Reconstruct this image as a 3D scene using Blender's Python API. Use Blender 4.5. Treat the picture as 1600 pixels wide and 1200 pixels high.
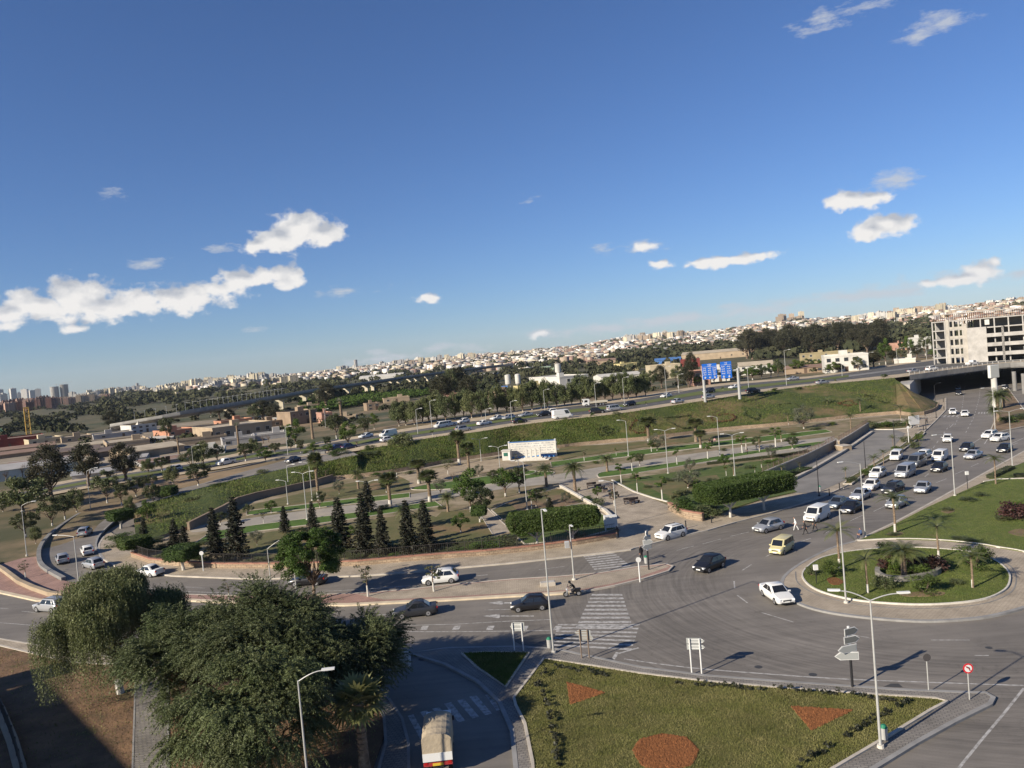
import bpy, bmesh, math, random
import numpy as np
from mathutils import Vector, Matrix, Euler
R=math.radians; PI=math.pi
SC=bpy.context.scene
for _o in list(bpy.data.objects): bpy.data.objects.remove(_o)
# ---------------------------------------------------------------- camera
CAMH=25.0; FPX=1200.0
cd=bpy.data.cameras.new('camera'); cam=bpy.data.objects.new('camera',cd); SC.collection.objects.link(cam)
cd.sensor_width=36; cd.lens=27.0; cd.clip_start=0.5; cd.clip_end=60000
CM=Matrix.Rotation(R(90-2.14),3,'X')@Matrix.Rotation(R(-5.0),3,'Z')
cam.matrix_world=Matrix.Translation((0,0,CAMH))@CM.to_4x4()
SC.camera=cam
# ---------------------------------------------------------------- sun, sky, exposure
SUN_EL=25.5
SHD=Vector((0.826,0.563,0)).normalized()       # direction in which shadows fall on the ground
sd=bpy.data.lights.new('sun','SUN'); sd.energy=5.0; sd.angle=R(0.53); sd.color=(1.0,0.89,0.73)
sun=bpy.data.objects.new('sun',sd); SC.collection.objects.link(sun)
ldir=Vector((SHD.x*math.cos(R(SUN_EL)),SHD.y*math.cos(R(SUN_EL)),-math.sin(R(SUN_EL))))
sun.rotation_euler=ldir.to_track_quat('-Z','Y').to_euler()
SC.view_settings.view_transform='Standard'; SC.view_settings.look='None'
SC.view_settings.exposure=0.72; SC.view_settings.gamma=1.0
def pix_dir(u,v):
    d=CM@Vector(((u-800)/FPX,-(v-600)/FPX,-1.0)); return d.normalized()
def make_world():
    w=bpy.data.worlds.new('World'); SC.world=w; w.use_nodes=True
    nt=w.node_tree; nt.nodes.clear(); N=nt.nodes.new; L=nt.links.new
    def val(x): return x
    def math_(op,a,b=None,c=None,clamp=False):
        n=N('ShaderNodeMath'); n.operation=op; n.use_clamp=clamp
        for i,x in enumerate((a,b,c)):
            if x is None: continue
            if isinstance(x,(int,float)): n.inputs[i].default_value=x
            else: L(x,n.inputs[i])
        return n.outputs[0]
    def vm(op,a,b=None,sc=None):
        n=N('ShaderNodeVectorMath'); n.operation=op
        for i,x in enumerate((a,b)):
            if x is None: continue
            if isinstance(x,(tuple,Vector)): n.inputs[i].default_value=tuple(x)
            else: L(x,n.inputs[i])
        if sc is not None: n.inputs['Scale'].default_value=sc
        return n.outputs['Value'] if op in('DOT_PRODUCT','LENGTH') else n.outputs[0]
    tc=N('ShaderNodeTexCoord'); D=vm('NORMALIZE',tc.outputs['Generated'])
    sky=N('ShaderNodeTexSky'); sky.sky_type='NISHITA'; sky.sun_disc=False
    sky.sun_elevation=R(SUN_EL); sky.sun_rotation=math.atan2(-SHD.x,-SHD.y)
    sky.altitude=100; sky.air_density=1.0; sky.dust_density=0.15; sky.ozone_density=3.5
    # az/el coordinates: X = x/y, Z = z/hypot  (directions, at infinity)
    sp=N('ShaderNodeSeparateXYZ'); L(D,sp.inputs[0])
    az=math_('ARCTAN2',sp.outputs[0],sp.outputs[1]); el=math_('ARCSINE',sp.outputs[2])
    cb=N('ShaderNodeCombineXYZ'); L(az,cb.inputs[0]); L(math_('MULTIPLY',el,1.25),cb.inputs[1]); C2=cb.outputs[0]
    def noise(vec,scale,detail,rough=0.55,w=0.0):
        n=N('ShaderNodeTexNoise'); n.noise_dimensions='3D'; L(vec,n.inputs['Vector'])
        n.inputs['Scale'].default_value=scale; n.inputs['Detail'].default_value=detail; n.inputs['Roughness'].default_value=rough
        return n.outputs['Fac']
    def blobs(spec):
        out=None
        for (u,v,ru,rv,amp) in spec:
            ru*=1.10; rv*=1.02
            d=pix_dir(u,v); a=math.atan2(d.x,d.y); e=math.asin(d.z)*1.25
            # the cloud bases lie level with the horizon
            ra=ru/FPX; re=rv/FPX*1.25
            s=vm('SUBTRACT',C2,(a,e,0)); s=vm('MULTIPLY',s,(1/ra,1/re,0))
            ln=vm('LENGTH',s); g=math_('MULTIPLY_ADD',ln,-amp,amp)
            out=g if out is None else math_('SMOOTH_MAX',out,g,0.25)
        return out
    big=[(10,492,50,22,1.0),(60,478,60,26,1),(120,466,60,32,1.1),(165,480,70,24,1),(225,470,60,24,1),(262,466,50,22,1),(305,467,38,24,1),(340,455,30,22,.9),
         (380,440,55,22,1.0),(425,433,52,18,1.0),(455,431,24,14,.9),
         (470,357,44,30,1.15),(500,366,38,22,1),(430,376,46,20,1),(400,386,34,12,.8),
         (1325,313,46,18,1.0),(1355,312,34,13,.9),(1385,350,36,16,1.0),(1360,364,36,14,.9),
         (670,466,22,10,.9),(1130,408,60,9,.9),(1095,411,30,8,.8),(1180,401,34,9,.9),(1032,414,24,10,1.0),
         (1535,425,34,16,.9),(1555,410,14,10,.8),(1500,438,24,8,.7),(122,516,16,9,.9),(845,521,18,9,.75),(1010,385,18,8,.7),(1445,445,20,8,.7),(1505,438,30,10,.8)]
    wisp=[(1285,34,34,13,.72),(1345,12,36,9,.6),(1465,36,38,15,.78),(1425,60,22,7,.6),(1385,280,34,14,.75),(1415,282,20,10,.6),
          (232,411,26,10,.7),(178,304,16,8,.55),(400,515,18,6,.75),(545,454,36,8,.65),(345,388,22,7,.6),(497,459,10,5,.5),(1005,384,28,9,.65),
          (830,311,14,7,.5),(940,390,16,8,.42),(590,553,20,8,.7),(685,545,22,10,.7),(740,541,30,8,.7),(600,560,60,8,.75),(845,522,30,9,1.0),(950,512,60,10,.95),(1050,500,80,11,1.0),(1190,482,90,11,.95),(1340,462,110,11,1.0),(1520,432,50,12,1.0),(1400,448,50,10,.62),(1590,425,24,8,.6),(900,517,60,7,.6)]
    warp=noise(C2,9,3,.5); wv=vm('SCALE',C2,None,1.0)
    n1=noise(C2,32,8,.52)
    cbo=N('ShaderNodeCombineXYZ'); cbo.inputs[0].default_value=0.006; cbo.inputs[1].default_value=-0.011
    C3=vm('ADD',C2,cbo.outputs[0]); n2=noise(C3,30,5,.5); n1s=noise(C2,30,5,.5)
    B=blobs(big)
    f=math_('ADD',math_('ADD',B,math_('MULTIPLY_ADD',n1,2.1,-1.04)),math_('MULTIPLY_ADD',noise(C2,70,5,.5),1.2,-.60))
    m1=math_('MULTIPLY_ADD',f,1.9,-0.05,True)
    m1=N_smooth(nt,m1)
    # billows: sunlit upper flanks and shaded grey bases painted into the cloud colour
    relief=math_('SUBTRACT',n1s,n2)
    Bs=blobs([(u+5,v-9,ru,rv,a_) for (u,v,ru,rv,a_) in big])
    relief=math_('ADD',math_('MULTIPLY',relief,1.0),math_('MULTIPLY',math_('SUBTRACT',Bs,B),.55))
    shade=math_('MULTIPLY_ADD',relief,-2.6,0.70)
    thick=math_('MULTIPLY_ADD',f,0.42,0.18,True)
    shade=math_('ADD',shade,math_('MULTIPLY',math_('SUBTRACT',0.45,thick),0.22),None,True)
    Wb=blobs(wisp)
    nw=noise(vm('MULTIPLY',C2,(1,2.2,1)),30,9,.66)
    fw=math_('ADD',Wb,math_('MULTIPLY_ADD',nw,3.2,-1.62))
    m2=math_('MULTIPLY',math_('MULTIPLY_ADD',fw,1.3,0.0,True),0.78)
    col=N('ShaderNodeMix'); col.data_type='RGBA'; L(shade,col.inputs['Factor'])
    col.inputs[6].default_value=(4.7,5.0,5.6,1); col.inputs[7].default_value=(8.8,8.6,8.4,1)
    mx=N('ShaderNodeMix'); mx.data_type='RGBA'; L(m2,mx.inputs['Factor']); 
    tint=N('ShaderNodeMix'); tint.data_type='RGBA'; tint.blend_type='MULTIPLY'; tint.inputs['Factor'].default_value=1
    L(sky.outputs[0],tint.inputs[6])
    tg=N('ShaderNodeMix'); tg.data_type='RGBA'; L(math_('MULTIPLY',el,1.9,None,True),tg.inputs['Factor']); tg.inputs[6].default_value=(.60,.76,1.06,1); tg.inputs[7].default_value=(.62,.78,1.08,1); L(tg.outputs[2],tint.inputs[7])
    L(tint.outputs[2],mx.inputs[6]); mx.inputs[7].default_value=(5.6,5.9,6.4,1)
    mx2=N('ShaderNodeMix'); mx2.data_type='RGBA'; L(m1,mx2.inputs['Factor']); L(mx.outputs[2],mx2.inputs[6]); L(col.outputs[2],mx2.inputs[7])
    bg=N('ShaderNodeBackground'); bg.inputs['Strength'].default_value=0.062; L(mx2.outputs[2],bg.inputs['Color'])
    o=N('ShaderNodeOutputWorld'); L(bg.outputs[0],o.inputs['Surface'])
    w.cycles.sampling_method='MANUAL'; w.cycles.sample_map_resolution=512
def N_smooth(nt,x):
    n=nt.nodes.new('ShaderNodeMapRange'); n.interpolation_type='SMOOTHSTEP'; nt.links.new(x,n.inputs['Value']); return n.outputs[0]
SKY_TINT=(1,1,1,1)
make_world()
# ---------------------------------------------------------------- helpers
COL=SC.collection
rnd=random.Random(11)
def W(u,v,z=0.0):
    """point of the place, at height z, that the photograph shows at (u,v)"""
    d=pix_dir(u,v)
    t=(z-CAMH)/d.z
    return Vector((d.x*t,d.y*t,z))
def proj(p):
    q=CM.transposed()@(Vector(p)-Vector((0,0,CAMH))); return (800+FPX*q.x/-q.z, 600-FPX*q.y/-q.z, -q.z)
def tag(o,label=None,cat=None,group=None,kind=None):
    if label: o['label']=label
    if cat: o['category']=cat
    if group: o['group']=group
    if kind: o['kind']=kind
    return o
def empty(name,loc=(0,0,0),rz=0,label=None,cat=None,group=None):
    o=bpy.data.objects.new(name,None); COL.objects.link(o); o.empty_display_size=.3
    o.location=loc; o.rotation_euler=(0,0,rz); return tag(o,label,cat,group)
def children(o): return [c for c in o.children]
def copy_tree(o,parent=None):
    c=o.copy(); COL.objects.link(c); c.parent=parent
    for ch in CH.get(o.name,[]):
        k=copy_tree(ch,c)
        CH.setdefault(c.name,[]).append(k)
    return c
CH={}
def setp(o,parent):
    o.parent=parent; CH.setdefault(parent.name,[]).append(o)
class MB:
    def __init__(s): s.v=[]; s.f=[]; s.m=[]
    def add(s,vs,fs,mi=0):
        b=len(s.v); s.v+= [tuple(x) for x in vs]; s.f+=[tuple(i+b for i in f) for f in fs]; s.m+=[mi]*len(fs); return s
    def box(s,c,d,rz=0,mi=0,M=None):
        hx,hy,hz=d[0]/2,d[1]/2,d[2]/2; cs,sn=math.cos(rz),math.sin(rz); vs=[]
        for z in(-hz,hz):
            for x,y in((-hx,-hy),(hx,-hy),(hx,hy),(-hx,hy)):
                p=Vector((x*cs-y*sn,x*sn+y*cs,z))
                if M is not None: p=M@p
                vs.append((c[0]+p.x,c[1]+p.y,c[2]+p.z))
        return s.add(vs,[(0,3,2,1),(4,5,6,7),(0,1,5,4),(1,2,6,5),(2,3,7,6),(3,0,4,7)],mi)
    def bb(s,x0,x1,y0,y1,z0,z1,mi=0): return s.box(((x0+x1)/2,(y0+y1)/2,(z0+z1)/2),(x1-x0,y1-y0,z1-z0),0,mi)
    def cyl(s,p0,p1,r0,r1=None,n=8,mi=0,cap=True):
        p0=Vector(p0);p1=Vector(p1); r1=r0 if r1 is None else r1
        a=(p1-p0); 
        if a.length<1e-6: return s
        a=a.normalized(); t=Vector((0,0,1)) if abs(a.z)<.9 else Vector((1,0,0)); x=a.cross(t).normalized(); y=a.cross(x)
        vs=[]
        for p,r in((p0,r0),(p1,r1)):
            for i in range(n):
                w=2*PI*i/n; vs.append(p+(x*math.cos(w)+y*math.sin(w))*r)
        fs=[(i,n+i,n+(i+1)%n,(i+1)%n) for i in range(n)]
        if cap: fs+=[tuple(range(n)),tuple(range(2*n-1,n-1,-1))]
        return s.add(vs,fs,mi)
    def tube(s,pts,rs,n=7,mi=0):
        for i in range(len(pts)-1):
            r0=rs[i] if isinstance(rs,(list,tuple)) else rs; r1=rs[i+1] if isinstance(rs,(list,tuple)) else rs
            s.cyl(pts[i],pts[i+1],r0,r1,n,mi)
        return s
    def prism(s,poly,z0,z1,mi=0,mtop=None):
        """poly: list of (x,y); vertical walls and triangulated top/bottom"""
        n=len(poly); zz0=z0 if isinstance(z0,(list,tuple)) else [z0]*n; zz1=z1 if isinstance(z1,(list,tuple)) else [z1]*n
        area=sum(poly[i][0]*poly[(i+1)%n][1]-poly[(i+1)%n][0]*poly[i][1] for i in range(n))
        idx=list(range(n)) if area>0 else list(range(n-1,-1,-1))
        P=[poly[i] for i in idx]; A=[zz0[i] for i in idx]; B=[zz1[i] for i in idx]
        vs=[(p[0],p[1],a) for p,a in zip(P,A)]+[(p[0],p[1],b) for p,b in zip(P,B)]
        s.add(vs,[(i,(i+1)%n,n+(i+1)%n,n+i) for i in range(n)],mi)
        s.add([(p[0],p[1],b) for p,b in zip(P,B)],[tuple(range(n))],mi if mtop is None else mtop)
        return s
    def sphere(s,c,r,nu=10,nv=6,mi=0,sc=(1,1,1)):
        vs=[(c[0],c[1],c[2]-r*sc[2])]
        for j in range(1,nv):
            t=-PI/2+PI*j/nv
            for i in range(nu):
                w=2*PI*i/nu; vs.append((c[0]+r*sc[0]*math.cos(t)*math.cos(w),c[1]+r*sc[1]*math.cos(t)*math.sin(w),c[2]+r*sc[2]*math.sin(t)))
        vs.append((c[0],c[1],c[2]+r*sc[2])); fs=[]
        for i in range(nu): fs.append((0,1+(i+1)%nu,1+i))
        for j in range(nv-2):
            for i in range(nu):
                a=1+j*nu; b=a+nu; fs.append((a+i,a+(i+1)%nu,b+(i+1)%nu,b+i))
        k=1+(nv-2)*nu; t=len(vs)-1
        for i in range(nu): fs.append((k+i,k+(i+1)%nu,t))
        return s.add(vs,fs,mi)
    def build(s,name,mats,parent=None,smooth=False,bevel=0,data_only=False):
        me=bpy.data.meshes.new(name); me.from_pydata(s.v,[],s.f)
        if not isinstance(mats,(list,tuple)): mats=[mats]
        for m in mats: me.materials.append(m)
        if len(mats)>1: me.polygons.foreach_set('material_index',s.m)
        if smooth: me.polygons.foreach_set('use_smooth',[True]*len(me.polygons))
        me.update()
        if any(len(f)>4 for f in s.f):
            bm=bmesh.new(); bm.from_mesh(me); big=[f for f in bm.faces if len(f.verts)>4]
            bmesh.ops.triangulate(bm,faces=big,ngon_method='EAR_CLIP'); bm.to_mesh(me); bm.free()
        o=bpy.data.objects.new(name,me); COL.objects.link(o)
        if parent is not None: setp(o,parent)
        if bevel:
            b=o.modifiers.new('bevel','BEVEL'); b.width=bevel; b.segments=2; b.limit_method='ANGLE'
        return o
def np_mesh(name,verts,quads,mat,parent=None,tint=None,smooth=False):
    me=bpy.data.meshes.new(name); verts=np.asarray(verts,dtype=np.float32); quads=np.asarray(quads,dtype=np.int32)
    k=quads.shape[1]; n=len(quads)
    me.vertices.add(len(verts)); me.vertices.foreach_set('co',verts.ravel())
    me.loops.add(n*k); me.loops.foreach_set('vertex_index',quads.ravel())
    me.polygons.add(n); me.polygons.foreach_set('loop_start',np.arange(0,n*k,k,dtype=np.int32)); me.polygons.foreach_set('loop_total',np.full(n,k,dtype=np.int32))
    if tint is not None:
        a=me.attributes.new('tint','FLOAT','FACE'); a.data.foreach_set('value',np.asarray(tint,dtype=np.float32))
    if smooth: me.polygons.foreach_set('use_smooth',np.ones(n,dtype=bool))
    me.materials.append(mat); me.update(calc_edges=True); me.validate()
    o=bpy.data.objects.new(name,me); COL.objects.link(o)
    if parent is not None: setp(o,parent)
    return o
def crom(pts,step=6,closed=False):
    """Catmull-Rom through 2-D/3-D tuples"""
    n=len(pts); out=[]
    rng=range(n) if closed else range(n-1)
    for i in rng:
        g=lambda k: pts[k%n] if closed else pts[max(0,min(n-1,k))]
        p0,p1,p2,p3=g(i-1),g(i),g(i+1),g(i+2)
        for j in range(step):
            t=j/step
            out.append(tuple(.5*((2*b)+(-a+c)*t+(2*a-5*b+4*c-d)*t*t+(-a+3*b-3*c+d)*t**3) for a,b,c,d in zip(p0,p1,p2,p3)))
    if not closed: out.append(tuple(pts[-1]))
    return out
ORD='first second third fourth fifth sixth seventh eighth ninth tenth eleventh twelfth thirteenth fourteenth fifteenth sixteenth seventeenth eighteenth nineteenth twentieth'.split()
TENS={2:'twenty',3:'thirty',4:'forty',5:'fifty',6:'sixty',7:'seventy',8:'eighty',9:'ninety'}
def ordw(i):
    if i<20: return ORD[i]
    t,r=divmod(i+1,10)
    return (TENS[t]+'-'+ORD[r-1]) if r else {3:'thirtieth',4:'fortieth',5:'fiftieth',6:'sixtieth',7:'seventieth',8:'eightieth',9:'ninetieth'}[t]
# ---------------------------------------------------------------- materials
MAT={}
def mat(name,col,rough=.8,var=.0,scale=1.0,bump=0,bscale=None,col2=None,spec=.3,metal=0,detail=6,emit=0,lo=.35,hi=.65,rand=0,tint=0,trans=0,third=None,stretch=None):
    """principled with noise between col and col2; optional object-random / face tint variation"""
    if name in MAT: return MAT[name]
    m=bpy.data.materials.new(name); m.use_nodes=True; nt=m.node_tree; N=nt.nodes.new; L=nt.links.new
    b=nt.nodes['Principled BSDF']; b.inputs['Roughness'].default_value=rough; b.inputs['Metallic'].default_value=metal
    b.inputs['Specular IOR Level'].default_value=spec
    c=tuple(col)+(1,); out=None
    tc=N('ShaderNodeTexCoord'); geo=N('ShaderNodeNewGeometry')
    vec=geo.outputs['Position']
    if stretch:
        mp=N('ShaderNodeMapping'); mp.inputs['Scale'].default_value=stretch; L(vec,mp.inputs[0]); vec=mp.outputs[0]
    if col2 is None and var>0: col2=tuple(min(1,x*(1+var)) for x in col); c=tuple(x*(1-var) for x in col)+(1,)
    if col2 is not None:
        n=N('ShaderNodeTexNoise'); n.inputs['Scale'].default_value=scale; n.inputs['Detail'].default_value=detail; n.inputs['Roughness'].default_value=.6
        L(vec,n.inputs['Vector'])
        r=N('ShaderNodeMapRange'); r.inputs['From Min'].default_value=lo; r.inputs['From Max'].default_value=hi; L(n.outputs['Fac'],r.inputs['Value'])
        x=N('ShaderNodeMix'); x.data_type='RGBA'; L(r.outputs[0],x.inputs['Factor']); x.inputs[6].default_value=c; x.inputs[7].default_value=tuple(col2)+(1,)
        out=x.outputs[2]
    if third:
        c3,s3,l3,h3=third
        n=N('ShaderNodeTexNoise'); n.inputs['Scale'].default_value=s3; n.inputs['Detail'].default_value=10; n.inputs['Roughness'].default_value=.65; L(vec,n.inputs['Vector'])
        r=N('ShaderNodeMapRange'); r.inputs['From Min'].default_value=l3; r.inputs['From Max'].default_value=h3; L(n.outputs['Fac'],r.inputs['Value'])
        x=N('ShaderNodeMix'); x.data_type='RGBA'; L(r.outputs[0],x.inputs['Factor'])
        if out: L(out,x.inputs[6])
        else: x.inputs[6].default_value=c
        x.inputs[7].default_value=tuple(c3)+(1,); out=x.outputs[2]
    if rand or tint:
        src=[]
        hs=N('ShaderNodeHueSaturation')
        if out: L(out,hs.inputs['Color'])
        else: hs.inputs['Color'].default_value=c
        v=None
        if rand:
            oi=N('ShaderNodeObjectInfo'); k=N('ShaderNodeMath'); k.operation='MULTIPLY_ADD'; L(oi.outputs['Random'],k.inputs[0]); k.inputs[1].default_value=rand*2; k.inputs[2].default_value=1-rand; v=k.outputs[0]
            k2=N('ShaderNodeMath'); k2.operation='MULTIPLY_ADD'; L(oi.outputs['Random'],k2.inputs[0]); k2.inputs[1].default_value=-.03; k2.inputs[2].default_value=.515; L(k2.outputs[0],hs.inputs['Hue'])
        if tint:
            at=N('ShaderNodeAttribute'); at.attribute_name='tint'; k=N('ShaderNodeMath'); k.operation='MULTIPLY_ADD'; L(at.outputs['Fac'],k.inputs[0]); k.inputs[1].default_value=tint*2; k.inputs[2].default_value=1-tint
            if v is None: v=k.outputs[0]
            else:
                q=N('ShaderNodeMath'); q.operation='MULTIPLY'; L(v,q.inputs[0]); L(k.outputs[0],q.inputs[1]); v=q.outputs[0]
        L(v,hs.inputs['Value']); out=hs.outputs[0]
    if out: L(out,b.inputs['Base Color'])
    else: b.inputs['Base Color'].default_value=c
    if bump:
        n=N('ShaderNodeTexNoise'); n.inputs['Scale'].default_value=bscale or scale*4; n.inputs['Detail'].default_value=4; L(vec,n.inputs['Vector'])
        bp=N('ShaderNodeBump'); bp.inputs['Strength'].default_value=1; bp.inputs['Distance'].default_value=bump; L(n.outputs['Fac'],bp.inputs['Height']); L(bp.outputs[0],b.inputs['Normal'])
    if trans:
        t=N('ShaderNodeBsdfTranslucent'); 
        if out: L(out,t.inputs['Color'])
        else: t.inputs['Color'].default_value=c
        ms=N('ShaderNodeMixShader'); ms.inputs[0].default_value=trans; L(b.outputs[0],ms.inputs[1]); L(t.outputs[0],ms.inputs[2]); L(ms.outputs[0],nt.nodes['Material Output'].inputs['Surface'])
    MAT[name]=m; return m
def brick_mat(name,c1,c2,mortar,w,h,msize=.02,rough=.85,stain=None,spec=.2,rot=0,vert=False):
    m=bpy.data.materials.new(name); m.use_nodes=True; nt=m.node_tree; N=nt.nodes.new; L=nt.links.new
    b=nt.nodes['Principled BSDF']; b.inputs['Roughness'].default_value=rough; b.inputs['Specular IOR Level'].default_value=spec
    geo=N('ShaderNodeNewGeometry'); mp=N('ShaderNodeMapping'); mp.inputs['Rotation'].default_value=(0,0,rot); L(geo.outputs['Position'],mp.inputs[0])
    br=N('ShaderNodeTexBrick'); br.inputs['Scale'].default_value=1; br.inputs['Brick Width'].default_value=w; br.inputs['Row Height'].default_value=h; br.inputs['Mortar Size'].default_value=msize
    br.inputs['Color1'].default_value=c1+(1,); br.inputs['Color2'].default_value=c2+(1,); br.inputs['Mortar'].default_value=mortar+(1,); L(mp.outputs[0],br.inputs['Vector'])
    if vert:
        s_=N('ShaderNodeSeparateXYZ'); L(geo.outputs['Position'],s_.inputs[0]); a_=N('ShaderNodeMath'); L(s_.outputs[0],a_.inputs[0]); L(s_.outputs[1],a_.inputs[1]); c_=N('ShaderNodeCombineXYZ'); L(a_.outputs[0],c_.inputs[0]); L(s_.outputs[2],c_.inputs[1]); L(c_.outputs[0],br.inputs['Vector'])
    n=N('ShaderNodeTexNoise'); n.inputs['Scale'].default_value=.35; n.inputs['Detail'].default_value=8; n.inputs['Roughness'].default_value=.65; L(geo.outputs['Position'],n.inputs['Vector'])
    r=N('ShaderNodeMapRange'); r.inputs['From Min'].default_value=.3; r.inputs['From Max'].default_value=.7; r.inputs['To Min'].default_value=.72; r.inputs['To Max'].default_value=1.2; L(n.outputs['Fac'],r.inputs['Value'])
    x=N('ShaderNodeMix'); x.data_type='RGBA'; x.blend_type='MULTIPLY'; x.inputs['Factor'].default_value=1; L(br.outputs['Color'],x.inputs[6]); L(r.outputs[0],x.inputs[7])
    L(x.outputs[2],b.inputs['Base Color']); MAT[name]=m; return m
RC=W(1415,900)   # centre of the roundabout
def asphalt_mat():
    m=bpy.data.materials.new('asphalt'); m.use_nodes=True; nt=m.node_tree; N=nt.nodes.new; L=nt.links.new
    b=nt.nodes['Principled BSDF']; b.inputs['Roughness'].default_value=.75; b.inputs['Specular IOR Level'].default_value=.35
    geo=N('ShaderNodeNewGeometry'); P=geo.outputs['Position']
    def nz(vec,s,d,ro=.6):
        n=N('ShaderNodeTexNoise'); n.inputs['Scale'].default_value=s; n.inputs['Detail'].default_value=d; n.inputs['Roughness'].default_value=ro; L(vec,n.inputs['Vector']); return n.outputs['Fac']
    def mr(x,a,c,lo,hi):
        r=N('ShaderNodeMapRange'); r.inputs['From Min'].default_value=a; r.inputs['From Max'].default_value=c; r.inputs['To Min'].default_value=lo; r.inputs['To Max'].default_value=hi; L(x,r.inputs['Value']); return r.outputs[0]
    def mu(a,c,op='MULTIPLY'):
        k=N('ShaderNodeMath'); k.operation=op
        for i,x in enumerate((a,c)):
            if isinstance(x,(int,float)): k.inputs[i].default_value=x
            else: L(x,k.inputs[i])
        return k.outputs[0]
    big=mr(nz(P,.12,6),.3,.7,.8,1.22); fine=mr(nz(P,14,3),.3,.7,.9,1.1)
    # tyre tracks: arcs round the roundabout, close to its centre; streaks along the carriageways elsewhere
    sub=N('ShaderNodeVectorMath'); sub.operation='SUBTRACT'; L(P,sub.inputs[0]); sub.inputs[1].default_value=tuple(RC)
    sp=N('ShaderNodeSeparateXYZ'); L(sub.outputs[0],sp.inputs[0])
    rr=N('ShaderNodeVectorMath'); rr.operation='LENGTH'; L(sub.outputs[0],rr.inputs[0]); rad=rr.outputs['Value']
    at=mu(sp.outputs[1],sp.outputs[0],'ARCTAN2')
    cb=N('ShaderNodeCombineXYZ'); L(mu(rad,1.6),cb.inputs[0]); L(mu(at,1.3),cb.inputs[1])
    arcs=mr(nz(cb.outputs[0],1.7,8,.72),.38,.62,.74,1.12)
    ring=mu(mr(rad,15,20,0,1),mr(rad,30,44,1,0))
    a1=mu(mu(arcs,ring),mu(1,ring,'SUBTRACT'),'ADD')
    mp=N('ShaderNodeMapping'); mp.inputs['Scale'].default_value=(.06,1.1,1); mp.inputs['Rotation'].default_value=(0,0,R(4)); L(P,mp.inputs[0])
    st=mr(nz(mp.outputs[0],1,5),.35,.65,.9,1.1)
    # fine cracks and repaired seams
    ds=N('ShaderNodeVectorMath'); ds.operation='ADD'; L(P,ds.inputs[0]); nn_=N('ShaderNodeTexNoise'); nn_.inputs['Scale'].default_value=.5; nn_.inputs['Detail'].default_value=6; L(P,nn_.inputs['Vector']); sc_=N('ShaderNodeVectorMath'); sc_.operation='SCALE'; sc_.inputs['Scale'].default_value=5; L(nn_.outputs['Color'],sc_.inputs[0]); L(sc_.outputs[0],ds.inputs[1])
    vo=N('ShaderNodeTexVoronoi'); vo.feature='DISTANCE_TO_EDGE'; vo.inputs['Scale'].default_value=.11; L(ds.outputs[0],vo.inputs['Vector'])
    ck=mr(vo.outputs['Distance'],.0,.006,.78,1.0); st2=mr(nz(P,.55,9,.7),.58,.72,1.0,.80)
    v=mu(mu(mu(big,fine),mu(a1,st)),mu(ck,st2))
    x=N('ShaderNodeMix'); x.data_type='RGBA'; x.blend_type='MULTIPLY'; x.inputs['Factor'].default_value=1; x.inputs[6].default_value=(.166,.150,.130,1); L(v,x.inputs[7]); L(x.outputs[2],b.inputs['Base Color'])
    # darker oil spots
    MAT['asphalt']=m; return m
ASPH=asphalt_mat()
ASPHF=mat('asphalt_far',(.085,.083,.08),.85,.2,.3)
PAVB=brick_mat('paving_beige',(.40,.34,.26),(.35,.295,.222),(.2,.17,.14),.4,.2,.018)
PAVG=brick_mat('paving_grey',(.235,.215,.19),(.195,.18,.16),(.11,.105,.1),.4,.2,.025,rot=.3)
PAVP=brick_mat('paving_pink',(.36,.22,.18),(.30,.185,.155),(.2,.15,.12),.4,.2,.02)
PAVPK=mat('park_soil',(.24,.185,.12),.95,0,.25,col2=(.12,.11,.05),bump=.03,bscale=5,third=((.33,.27,.19),.1,.54,.68))
KERB=mat('kerb_concrete',(.42,.38,.32),.8,.15,.8)
KERBG=mat('kerb_grey',(.24,.235,.225),.8,.15,.8)
KERBY=mat('kerb_cream',(.52,.44,.32),.8,.12,.8)
KERBW=mat('kerb_white',(.52,.49,.43),.75,.1,2)
PAINT=mat('road_paint',(.42,.41,.39),.7,.15,2.6,col2=(.18,.17,.155),lo=.42,hi=.66)
PAINTN=mat('road_paint_new',(.50,.50,.49),.7,.12,2.5)
GRASS=mat('lawn_near',(.085,.092,.024),.9,0,3.5,col2=(.15,.14,.048),bump=.05,bscale=22,third=((.12,.09,.04),.35,.56,.74),detail=10,lo=.36,hi=.62)
GRASSR=mat('lawn_right',(.072,.100,.018),.9,0,1.4,col2=(.115,.13,.034),bump=.05,bscale=14,third=((.15,.12,.055),.22,.6,.78),detail=9)
GRASSP=mat('park_grass',(.045,.080,.014),.95,0,.5,col2=(.09,.11,.028),bump=.05,bscale=6,third=((.16,.12,.06),.14,.54,.7),detail=8)
DRYG=mat('dry_grass',(.13,.115,.05),.95,0,.35,col2=(.085,.09,.032),bump=.05,bscale=5,third=((.2,.13,.07),.12,.5,.66),detail=9)
SLOPE=mat('slope_grass',(.068,.082,.018),.95,0,.5,col2=(.036,.056,.012),bump=.25,bscale=2.2,third=((.17,.12,.06),.06,.52,.66),detail=10)
GRASSB=mat('bright_grass',(.075,.135,.016),.95,0,.3,col2=(.048,.09,.014),bump=.1,bscale=3,detail=9)
DIRT=mat('dirt',(.22,.15,.09),.95,0,.3,col2=(.115,.082,.05),bump=.06,bscale=4,third=((.09,.095,.035),.12,.52,.66),detail=10)
DIRTL=mat('dirt_light',(.36,.29,.2),.95,0,.4,col2=(.26,.205,.14),bump=.05,bscale=3)
YARD=mat('yard_soil',(.20,.12,.066),.95,0,.4,col2=(.10,.062,.036),bump=.08,bscale=5,third=((.085,.082,.03),.2,.56,.7),detail=11)
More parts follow.
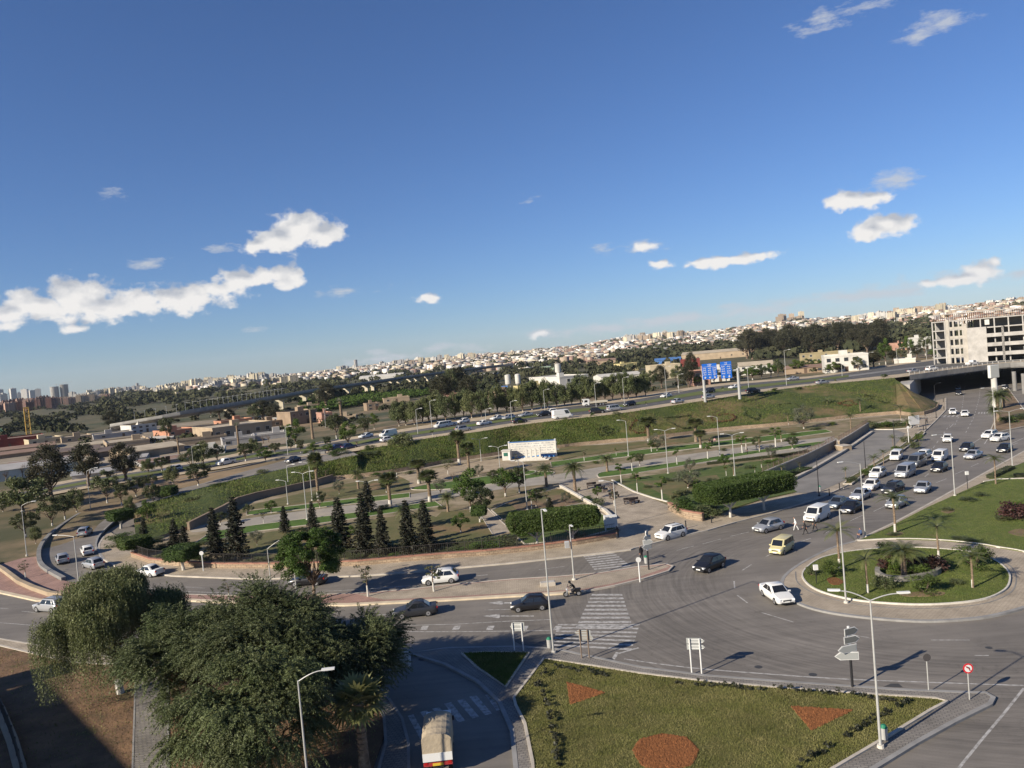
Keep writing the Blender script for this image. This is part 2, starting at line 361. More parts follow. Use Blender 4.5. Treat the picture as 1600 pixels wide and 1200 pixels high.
REDS=mat('red_soil',(.20,.080,.030),.95,0,7,col2=(.13,.048,.020),bump=.09,bscale=7,detail=8,lo=.42,hi=.58)
WHITE=mat('white_paint',(.60,.60,.58),.5,.06,1)
GALV=mat('galvanised',(.40,.40,.38),.45,.08,3,metal=.2)
POSTB=mat('post_black',(.02,.02,.022),.5)
GREYM=mat('sign_back',(.47,.48,.47),.5,.08,3,metal=.1)
CONC=mat('concrete',(.36,.345,.32),.85,.18,.4,third=((.27,.255,.235),.15,.5,.7))
CONCD=mat('concrete_dark',(.19,.185,.175),.85,.15,.5)
STONE=brick_mat('rubble_stone',(.38,.29,.20),(.27,.20,.14),(.18,.135,.095),.55,.28,.03,vert=True)
REDCAP=mat('red_cap',(.30,.155,.11),.85,.18,1.5)
DARK=mat('dark_void',(.012,.012,.012),.9)
RUBBER=mat('rubber',(.018,.018,.018),.8)
GLASS=mat('car_glass',(.012,.014,.017),.08,spec=.8)
WGLASS=mat('window_glass',(.03,.035,.04),.2,spec=.6)
RIM=mat('rim',(.42,.42,.43),.35,metal=.7)
CHROME=mat('lamp_lens',(.72,.74,.75),.15,spec=.8)
REDL=mat('red_lens',(.35,.01,.01),.25,spec=.6)
PLATE=mat('plate',(.7,.7,.66),.5)
PLASTIC=mat('black_plastic',(.025,.025,.027),.55)
BARK=mat('bark',(.15,.11,.08),.95,.35,3,bump=.03,bscale=10)
BARKP=mat('palm_bark',(.19,.14,.095),.95,.35,4,bump=.04,bscale=12)
LIME=mat('limewash',(.50,.48,.43),.85,.08,4)
SKIN=mat('skin',(.36,.2,.14),.6)
# ---------------------------------------------------------------- terrain
def azr(p): return (math.degrees(math.atan2(p[0],p[1])), math.hypot(p[0],p[1]))
# (u, z, near shoulder, asphalt near, median near, median far, asphalt far, far shoulder) of the highway, in photograph pixels
HW=[(1720,7.6,574,558,552,551,540,533),(1600,7.6,567,563,555,554,546,542),(1500,7.5,577,573,567,566,558,555),(1400,7.5,590,585,579,577,571,568),(1280,7.4,601,598,595,591.5,589,586),(1200,7.3,611,607,603.5,599.5,596,593),(1100,7.1,626,621,616,610.5,606,602),(975,6.8,645,641,636,632,627,622),(900,6.7,654,649,644,639,634,628),
    (820,6.5,663,658,654,650,645,640),(750,6.3,674,669,664.5,661,657,652),(680,5.9,683,679,675,671,667,662),(600,5.3,697,691,687,683,679,675),(540,4.6,707,701,697,692.5,688,684),(480,4.1,713,709,704.5,701,697,693),(400,3.6,722,718,714.5,710.5,707,703),(340,3.2,733,729,725,721,718,714),(250,2.8,746,742,739,735,732,728),(130,2.4,764,760,757,753,750,746),(0,2.1,790,786,783,780,776,771),(-150,1.9,822,818,815,811,807,802)]
HWc=crom([tuple(float(x) for x in h) for h in HW],5)
def hwline(k): return [W(h[0],h[2+k],h[1]) for h in HWc]
# ramp from the highway down to the loop road : (u_in, v_in, u_out, v_out, z); 'in' is the park side
RAMP=[(560,711,545,703,4.75),(500,722,480,712,4.0),(440,733,425,721,3.4),(400,742,380,731,2.9),(330,759,305,747,2.1),(280,772,250,759,1.6),(230,788,205,769,1.15),(195,803,165,785,.8),(172,820,122,807,.5),(155,838,88,830,.25),(150,852,68,850,.08),(154,862,61,868,.0),(166,878,67,888,0),(200,891,100,908,0)]
RAMPc=crom(RAMP,5)
# inner edge that the embankment climbs to: the highway shoulder right of u=540, the ramp left of it
TOP=[(h[0],h[2],h[1]) for h in HWc if h[0]>560]+[(r[0],r[1],r[4]) for r in RAMPc if r[1]<870]
EDGE=[(t[2],)+azr(W(t[0],t[1],t[2])) for t in TOP]
EDGE=sorted(EDGE,key=lambda e:e[1])
ea=np.array([e[1] for e in EDGE]); er=np.array([e[2] for e in EDGE]); ez=np.array([e[0] for e in EDGE])
_f=sorted([(azr(W(h[0],h[7],h[1]))+(h[1],)) for h in HWc]); fa=np.array([f[0] for f in _f]); fr=np.array([f[1] for f in _f]); fz=np.array([f[2] for f in _f])
_n=sorted([(azr(W(h[0],h[2],h[1]))+(h[1],)) for h in HWc]); na=np.array([f[0] for f in _n]); nr=np.array([f[1] for f in _n])
SKYL=[(-300,640,3500),(0,628,4200),(100,622,4200),(200,614,3800),(235,613,3200),(290,603,3000),(340,597,3000),(400,591,3000),(450,590,3600),(500,584,4400),(560,577,4600),(640,566,4800),(700,560,5200),(800,551,5200),(900,543,5000),(950,534,4600),(1000,528,4200),(1060,523,4200),(1120,520,4400),(1200,507,4300),(1250,502,4000),(1300,500,4000),(1350,497,3800),(1400,490,3600),(1450,484,3400),(1500,483,3200),(1550,476,3000),(1600,472,3000),(1900,440,3000)]
_s=[]
for u,v,r in SKYL:
    d=pix_dir(u,v); _s.append((math.degrees(math.atan2(d.x,d.y)),CAMH+r*d.z/math.hypot(d.x,d.y),r))
sa=np.array([s[0] for s in _s]); sz=np.array([s[1] for s in _s]); sr=np.array([s[2] for s in _s])
def sst(x): x=np.clip(x,0,1); return x*x*(3-2*x)
BR0=azr(W(1425,606,5))[0]-.15   # right of this azimuth the highway is a bridge
def terr(az,r):
    """height of the ground at azimuth (deg) and distance"""
    az=np.asarray(az,dtype=float); r=np.asarray(r,dtype=float)
    rE=np.interp(az,ea,er); zE=np.interp(az,ea,ez); rF=np.interp(az,fa,fr); zF=np.interp(az,fa,fz); rN=np.interp(az,na,nr)
    br=sst((az-BR0)/.35)                      # under the bridge the ground stays low
    up=np.where(r<rN, zE-.22+(zF-zE)*np.clip((r-rE)/np.maximum(rN-rE,1),0,1), zF-.22)
    z=-.12+(up+.12)*sst((r-rE-1.0)/6)
    zu=up+(1.0-up)*sst((r-rF)/260)
    z=np.where(r>rF,zu,z)
    zb=-.12+(7.2+.12)*sst((r-rF-1)/22)        # beyond the bridge
    zb=np.where(r>rF+40, 7.2+(4-7.2)*sst((r-rF-40)/400), zb)
    z=z*(1-br)+zb*br
    zs=np.interp(az,sa,sz); rs=np.interp(az,sa,sr); t=(r-1050)/(rs-1050)
    base=np.where(br>.5,4,1.0)
    bump=(np.sin(az*1.9+r/310)+np.sin(az*3.7-r/190)+np.sin(az*.9+r/520+2))*2.2
    hill=base+(zs-base)*np.clip(t,0,1.0)**1.15+bump*np.clip(t*3,0,1)*(1-np.clip(t,0,1))
    hill=np.where(t>1,zs-(r-rs)*.03,hill)
    return np.where(r>1050,hill,z)
def T(x,y): return float(terr(math.degrees(math.atan2(x,y)),math.hypot(x,y)))
def WT(u,v):
    """point where the pixel's ray meets the terrain (marching)"""
    d=pix_dir(u,v); h=math.hypot(d.x,d.y); az=math.degrees(math.atan2(d.x,d.y))
    rs=np.exp(np.linspace(math.log(30),math.log(7000),2400)); zz=CAMH+rs*d.z/h; tt=terr(np.full_like(rs,az),rs)
    k=np.argmax(zz<=tt)
    if zz[k]>tt[k]: k=len(rs)-1
    return Vector((d.x/h*rs[k],d.y/h*rs[k],float(tt[k])))
azs=np.linspace(-52,52,300); rs_=np.concatenate([[3,10,20,30,40,55],np.exp(np.linspace(math.log(70),math.log(9000),330))])
A,RR=np.meshgrid(azs,rs_); ZZ=terr(A,RR); ZZ[:6]=-.12
vx=np.stack([np.sin(np.radians(A))*RR,np.cos(np.radians(A))*RR,ZZ],-1).reshape(-1,3)
na_,nr_=len(azs),len(rs_); I=np.arange(na_*(nr_-1)).reshape(nr_-1,na_)[:,:-1].ravel()
Q=np.stack([I,I+1,I+na_+1,I+na_],-1)
GROUND=mat('open_country',(.090,.080,.040),.95,0,.028,col2=(.045,.055,.022),detail=12,third=((.23,.165,.10),.02,.47,.60),lo=.4,hi=.6)
_nt=GROUND.node_tree; _mx=[n for n in _nt.nodes if n.bl_idname=='ShaderNodeMix'][-1]; _g=[n for n in _nt.nodes if n.bl_idname=='ShaderNodeNewGeometry'][0]
_l=_nt.nodes.new('ShaderNodeVectorMath'); _l.operation='LENGTH'; _nt.links.new(_g.outputs['Position'],_l.inputs[0]); _r=_nt.nodes.new('ShaderNodeMapRange'); _r.inputs['From Min'].default_value=330; _r.inputs['From Max'].default_value=620; _r.inputs['To Min'].default_value=1; _r.inputs['To Max'].default_value=.22; _nt.links.new(_l.outputs['Value'],_r.inputs['Value'])
_k=_nt.nodes.new('ShaderNodeMath'); _k.operation='MULTIPLY'; _nt.links.new(_mx.inputs['Factor'].links[0].from_socket,_k.inputs[0]); _nt.links.new(_r.outputs[0],_k.inputs[1]); _nt.links.new(_k.outputs[0],_mx.inputs['Factor'])
tag(np_mesh('ground',vx,Q,GROUND,smooth=True),kind='structure')
# flat surround behind and beside the camera
m=MB(); m.add([(-9000,-3000,-.2),(9000,-3000,-.2),(9000,400,-.2),(-9000,400,-.2)],[(0,1,2,3)]); tag(m.build('surrounding_ground',GROUND),kind='structure')
# ---------------------------------------------------------------- traced sheets
def patch(name,px,z,mat_,thick=0.0,smooth=False,closed=True,kerb=None,kind='structure'):
    """px: photo pixels at height z; optional kerb=(width,height,mat)"""
    pts=crom(px,5,True) if smooth else px
    P=[W(u,v,z) for u,v in pts]; P2=[(p.x,p.y) for p in P]
    m=MB()
    if thick>0: m.prism(P2,z-thick,z)
    else:
        area=sum(P2[i][0]*P2[(i+1)%len(P2)][1]-P2[(i+1)%len(P2)][0]*P2[i][1] for i in range(len(P2)))
        if area<0: P2=P2[::-1]
        m.add([(x,y,z) for x,y in P2],[tuple(range(len(P2)))])
    o=m.build(name,mat_); tag(o,kind=kind)
    if kerb: kerbline(P+[P[0]],kerb[0],z-.15,z+kerb[1],kerb[2])
    return o
def kerbline(P,w,z0,z1,mat_,name='kerb'):
    """kerb stones along a world polyline"""
    m=MB(); L=[]; Rr=[]
    n=len(P); closed=(Vector(P[0])-Vector(P[-1])).length<.01
    if closed: P=P[:-1]; n-=1
    for i in range(n):
        a=P[(i-1)%n] if closed or i>0 else P[i]; b=P[(i+1)%n] if closed or i<n-1 else P[i]
        t=Vector((b[0]-a[0],b[1]-a[1])).normalized(); nn=Vector((-t.y,t.x))*w/2
        L.append((P[i][0]+nn.x,P[i][1]+nn.y)); Rr.append((P[i][0]-nn.x,P[i][1]-nn.y))
    zo=(lambda i,z: (P[i][2]+z) if z0 is None else z)
    for i in range(n if closed else n-1):
        j=(i+1)%n
        a0,a1=(P[i][2]-.15,P[j][2]-.15) if z0 is None else (z0,z0); b0,b1=(P[i][2]+z1,P[j][2]+z1) if z0 is None else (z1,z1)
        m.add([(*L[i],a0),(*L[j],a1),(*Rr[j],a1),(*Rr[i],a0),(*L[i],b0),(*L[j],b1),(*Rr[j],b1),(*Rr[i],b0)],[(4,7,6,5),(0,1,5,4),(2,3,7,6)]+([(1,2,6,5),(3,0,4,7)] if not closed and i in(0,n-2) else []))
    return tag(m.build(name,mat_),kind='structure')
def strip(name,A,B,mat_,dz=0.0,kind='structure'):
    """ribbon between two world polylines of equal length"""
    m=MB(); n=len(A)
    vs=[(p[0],p[1],p[2]+dz) for p in A]+[(p[0],p[1],p[2]+dz) for p in B]
    m.add(vs,[(i,i+1,n+i+1,n+i) for i in range(n-1)]); 
    o=m.build(name,mat_); 
    # face up
    me=o.data
    if me.polygons[0].normal.z<0:
        me.flip_normals()
    return tag(o,kind=kind)
def line(px,w,z=.004,mat_=PAINT,mb=None,dash=None,smooth=False,zf=None):
    """painted line of width w metres through photo pixels on the road; dash=(on,off)"""
    pts=crom(px,6) if smooth else px
    P=[W(u,v,z if zf is None else zf(u,v)) for u,v in pts]
    cum=[0]
    for i in range(1,len(P)): cum.append(cum[-1]+(P[i]-P[i-1]).length)
    def at(s):
        for i in range(1,len(P)):
            if s<=cum[i] or i==len(P)-1:
                t=(s-cum[i-1])/max(1e-6,cum[i]-cum[i-1]); return P[i-1].lerp(P[i],min(1,t))
    segs=[(0,cum[-1])] if not dash else [(s,min(s+dash[0],cum[-1])) for s in np.arange(0,cum[-1],sum(dash))]
    for a,b in segs:
        k=max(1,int((b-a)/2.5)) if smooth else max(1,int((b-a)/4)); q=[at(a+(b-a)*j/k) for j in range(k+1)]
        for i in range(k):
            t=(q[i+1]-q[i]); 
            if t.length<1e-3: continue
            nn=Vector((-t.y,t.x,0)).normalized()*w/2
            c=[q[i]-nn,q[i+1]-nn,q[i+1]+nn,q[i]+nn]; mb.add(c,[(0,1,2,3)])
# ---------------------------------------------------------------- near roads, islands, lawns (z=0 is the carriageway)
m=MB(); m.add([(-75,12,0),(95,12,0),(95,190,0),(-75,190,0)],[(0,1,2,3)])
# the asphalt sheet reaches under the bridge on the right
a=[W(1395,690),W(1700,690),W(1760,590),W(1400,596)]
m2=MB(); m2.add([(95,30,0),(200,30,0),(330,380,0),(150,380,0),(95,190,0)],[(0,1,2,3,4)]); m2.add([(95,190,0),(150,380,0),(60,190,0)],[(0,1,2)])
m.add(m2.v,m2.f); tag(m.build('road',ASPH),kind='structure')
Z1=.15; Z2=.19
# bottom lawn and its pavement
patch('pavement_south',[(640,1020),(700,1012),(800,1010),(865,1013),(925,1026),(1000,1042),(1100,1055),(1200,1063),(1300,1070),(1400,1077),(1500,1081),(1540,1082),(1552,1089),(1547,1099),(1490,1127),(1430,1160),(1340,1215),(1290,1260),(832,1260),(806,1200),(800,1140),(780,1096),(745,1063),(695,1037)],Z1,PAVG,.15,kerb=(.3,.02,KERBG))
LAWN=[(850,1029),(925,1040),(1000,1052),(1100,1064),(1200,1073),(1350,1084),(1462,1091),(1480,1096),(1455,1109),(1385,1152),(1300,1202),(1240,1240),(838,1240),(832,1190),(820,1130),(806,1102),(803,1090)]
patch('south_lawn',LAWN,Z2,GRASS,.15,kerb=(.2,.07,KERB))
patch('small_lawn',[(722,1021),(760,1019),(826,1020),(790,1073),(745,1042)],Z2,GRASS,.15,kerb=(.2,.07,KERB))
# red soil beds
patch('flower_bed',[(887,1067),(943,1082),(893,1098)],Z2+.03,REDS,.1)
patch('flower_bed',[(1238,1105),(1330,1110),(1268,1138)],Z2+.03,REDS,.1)
patch('flower_bed',[(990,1172),(1000,1156),(1035,1147),(1072,1153),(1090,1172),(1080,1193),(1045,1203),(1005,1196)],Z2+.03,REDS,.1,smooth=True)
# roundabout ring, its right-hand verge
OUT=[(1335,846),(1300,856),(1255,878),(1228,898),(1222,914),(1234,934),(1275,951),(1340,962),(1430,969),(1500,967),(1560,959),(1640,935),(1720,900)]
ring=crom(OUT,5)+[(1760,830),(1760,640),(1640,690),(1600,705),(1540,738),(1450,788),(1400,815)]
patch('roundabout_pavement',ring,Z1,PAVB,.15)
kerbline([W(u,v,Z1) for u,v in crom(OUT,5)],.35,0,Z1+.02,KERBG)
kerbline([W(u,v,Z1) for u,v in [(1335,846),(1400,815),(1450,788),(1540,738),(1600,705),(1640,690)]],.3,0,Z1+.02,KERB)
# darker inner ring path band
ISL=[(1255,893),(1258,908),(1278,922),(1315,933),(1360,940),(1430,944),(1490,942),(1540,935),(1570,921),(1578,905),(1574,891),(1556,876),(1525,864),(1480,858),(1420,855),(1368,857),(1318,863),(1278,874)]
patch('roundabout_island',ISL,Z2+.05,GRASSR,.2,smooth=True,kerb=(.15,.06,KERBW))
ISLO=[(1243,893),(1247,911),(1272,927),(1312,939),(1360,947),(1430,951),(1492,949),(1546,941),(1580,925),(1588,905),(1582,888),(1562,872)]
kerbline([W(u,v,Z1) for u,v in crom(ISLO,5)],.12,0,Z1+.012,CONCD,name='paving_joint')
patch('east_lawn',[(1344,843),(1390,823),(1450,792),(1537,753),(1560,749),(1600,748),(1740,745),(1740,905),(1650,878),(1600,862),(1560,855),(1530,850),(1470,844),(1400,842)],Z2+.02,GRASSR,.17)
kerbline([W(u,v,Z2) for u,v in crom([(1340,845),(1400,842),(1470,844),(1530,850),(1560,855),(1600,862),(1650,878)],4)],.16,.1,Z2+.1,KERBW)
kerbline([W(u,v,Z2) for u,v in [(1537,753),(1560,749),(1600,748),(1660,746)]],.18,.1,Z2+.12,KERBW)
m=MB(); m.prism([(60,30),(230,30),(230,100),(92,104),(60,73)],-.05,.1); tag(m.build('outer_lawn',GRASSR),kind='structure')
patch('verge_lawn',[(1545,748),(1570,735),(1600,722),(1640,705),(1720,690),(1720,742),(1600,745)],Z2+.02,GRASSR,.17)
# central median between the two carriageways
MED=[(800,905),(870,901),(940,895),(1000,885),(1040,881),(1051,884),(1044,891),(1005,903),(960,914),(915,922),(860,926),(800,929),(700,935),(620,939),(540,943),(420,942),(300,936),(200,933),(105,936),(60,936),(0,922),(-40,912),(-40,880),(0,882),(35,872),(61,869),(66,886),(90,905),(150,918),(220,924),(290,929),(420,932),(560,927),(640,921),(720,912)]
patch('central_median',MED,Z1,PAVP,.15)
patch('median_paving',[(560,929),(640,922),(720,913),(800,906),(870,902),(940,896),(1000,886),(1040,883),(1046,885),(1000,901),(955,912),(912,920),(855,924),(790,927),(700,932),(600,937)],Z1+.004,PAVB,0)
kerbline([W(u,v,Z1) for u,v in [(-40,914),(0,924),(60,937),(105,937),(200,934),(300,937),(420,943),(540,944),(620,940),(700,936),(800,930),(860,927),(915,923)]],.6,0,Z1+.02,KERBY)
kerbline([W(u,v,Z1) for u,v in [(915,923),(960,914.5),(1005,903.5),(1044,891.5),(1051,884),(1040,881),(1000,884.5),(940,894.5),(870,900.5),(800,904.5),(720,911.5),(640,920.5),(560,926.5),(420,931.5),(290,928.5)]],.22,0,Z1+.02,KERB)
# lower-left: verge and the yard in front of the photographer's block
patch('verge_pavement',[(-60,990),(0,998),(60,1008),(110,1018),(200,1030),(330,1030),(500,1015),(590,1005),(640,1020),(640,1040),(600,1040),(500,1040),(330,1046),(110,1034),(0,1008),(-60,1000)],Z1,PAVB,.15,kerb=(.25,.02,KERB))
patch('yard',[(-60,1000),(0,1008),(110,1034),(330,1046),(500,1040),(575,1040),(600,1075),(610,1120),(590,1180),(560,1260),(560,1500),(-400,1500),(-400,1000)],.10,YARD,.1)
patch('path',[(212,1050),(262,1055),(264,1260),(205,1260)],.13,PAVG,.1,kerb=(.12,.02,KERBG))
# slip road pavement (left side of the slip road)
patch('slip_pavement',[(575,1062),(600,1080),(628,1122),(638,1160),(640,1260),(588,1260),(592,1200),(603,1160),(600,1120),(585,1090)],Z1,PAVG,.15,kerb=(.2,.03,KERBG))
# ------------------------------------------------------------- painted markings
mb=MB()
# zebra crossings : bars between two edge lines
def zebra(a0,a1,b0,b1,n,fill=.5,mat_=None,zz=.005):
    """bars run from line a (a0->a1) to line b (b0->b1)"""
    A0,A1,B0,B1=[W(u,v,zz) for u,v in (a0,a1,b0,b1)]
    for i in range(n):
        t0=i/n; t1=(i+fill)/n
        mb.add([A0.lerp(A1,t0),A0.lerp(A1,t1),B0.lerp(B1,t1),B0.lerp(B1,t0)],[(0,1,2,3)])
zebra((909,866),(930,892),(955,860),(988,886),8,.5)
zebra((925,928),(898,984),(972,928),(990,984),9,.48)
zebra((872,975),(862,1012),(1000,975),(985,1020),7,.42)
zebra((668,1172),(762,1090),(650,1150),(735,1086),1,.0)
# slip road zebra: seven slanted bars
for (x0,y0,x1,y1) in [(637,1118,660,1160),(656,1112,672,1134),(675,1107,693,1124),(694,1099,716,1128),(714,1094,738,1122),(733,1088,758,1117),(758,1085,776,1110)]:
    w=11 if x0>640 else 9
    mb.add([W(x0,y0+.5,.005),W(x0+w,y0-2,.005),W(x1+w,y1-2,.005),W(x1,y1+.5,.005)],[(0,1,2,3)])
# edge and lane lines
line([(560,986),(640,987),(720,987),(800,986),(860,985)],.13,mb=mb)
line([(575,979),(640,977),(720,975),(800,970),(860,968)],.13,mb=mb)
line([(0,893+80),(40,976),(80,980)],.12,mb=mb)
line([(569,961),(610,960)],.14,mb=mb); line([(757,953),(797,952)],.14,mb=mb); line([(34,955),(60,957.5)],.14,mb=mb); line([(-30,948),(13,951)],.14,mb=mb)
for x in (560,607,656,706,759,812,864):
    mb.add([W(x,984.5,.006),W(x+11,984,.006),W(x+14,977.5,.006),W(x+4,978,.006)],[(0,1,2,3)])
def arrow(u,v,L,wd,z=.006):
    """lane arrow pointing left in the picture"""
    mb.add([W(u,v,z),W(u+L*.32,v-wd/2,z),W(u+L*.36,v,z),W(u+L*.32,v+wd/2,z)],[(0,3,2,1)])
    mb.add([W(u+L*.34,v-.9,z),W(u+L,v-.9,z),W(u+L,v+.9,z),W(u+L*.34,v+.9,z)],[(0,3,2,1)])
arrow(762,942,70,6); arrow(754,962.5,80,7)
line([(975,1029.5),(1075,1043),(1200,1053),(1320,1061),(1480,1067),(1600,1071)],.16,mb=mb,smooth=True)
line([(965,1019),(958,1030)],.3,mb=mb); line([(998,1012),(966,1021)],.22,mb=mb)
line([(1600,1075),(1583,1098),(1540,1148),(1490,1210)],.16,mb=mb)
# roundabout lane dashes
line([(1152,930),(1168,942)],.14,mb=mb); line([(1147,908),(1148,919)],.14,mb=mb); line([(1160,891),(1174,882)],.14,mb=mb)
line([(1190,957),(1240,972)],.12,mb=mb); line([(1330,992),(1358,996)],.12,mb=mb); line([(1455,1000),(1515,1000)],.12,mb=mb); line([(1523,1024),(1545,1024)],.12,mb=mb)
# upper road dashes
line([(842,890),(882,885)],.13,mb=mb); line([(740,900),(762,898)],.13,mb=mb)
line([(985,888),(1044,880)],.12,mb=mb)
line([(1057,860),(1084,853)],.13,mb=mb); line([(1098,850),(1126,842)],.13,mb=mb); line([(1141,838),(1170,831)],.13,mb=mb)
line([(935,893),(985,888),(1030,880)],.12,mb=mb)
# right avenue lanes
line([(1196,870),(1208,864)],.13,mb=mb);
line([(1245,848),(1267,841)],.13,mb=mb); line([(1289,833),(1305,824)],.13,mb=mb); line([(1328,814),(1348,805)],.13,mb=mb); line([(1365,799),(1382,791)],.13,mb=mb)
line([(1463,754),(1479,748)],.14,mb=mb); line([(1492,741),(1506,735)],.14,mb=mb); line([(1517,729),(1529,724)],.14,mb=mb); line([(1538,719),(1551,713)],.14,mb=mb); line([(1578,697),(1590,692)],.14,mb=mb)
line([(1451,705),(1456,701)],.15,mb=mb); line([(1484,668),(1490,662)],.15,mb=mb); line([(1445,745),(1451,740)],.14,mb=mb)
line([(1500,705),(1535,683)],.15,mb=mb)
line([(1492,664),(1503,640),(1508,600)],.15,mb=mb,dash=(3,3.5)); line([(1509,676),(1522,651),(1530,622),(1532,600)],.15,mb=mb,dash=(3,3.5)); line([(1458,700),(1470,683),(1484,664)],.15,mb=mb,dash=(3,4))
zebra((1466,652),(1500,651),(1470,649),(1502,648.5),5,.5); zebra((1528,646.5),(1546,646.5),(1529,643.8),(1546,643.8),4,.5)
line([(1538,694),(1552,672),(1565,640),(1567,610)],.18,mb=mb)
line([(1565,700),(1600,684)],.15,mb=mb)
line([(168,872),(150,858),(149,846),(160,828),(185,806)],.13,mb=mb,smooth=True)
line([(66,880),(80,893),(110,903),(200,916),(290,924),(420,927),(560,921),(640,915)],.13,mb=mb,smooth=True)
line([(100,868),(108,852),(118,838)],.13,mb=mb,dash=(3,3)); line([(118,884),(130,892)],.13,mb=mb); line([(290,917),(320,919)],.12,mb=mb); line([(370,922),(400,921)],.12,mb=mb)
line([(1150,1100),(1400,1240)],.01,mb=MB())
tag(mb.build('road_markings',PAINT),kind='structure')
# manholes / patches of repaired asphalt
mb=MB()
for u,v,r in [(905+45,1031,.45),(1270,1054,.3),(1545,1012,.25),(1185,1042,.3),(660,1030,.35)]:
    c=W(u,v,.006); mb.add([(c.x+r*math.cos(k*PI/6),c.y+r*math.sin(k*PI/6),.006) for k in range(12)],[tuple(range(12))])
tag(mb.build('manhole_covers',mat('manhole',(.05,.05,.05),.6)),kind='structure')
mb=MB(); mb.add([W(u,v,.0035) for u,v in [(800,1000),(830,992),(872,990),(920,990),(918,1006),(865,1012),(815,1008)]],[(6,5,4,3,2,1,0)]); mb.add([W(u,v,.0035) for u,v in [(1380,1073),(1392,1068),(1404,1068),(1411,1074)]],[(3,2,1,0)])
tag(mb.build('asphalt_patch',mat('asphalt_dark',(.055,.053,.05),.6)),kind='structure')
# ---------------------------------------------------------------- park (z .15)
WALLB=[(205,868),(222,852),(262,838),(295,826),(322,813),(350,799),(372,786),(400,778),(450,768),(490,758),(520,750),(560,746),(600,741),(650,733),(700,723),(760,714),(800,708),(870,701),(900,697),(950,692),(1010,687),(1060,681),(1100,676),(1150,671),(1200,667),(1240,663),(1285,658),(1340,652),(1400,647),(1440,643),(1462,636),(1466,628),(1452,622),(1430,619)]
PARKF=[(1478,622),(1478,640),(1462,657),(1446,672),(1436,682),(1398,712),(1364,730),(1327,756),(1285,776),(1205,801),(1150,815),(1105,828),(1060,838),(990,856),(985,858),(960,861),(900,868),(800,879),(720,886),(640,894),(560,899),(400,904),(270,899),(220,893),(182,885),(163,874),(154,861),(155,850),(162,838),(170,830)]
patch('park_pavement',PARKF+[(205,850),(222,846),(262,834),(295,822),(350,795),(372,782),(450,764),(520,746),(600,737),(650,729),(760,710),(870,697),(1010,683),(1100,672),(1200,663),(1285,654),(1400,643),(1440,632)],Z1,PAVB,.15)
kerbline([W(u,v,Z1) for u,v in PARKF[:-1]],.25,0,Z1+.02,KERB)
# park floor
patch('park_ground',[(206,869),(260,872),(340,877),(440,882),(540,881),(640,868),(740,862),(860,850),(957,838),(985,818),(987,790),(1045,789),(1100,812),(1190,782),(1245,770),(1205,747),(1280,703),(1352,664),(1390,655),(1445,652),(1400,648),(1285,659),(1100,677),(1010,688),(870,702),(760,715),(650,734),(600,742),(520,751),(450,769),(372,787),(322,814),(222,852)],Z1+.012,PAVPK,0)
G=Z1+.06
LZ=[0]
def lawn(px,mat_=None,sm=False,k=True):
    LZ[0]+=1; return patch('park_lawn',px,G+LZ[0]*.004,mat_ or GRASSP,.06,smooth=sm,kerb=(.18,.05,KERB) if k else None)
# promenade surface
strip('promenade',[W(u,v,Z1+.03) for u,v in [(300,832),(400,822),(480,812),(560,802),(650,786),(745,770),(800,762),(870,755),(935,746),(1050,730),(1200,711),(1330,695)]],[W(u,v,Z1+.03) for u,v in [(290,824),(400,808),(480,797),(560,788),(650,771),(745,757),(800,750),(870,741),(935,730),(1050,713),(1200,693),(1300,682)]],mat('promenade_asphalt',(.28,.255,.215),.85,.16,.3,third=((.34,.30,.235),.1,.5,.65)))
lawn([(385,805),(480,795),(570,785),(640,777),(640,770),(560,778),(470,789),(385,798)],GRASSB)
lawn([(300,852),(400,830),(490,819),(560,809),(640,797),(690,790),(680,783),(560,800),(480,810),(400,820),(330,831)],GRASSB)
lawn([(646,765),(700,764),(760,757),(850,744),(862,737),(800,739),(720,750),(655,759)],GRASSB,True)
lawn([(360,805),(440,790),(560,775),(620,768),(690,752),(640,744),(560,752),(450,775),(380,792)],DRYG,k=False)
lawn([(640,762),(720,745),(800,728),(790,715),(700,728),(620,742),(640,752)],DIRTL,k=False)
lawn([(310,866),(440,872),(560,868),(660,862),(740,848),(700,815),(660,800),(560,815),(440,828),(330,846)],DRYG,k=False)
lawn([(690,800),(750,795),(775,832),(720,858),(680,860),(640,845)],DRYG,k=False)
patch('park_path',[(747,798),(760,793),(800,830),(770,835)],G+.03,PAVB,.05,kerb=(.15,.04,KERB))
lawn([(768,797),(800,782),(870,763),(882,764),(915,785),(820,803),(785,812)],DRYG)
patch('bare_soil',[(800,790),(850,776),(880,772),(905,786),(860,795),(812,800)],G+.09,DIRT,0)
lawn([(790,816),(840,805),(917,788),(955,812),(965,825),(900,842),(820,850),(800,832)],GRASSP)
lawn([(862,712+18),(900,723),(1000,711),(1100,699),(1200,689),(1300,675),(1290,671),(1190,682),(1100,692),(1000,703),(905,716),(860,722)],GRASSB)
lawn([(935,745),(940,738),(1000,730),(1100,716),(1200,701),(1280,690),(1289,691),(1270,697),(1200,706),(1100,722),(1000,738),(945,745)],GRASSB,True)
lawn([(862,698),(940,695),(1010,690),(1100,680),(1200,671),(1285,664),(1290,668),(1200,680),(1100,688),(1000,699),(900,713),(880,718),(865,710)],DRYG,k=False)
lawn([(958,750),(1000,745),(1100,731),(1180,721),(1250,712),(1290,700),(1262,715),(1205,742),(1245,768),(1190,780),(1100,808),(1055,788),(1042,783),(1020,776),(990,765)],GRASSP,k=False)
kerbline([W(u,v,G) for u,v in [(956,750),(990,768),(1020,778),(1043,784)]],.3,.1,G+.1,KERBW)
lawn([(1000,752),(1060,748),(1120,742),(1130,755),(1060,775),(1030,770)],DRYG,k=False)
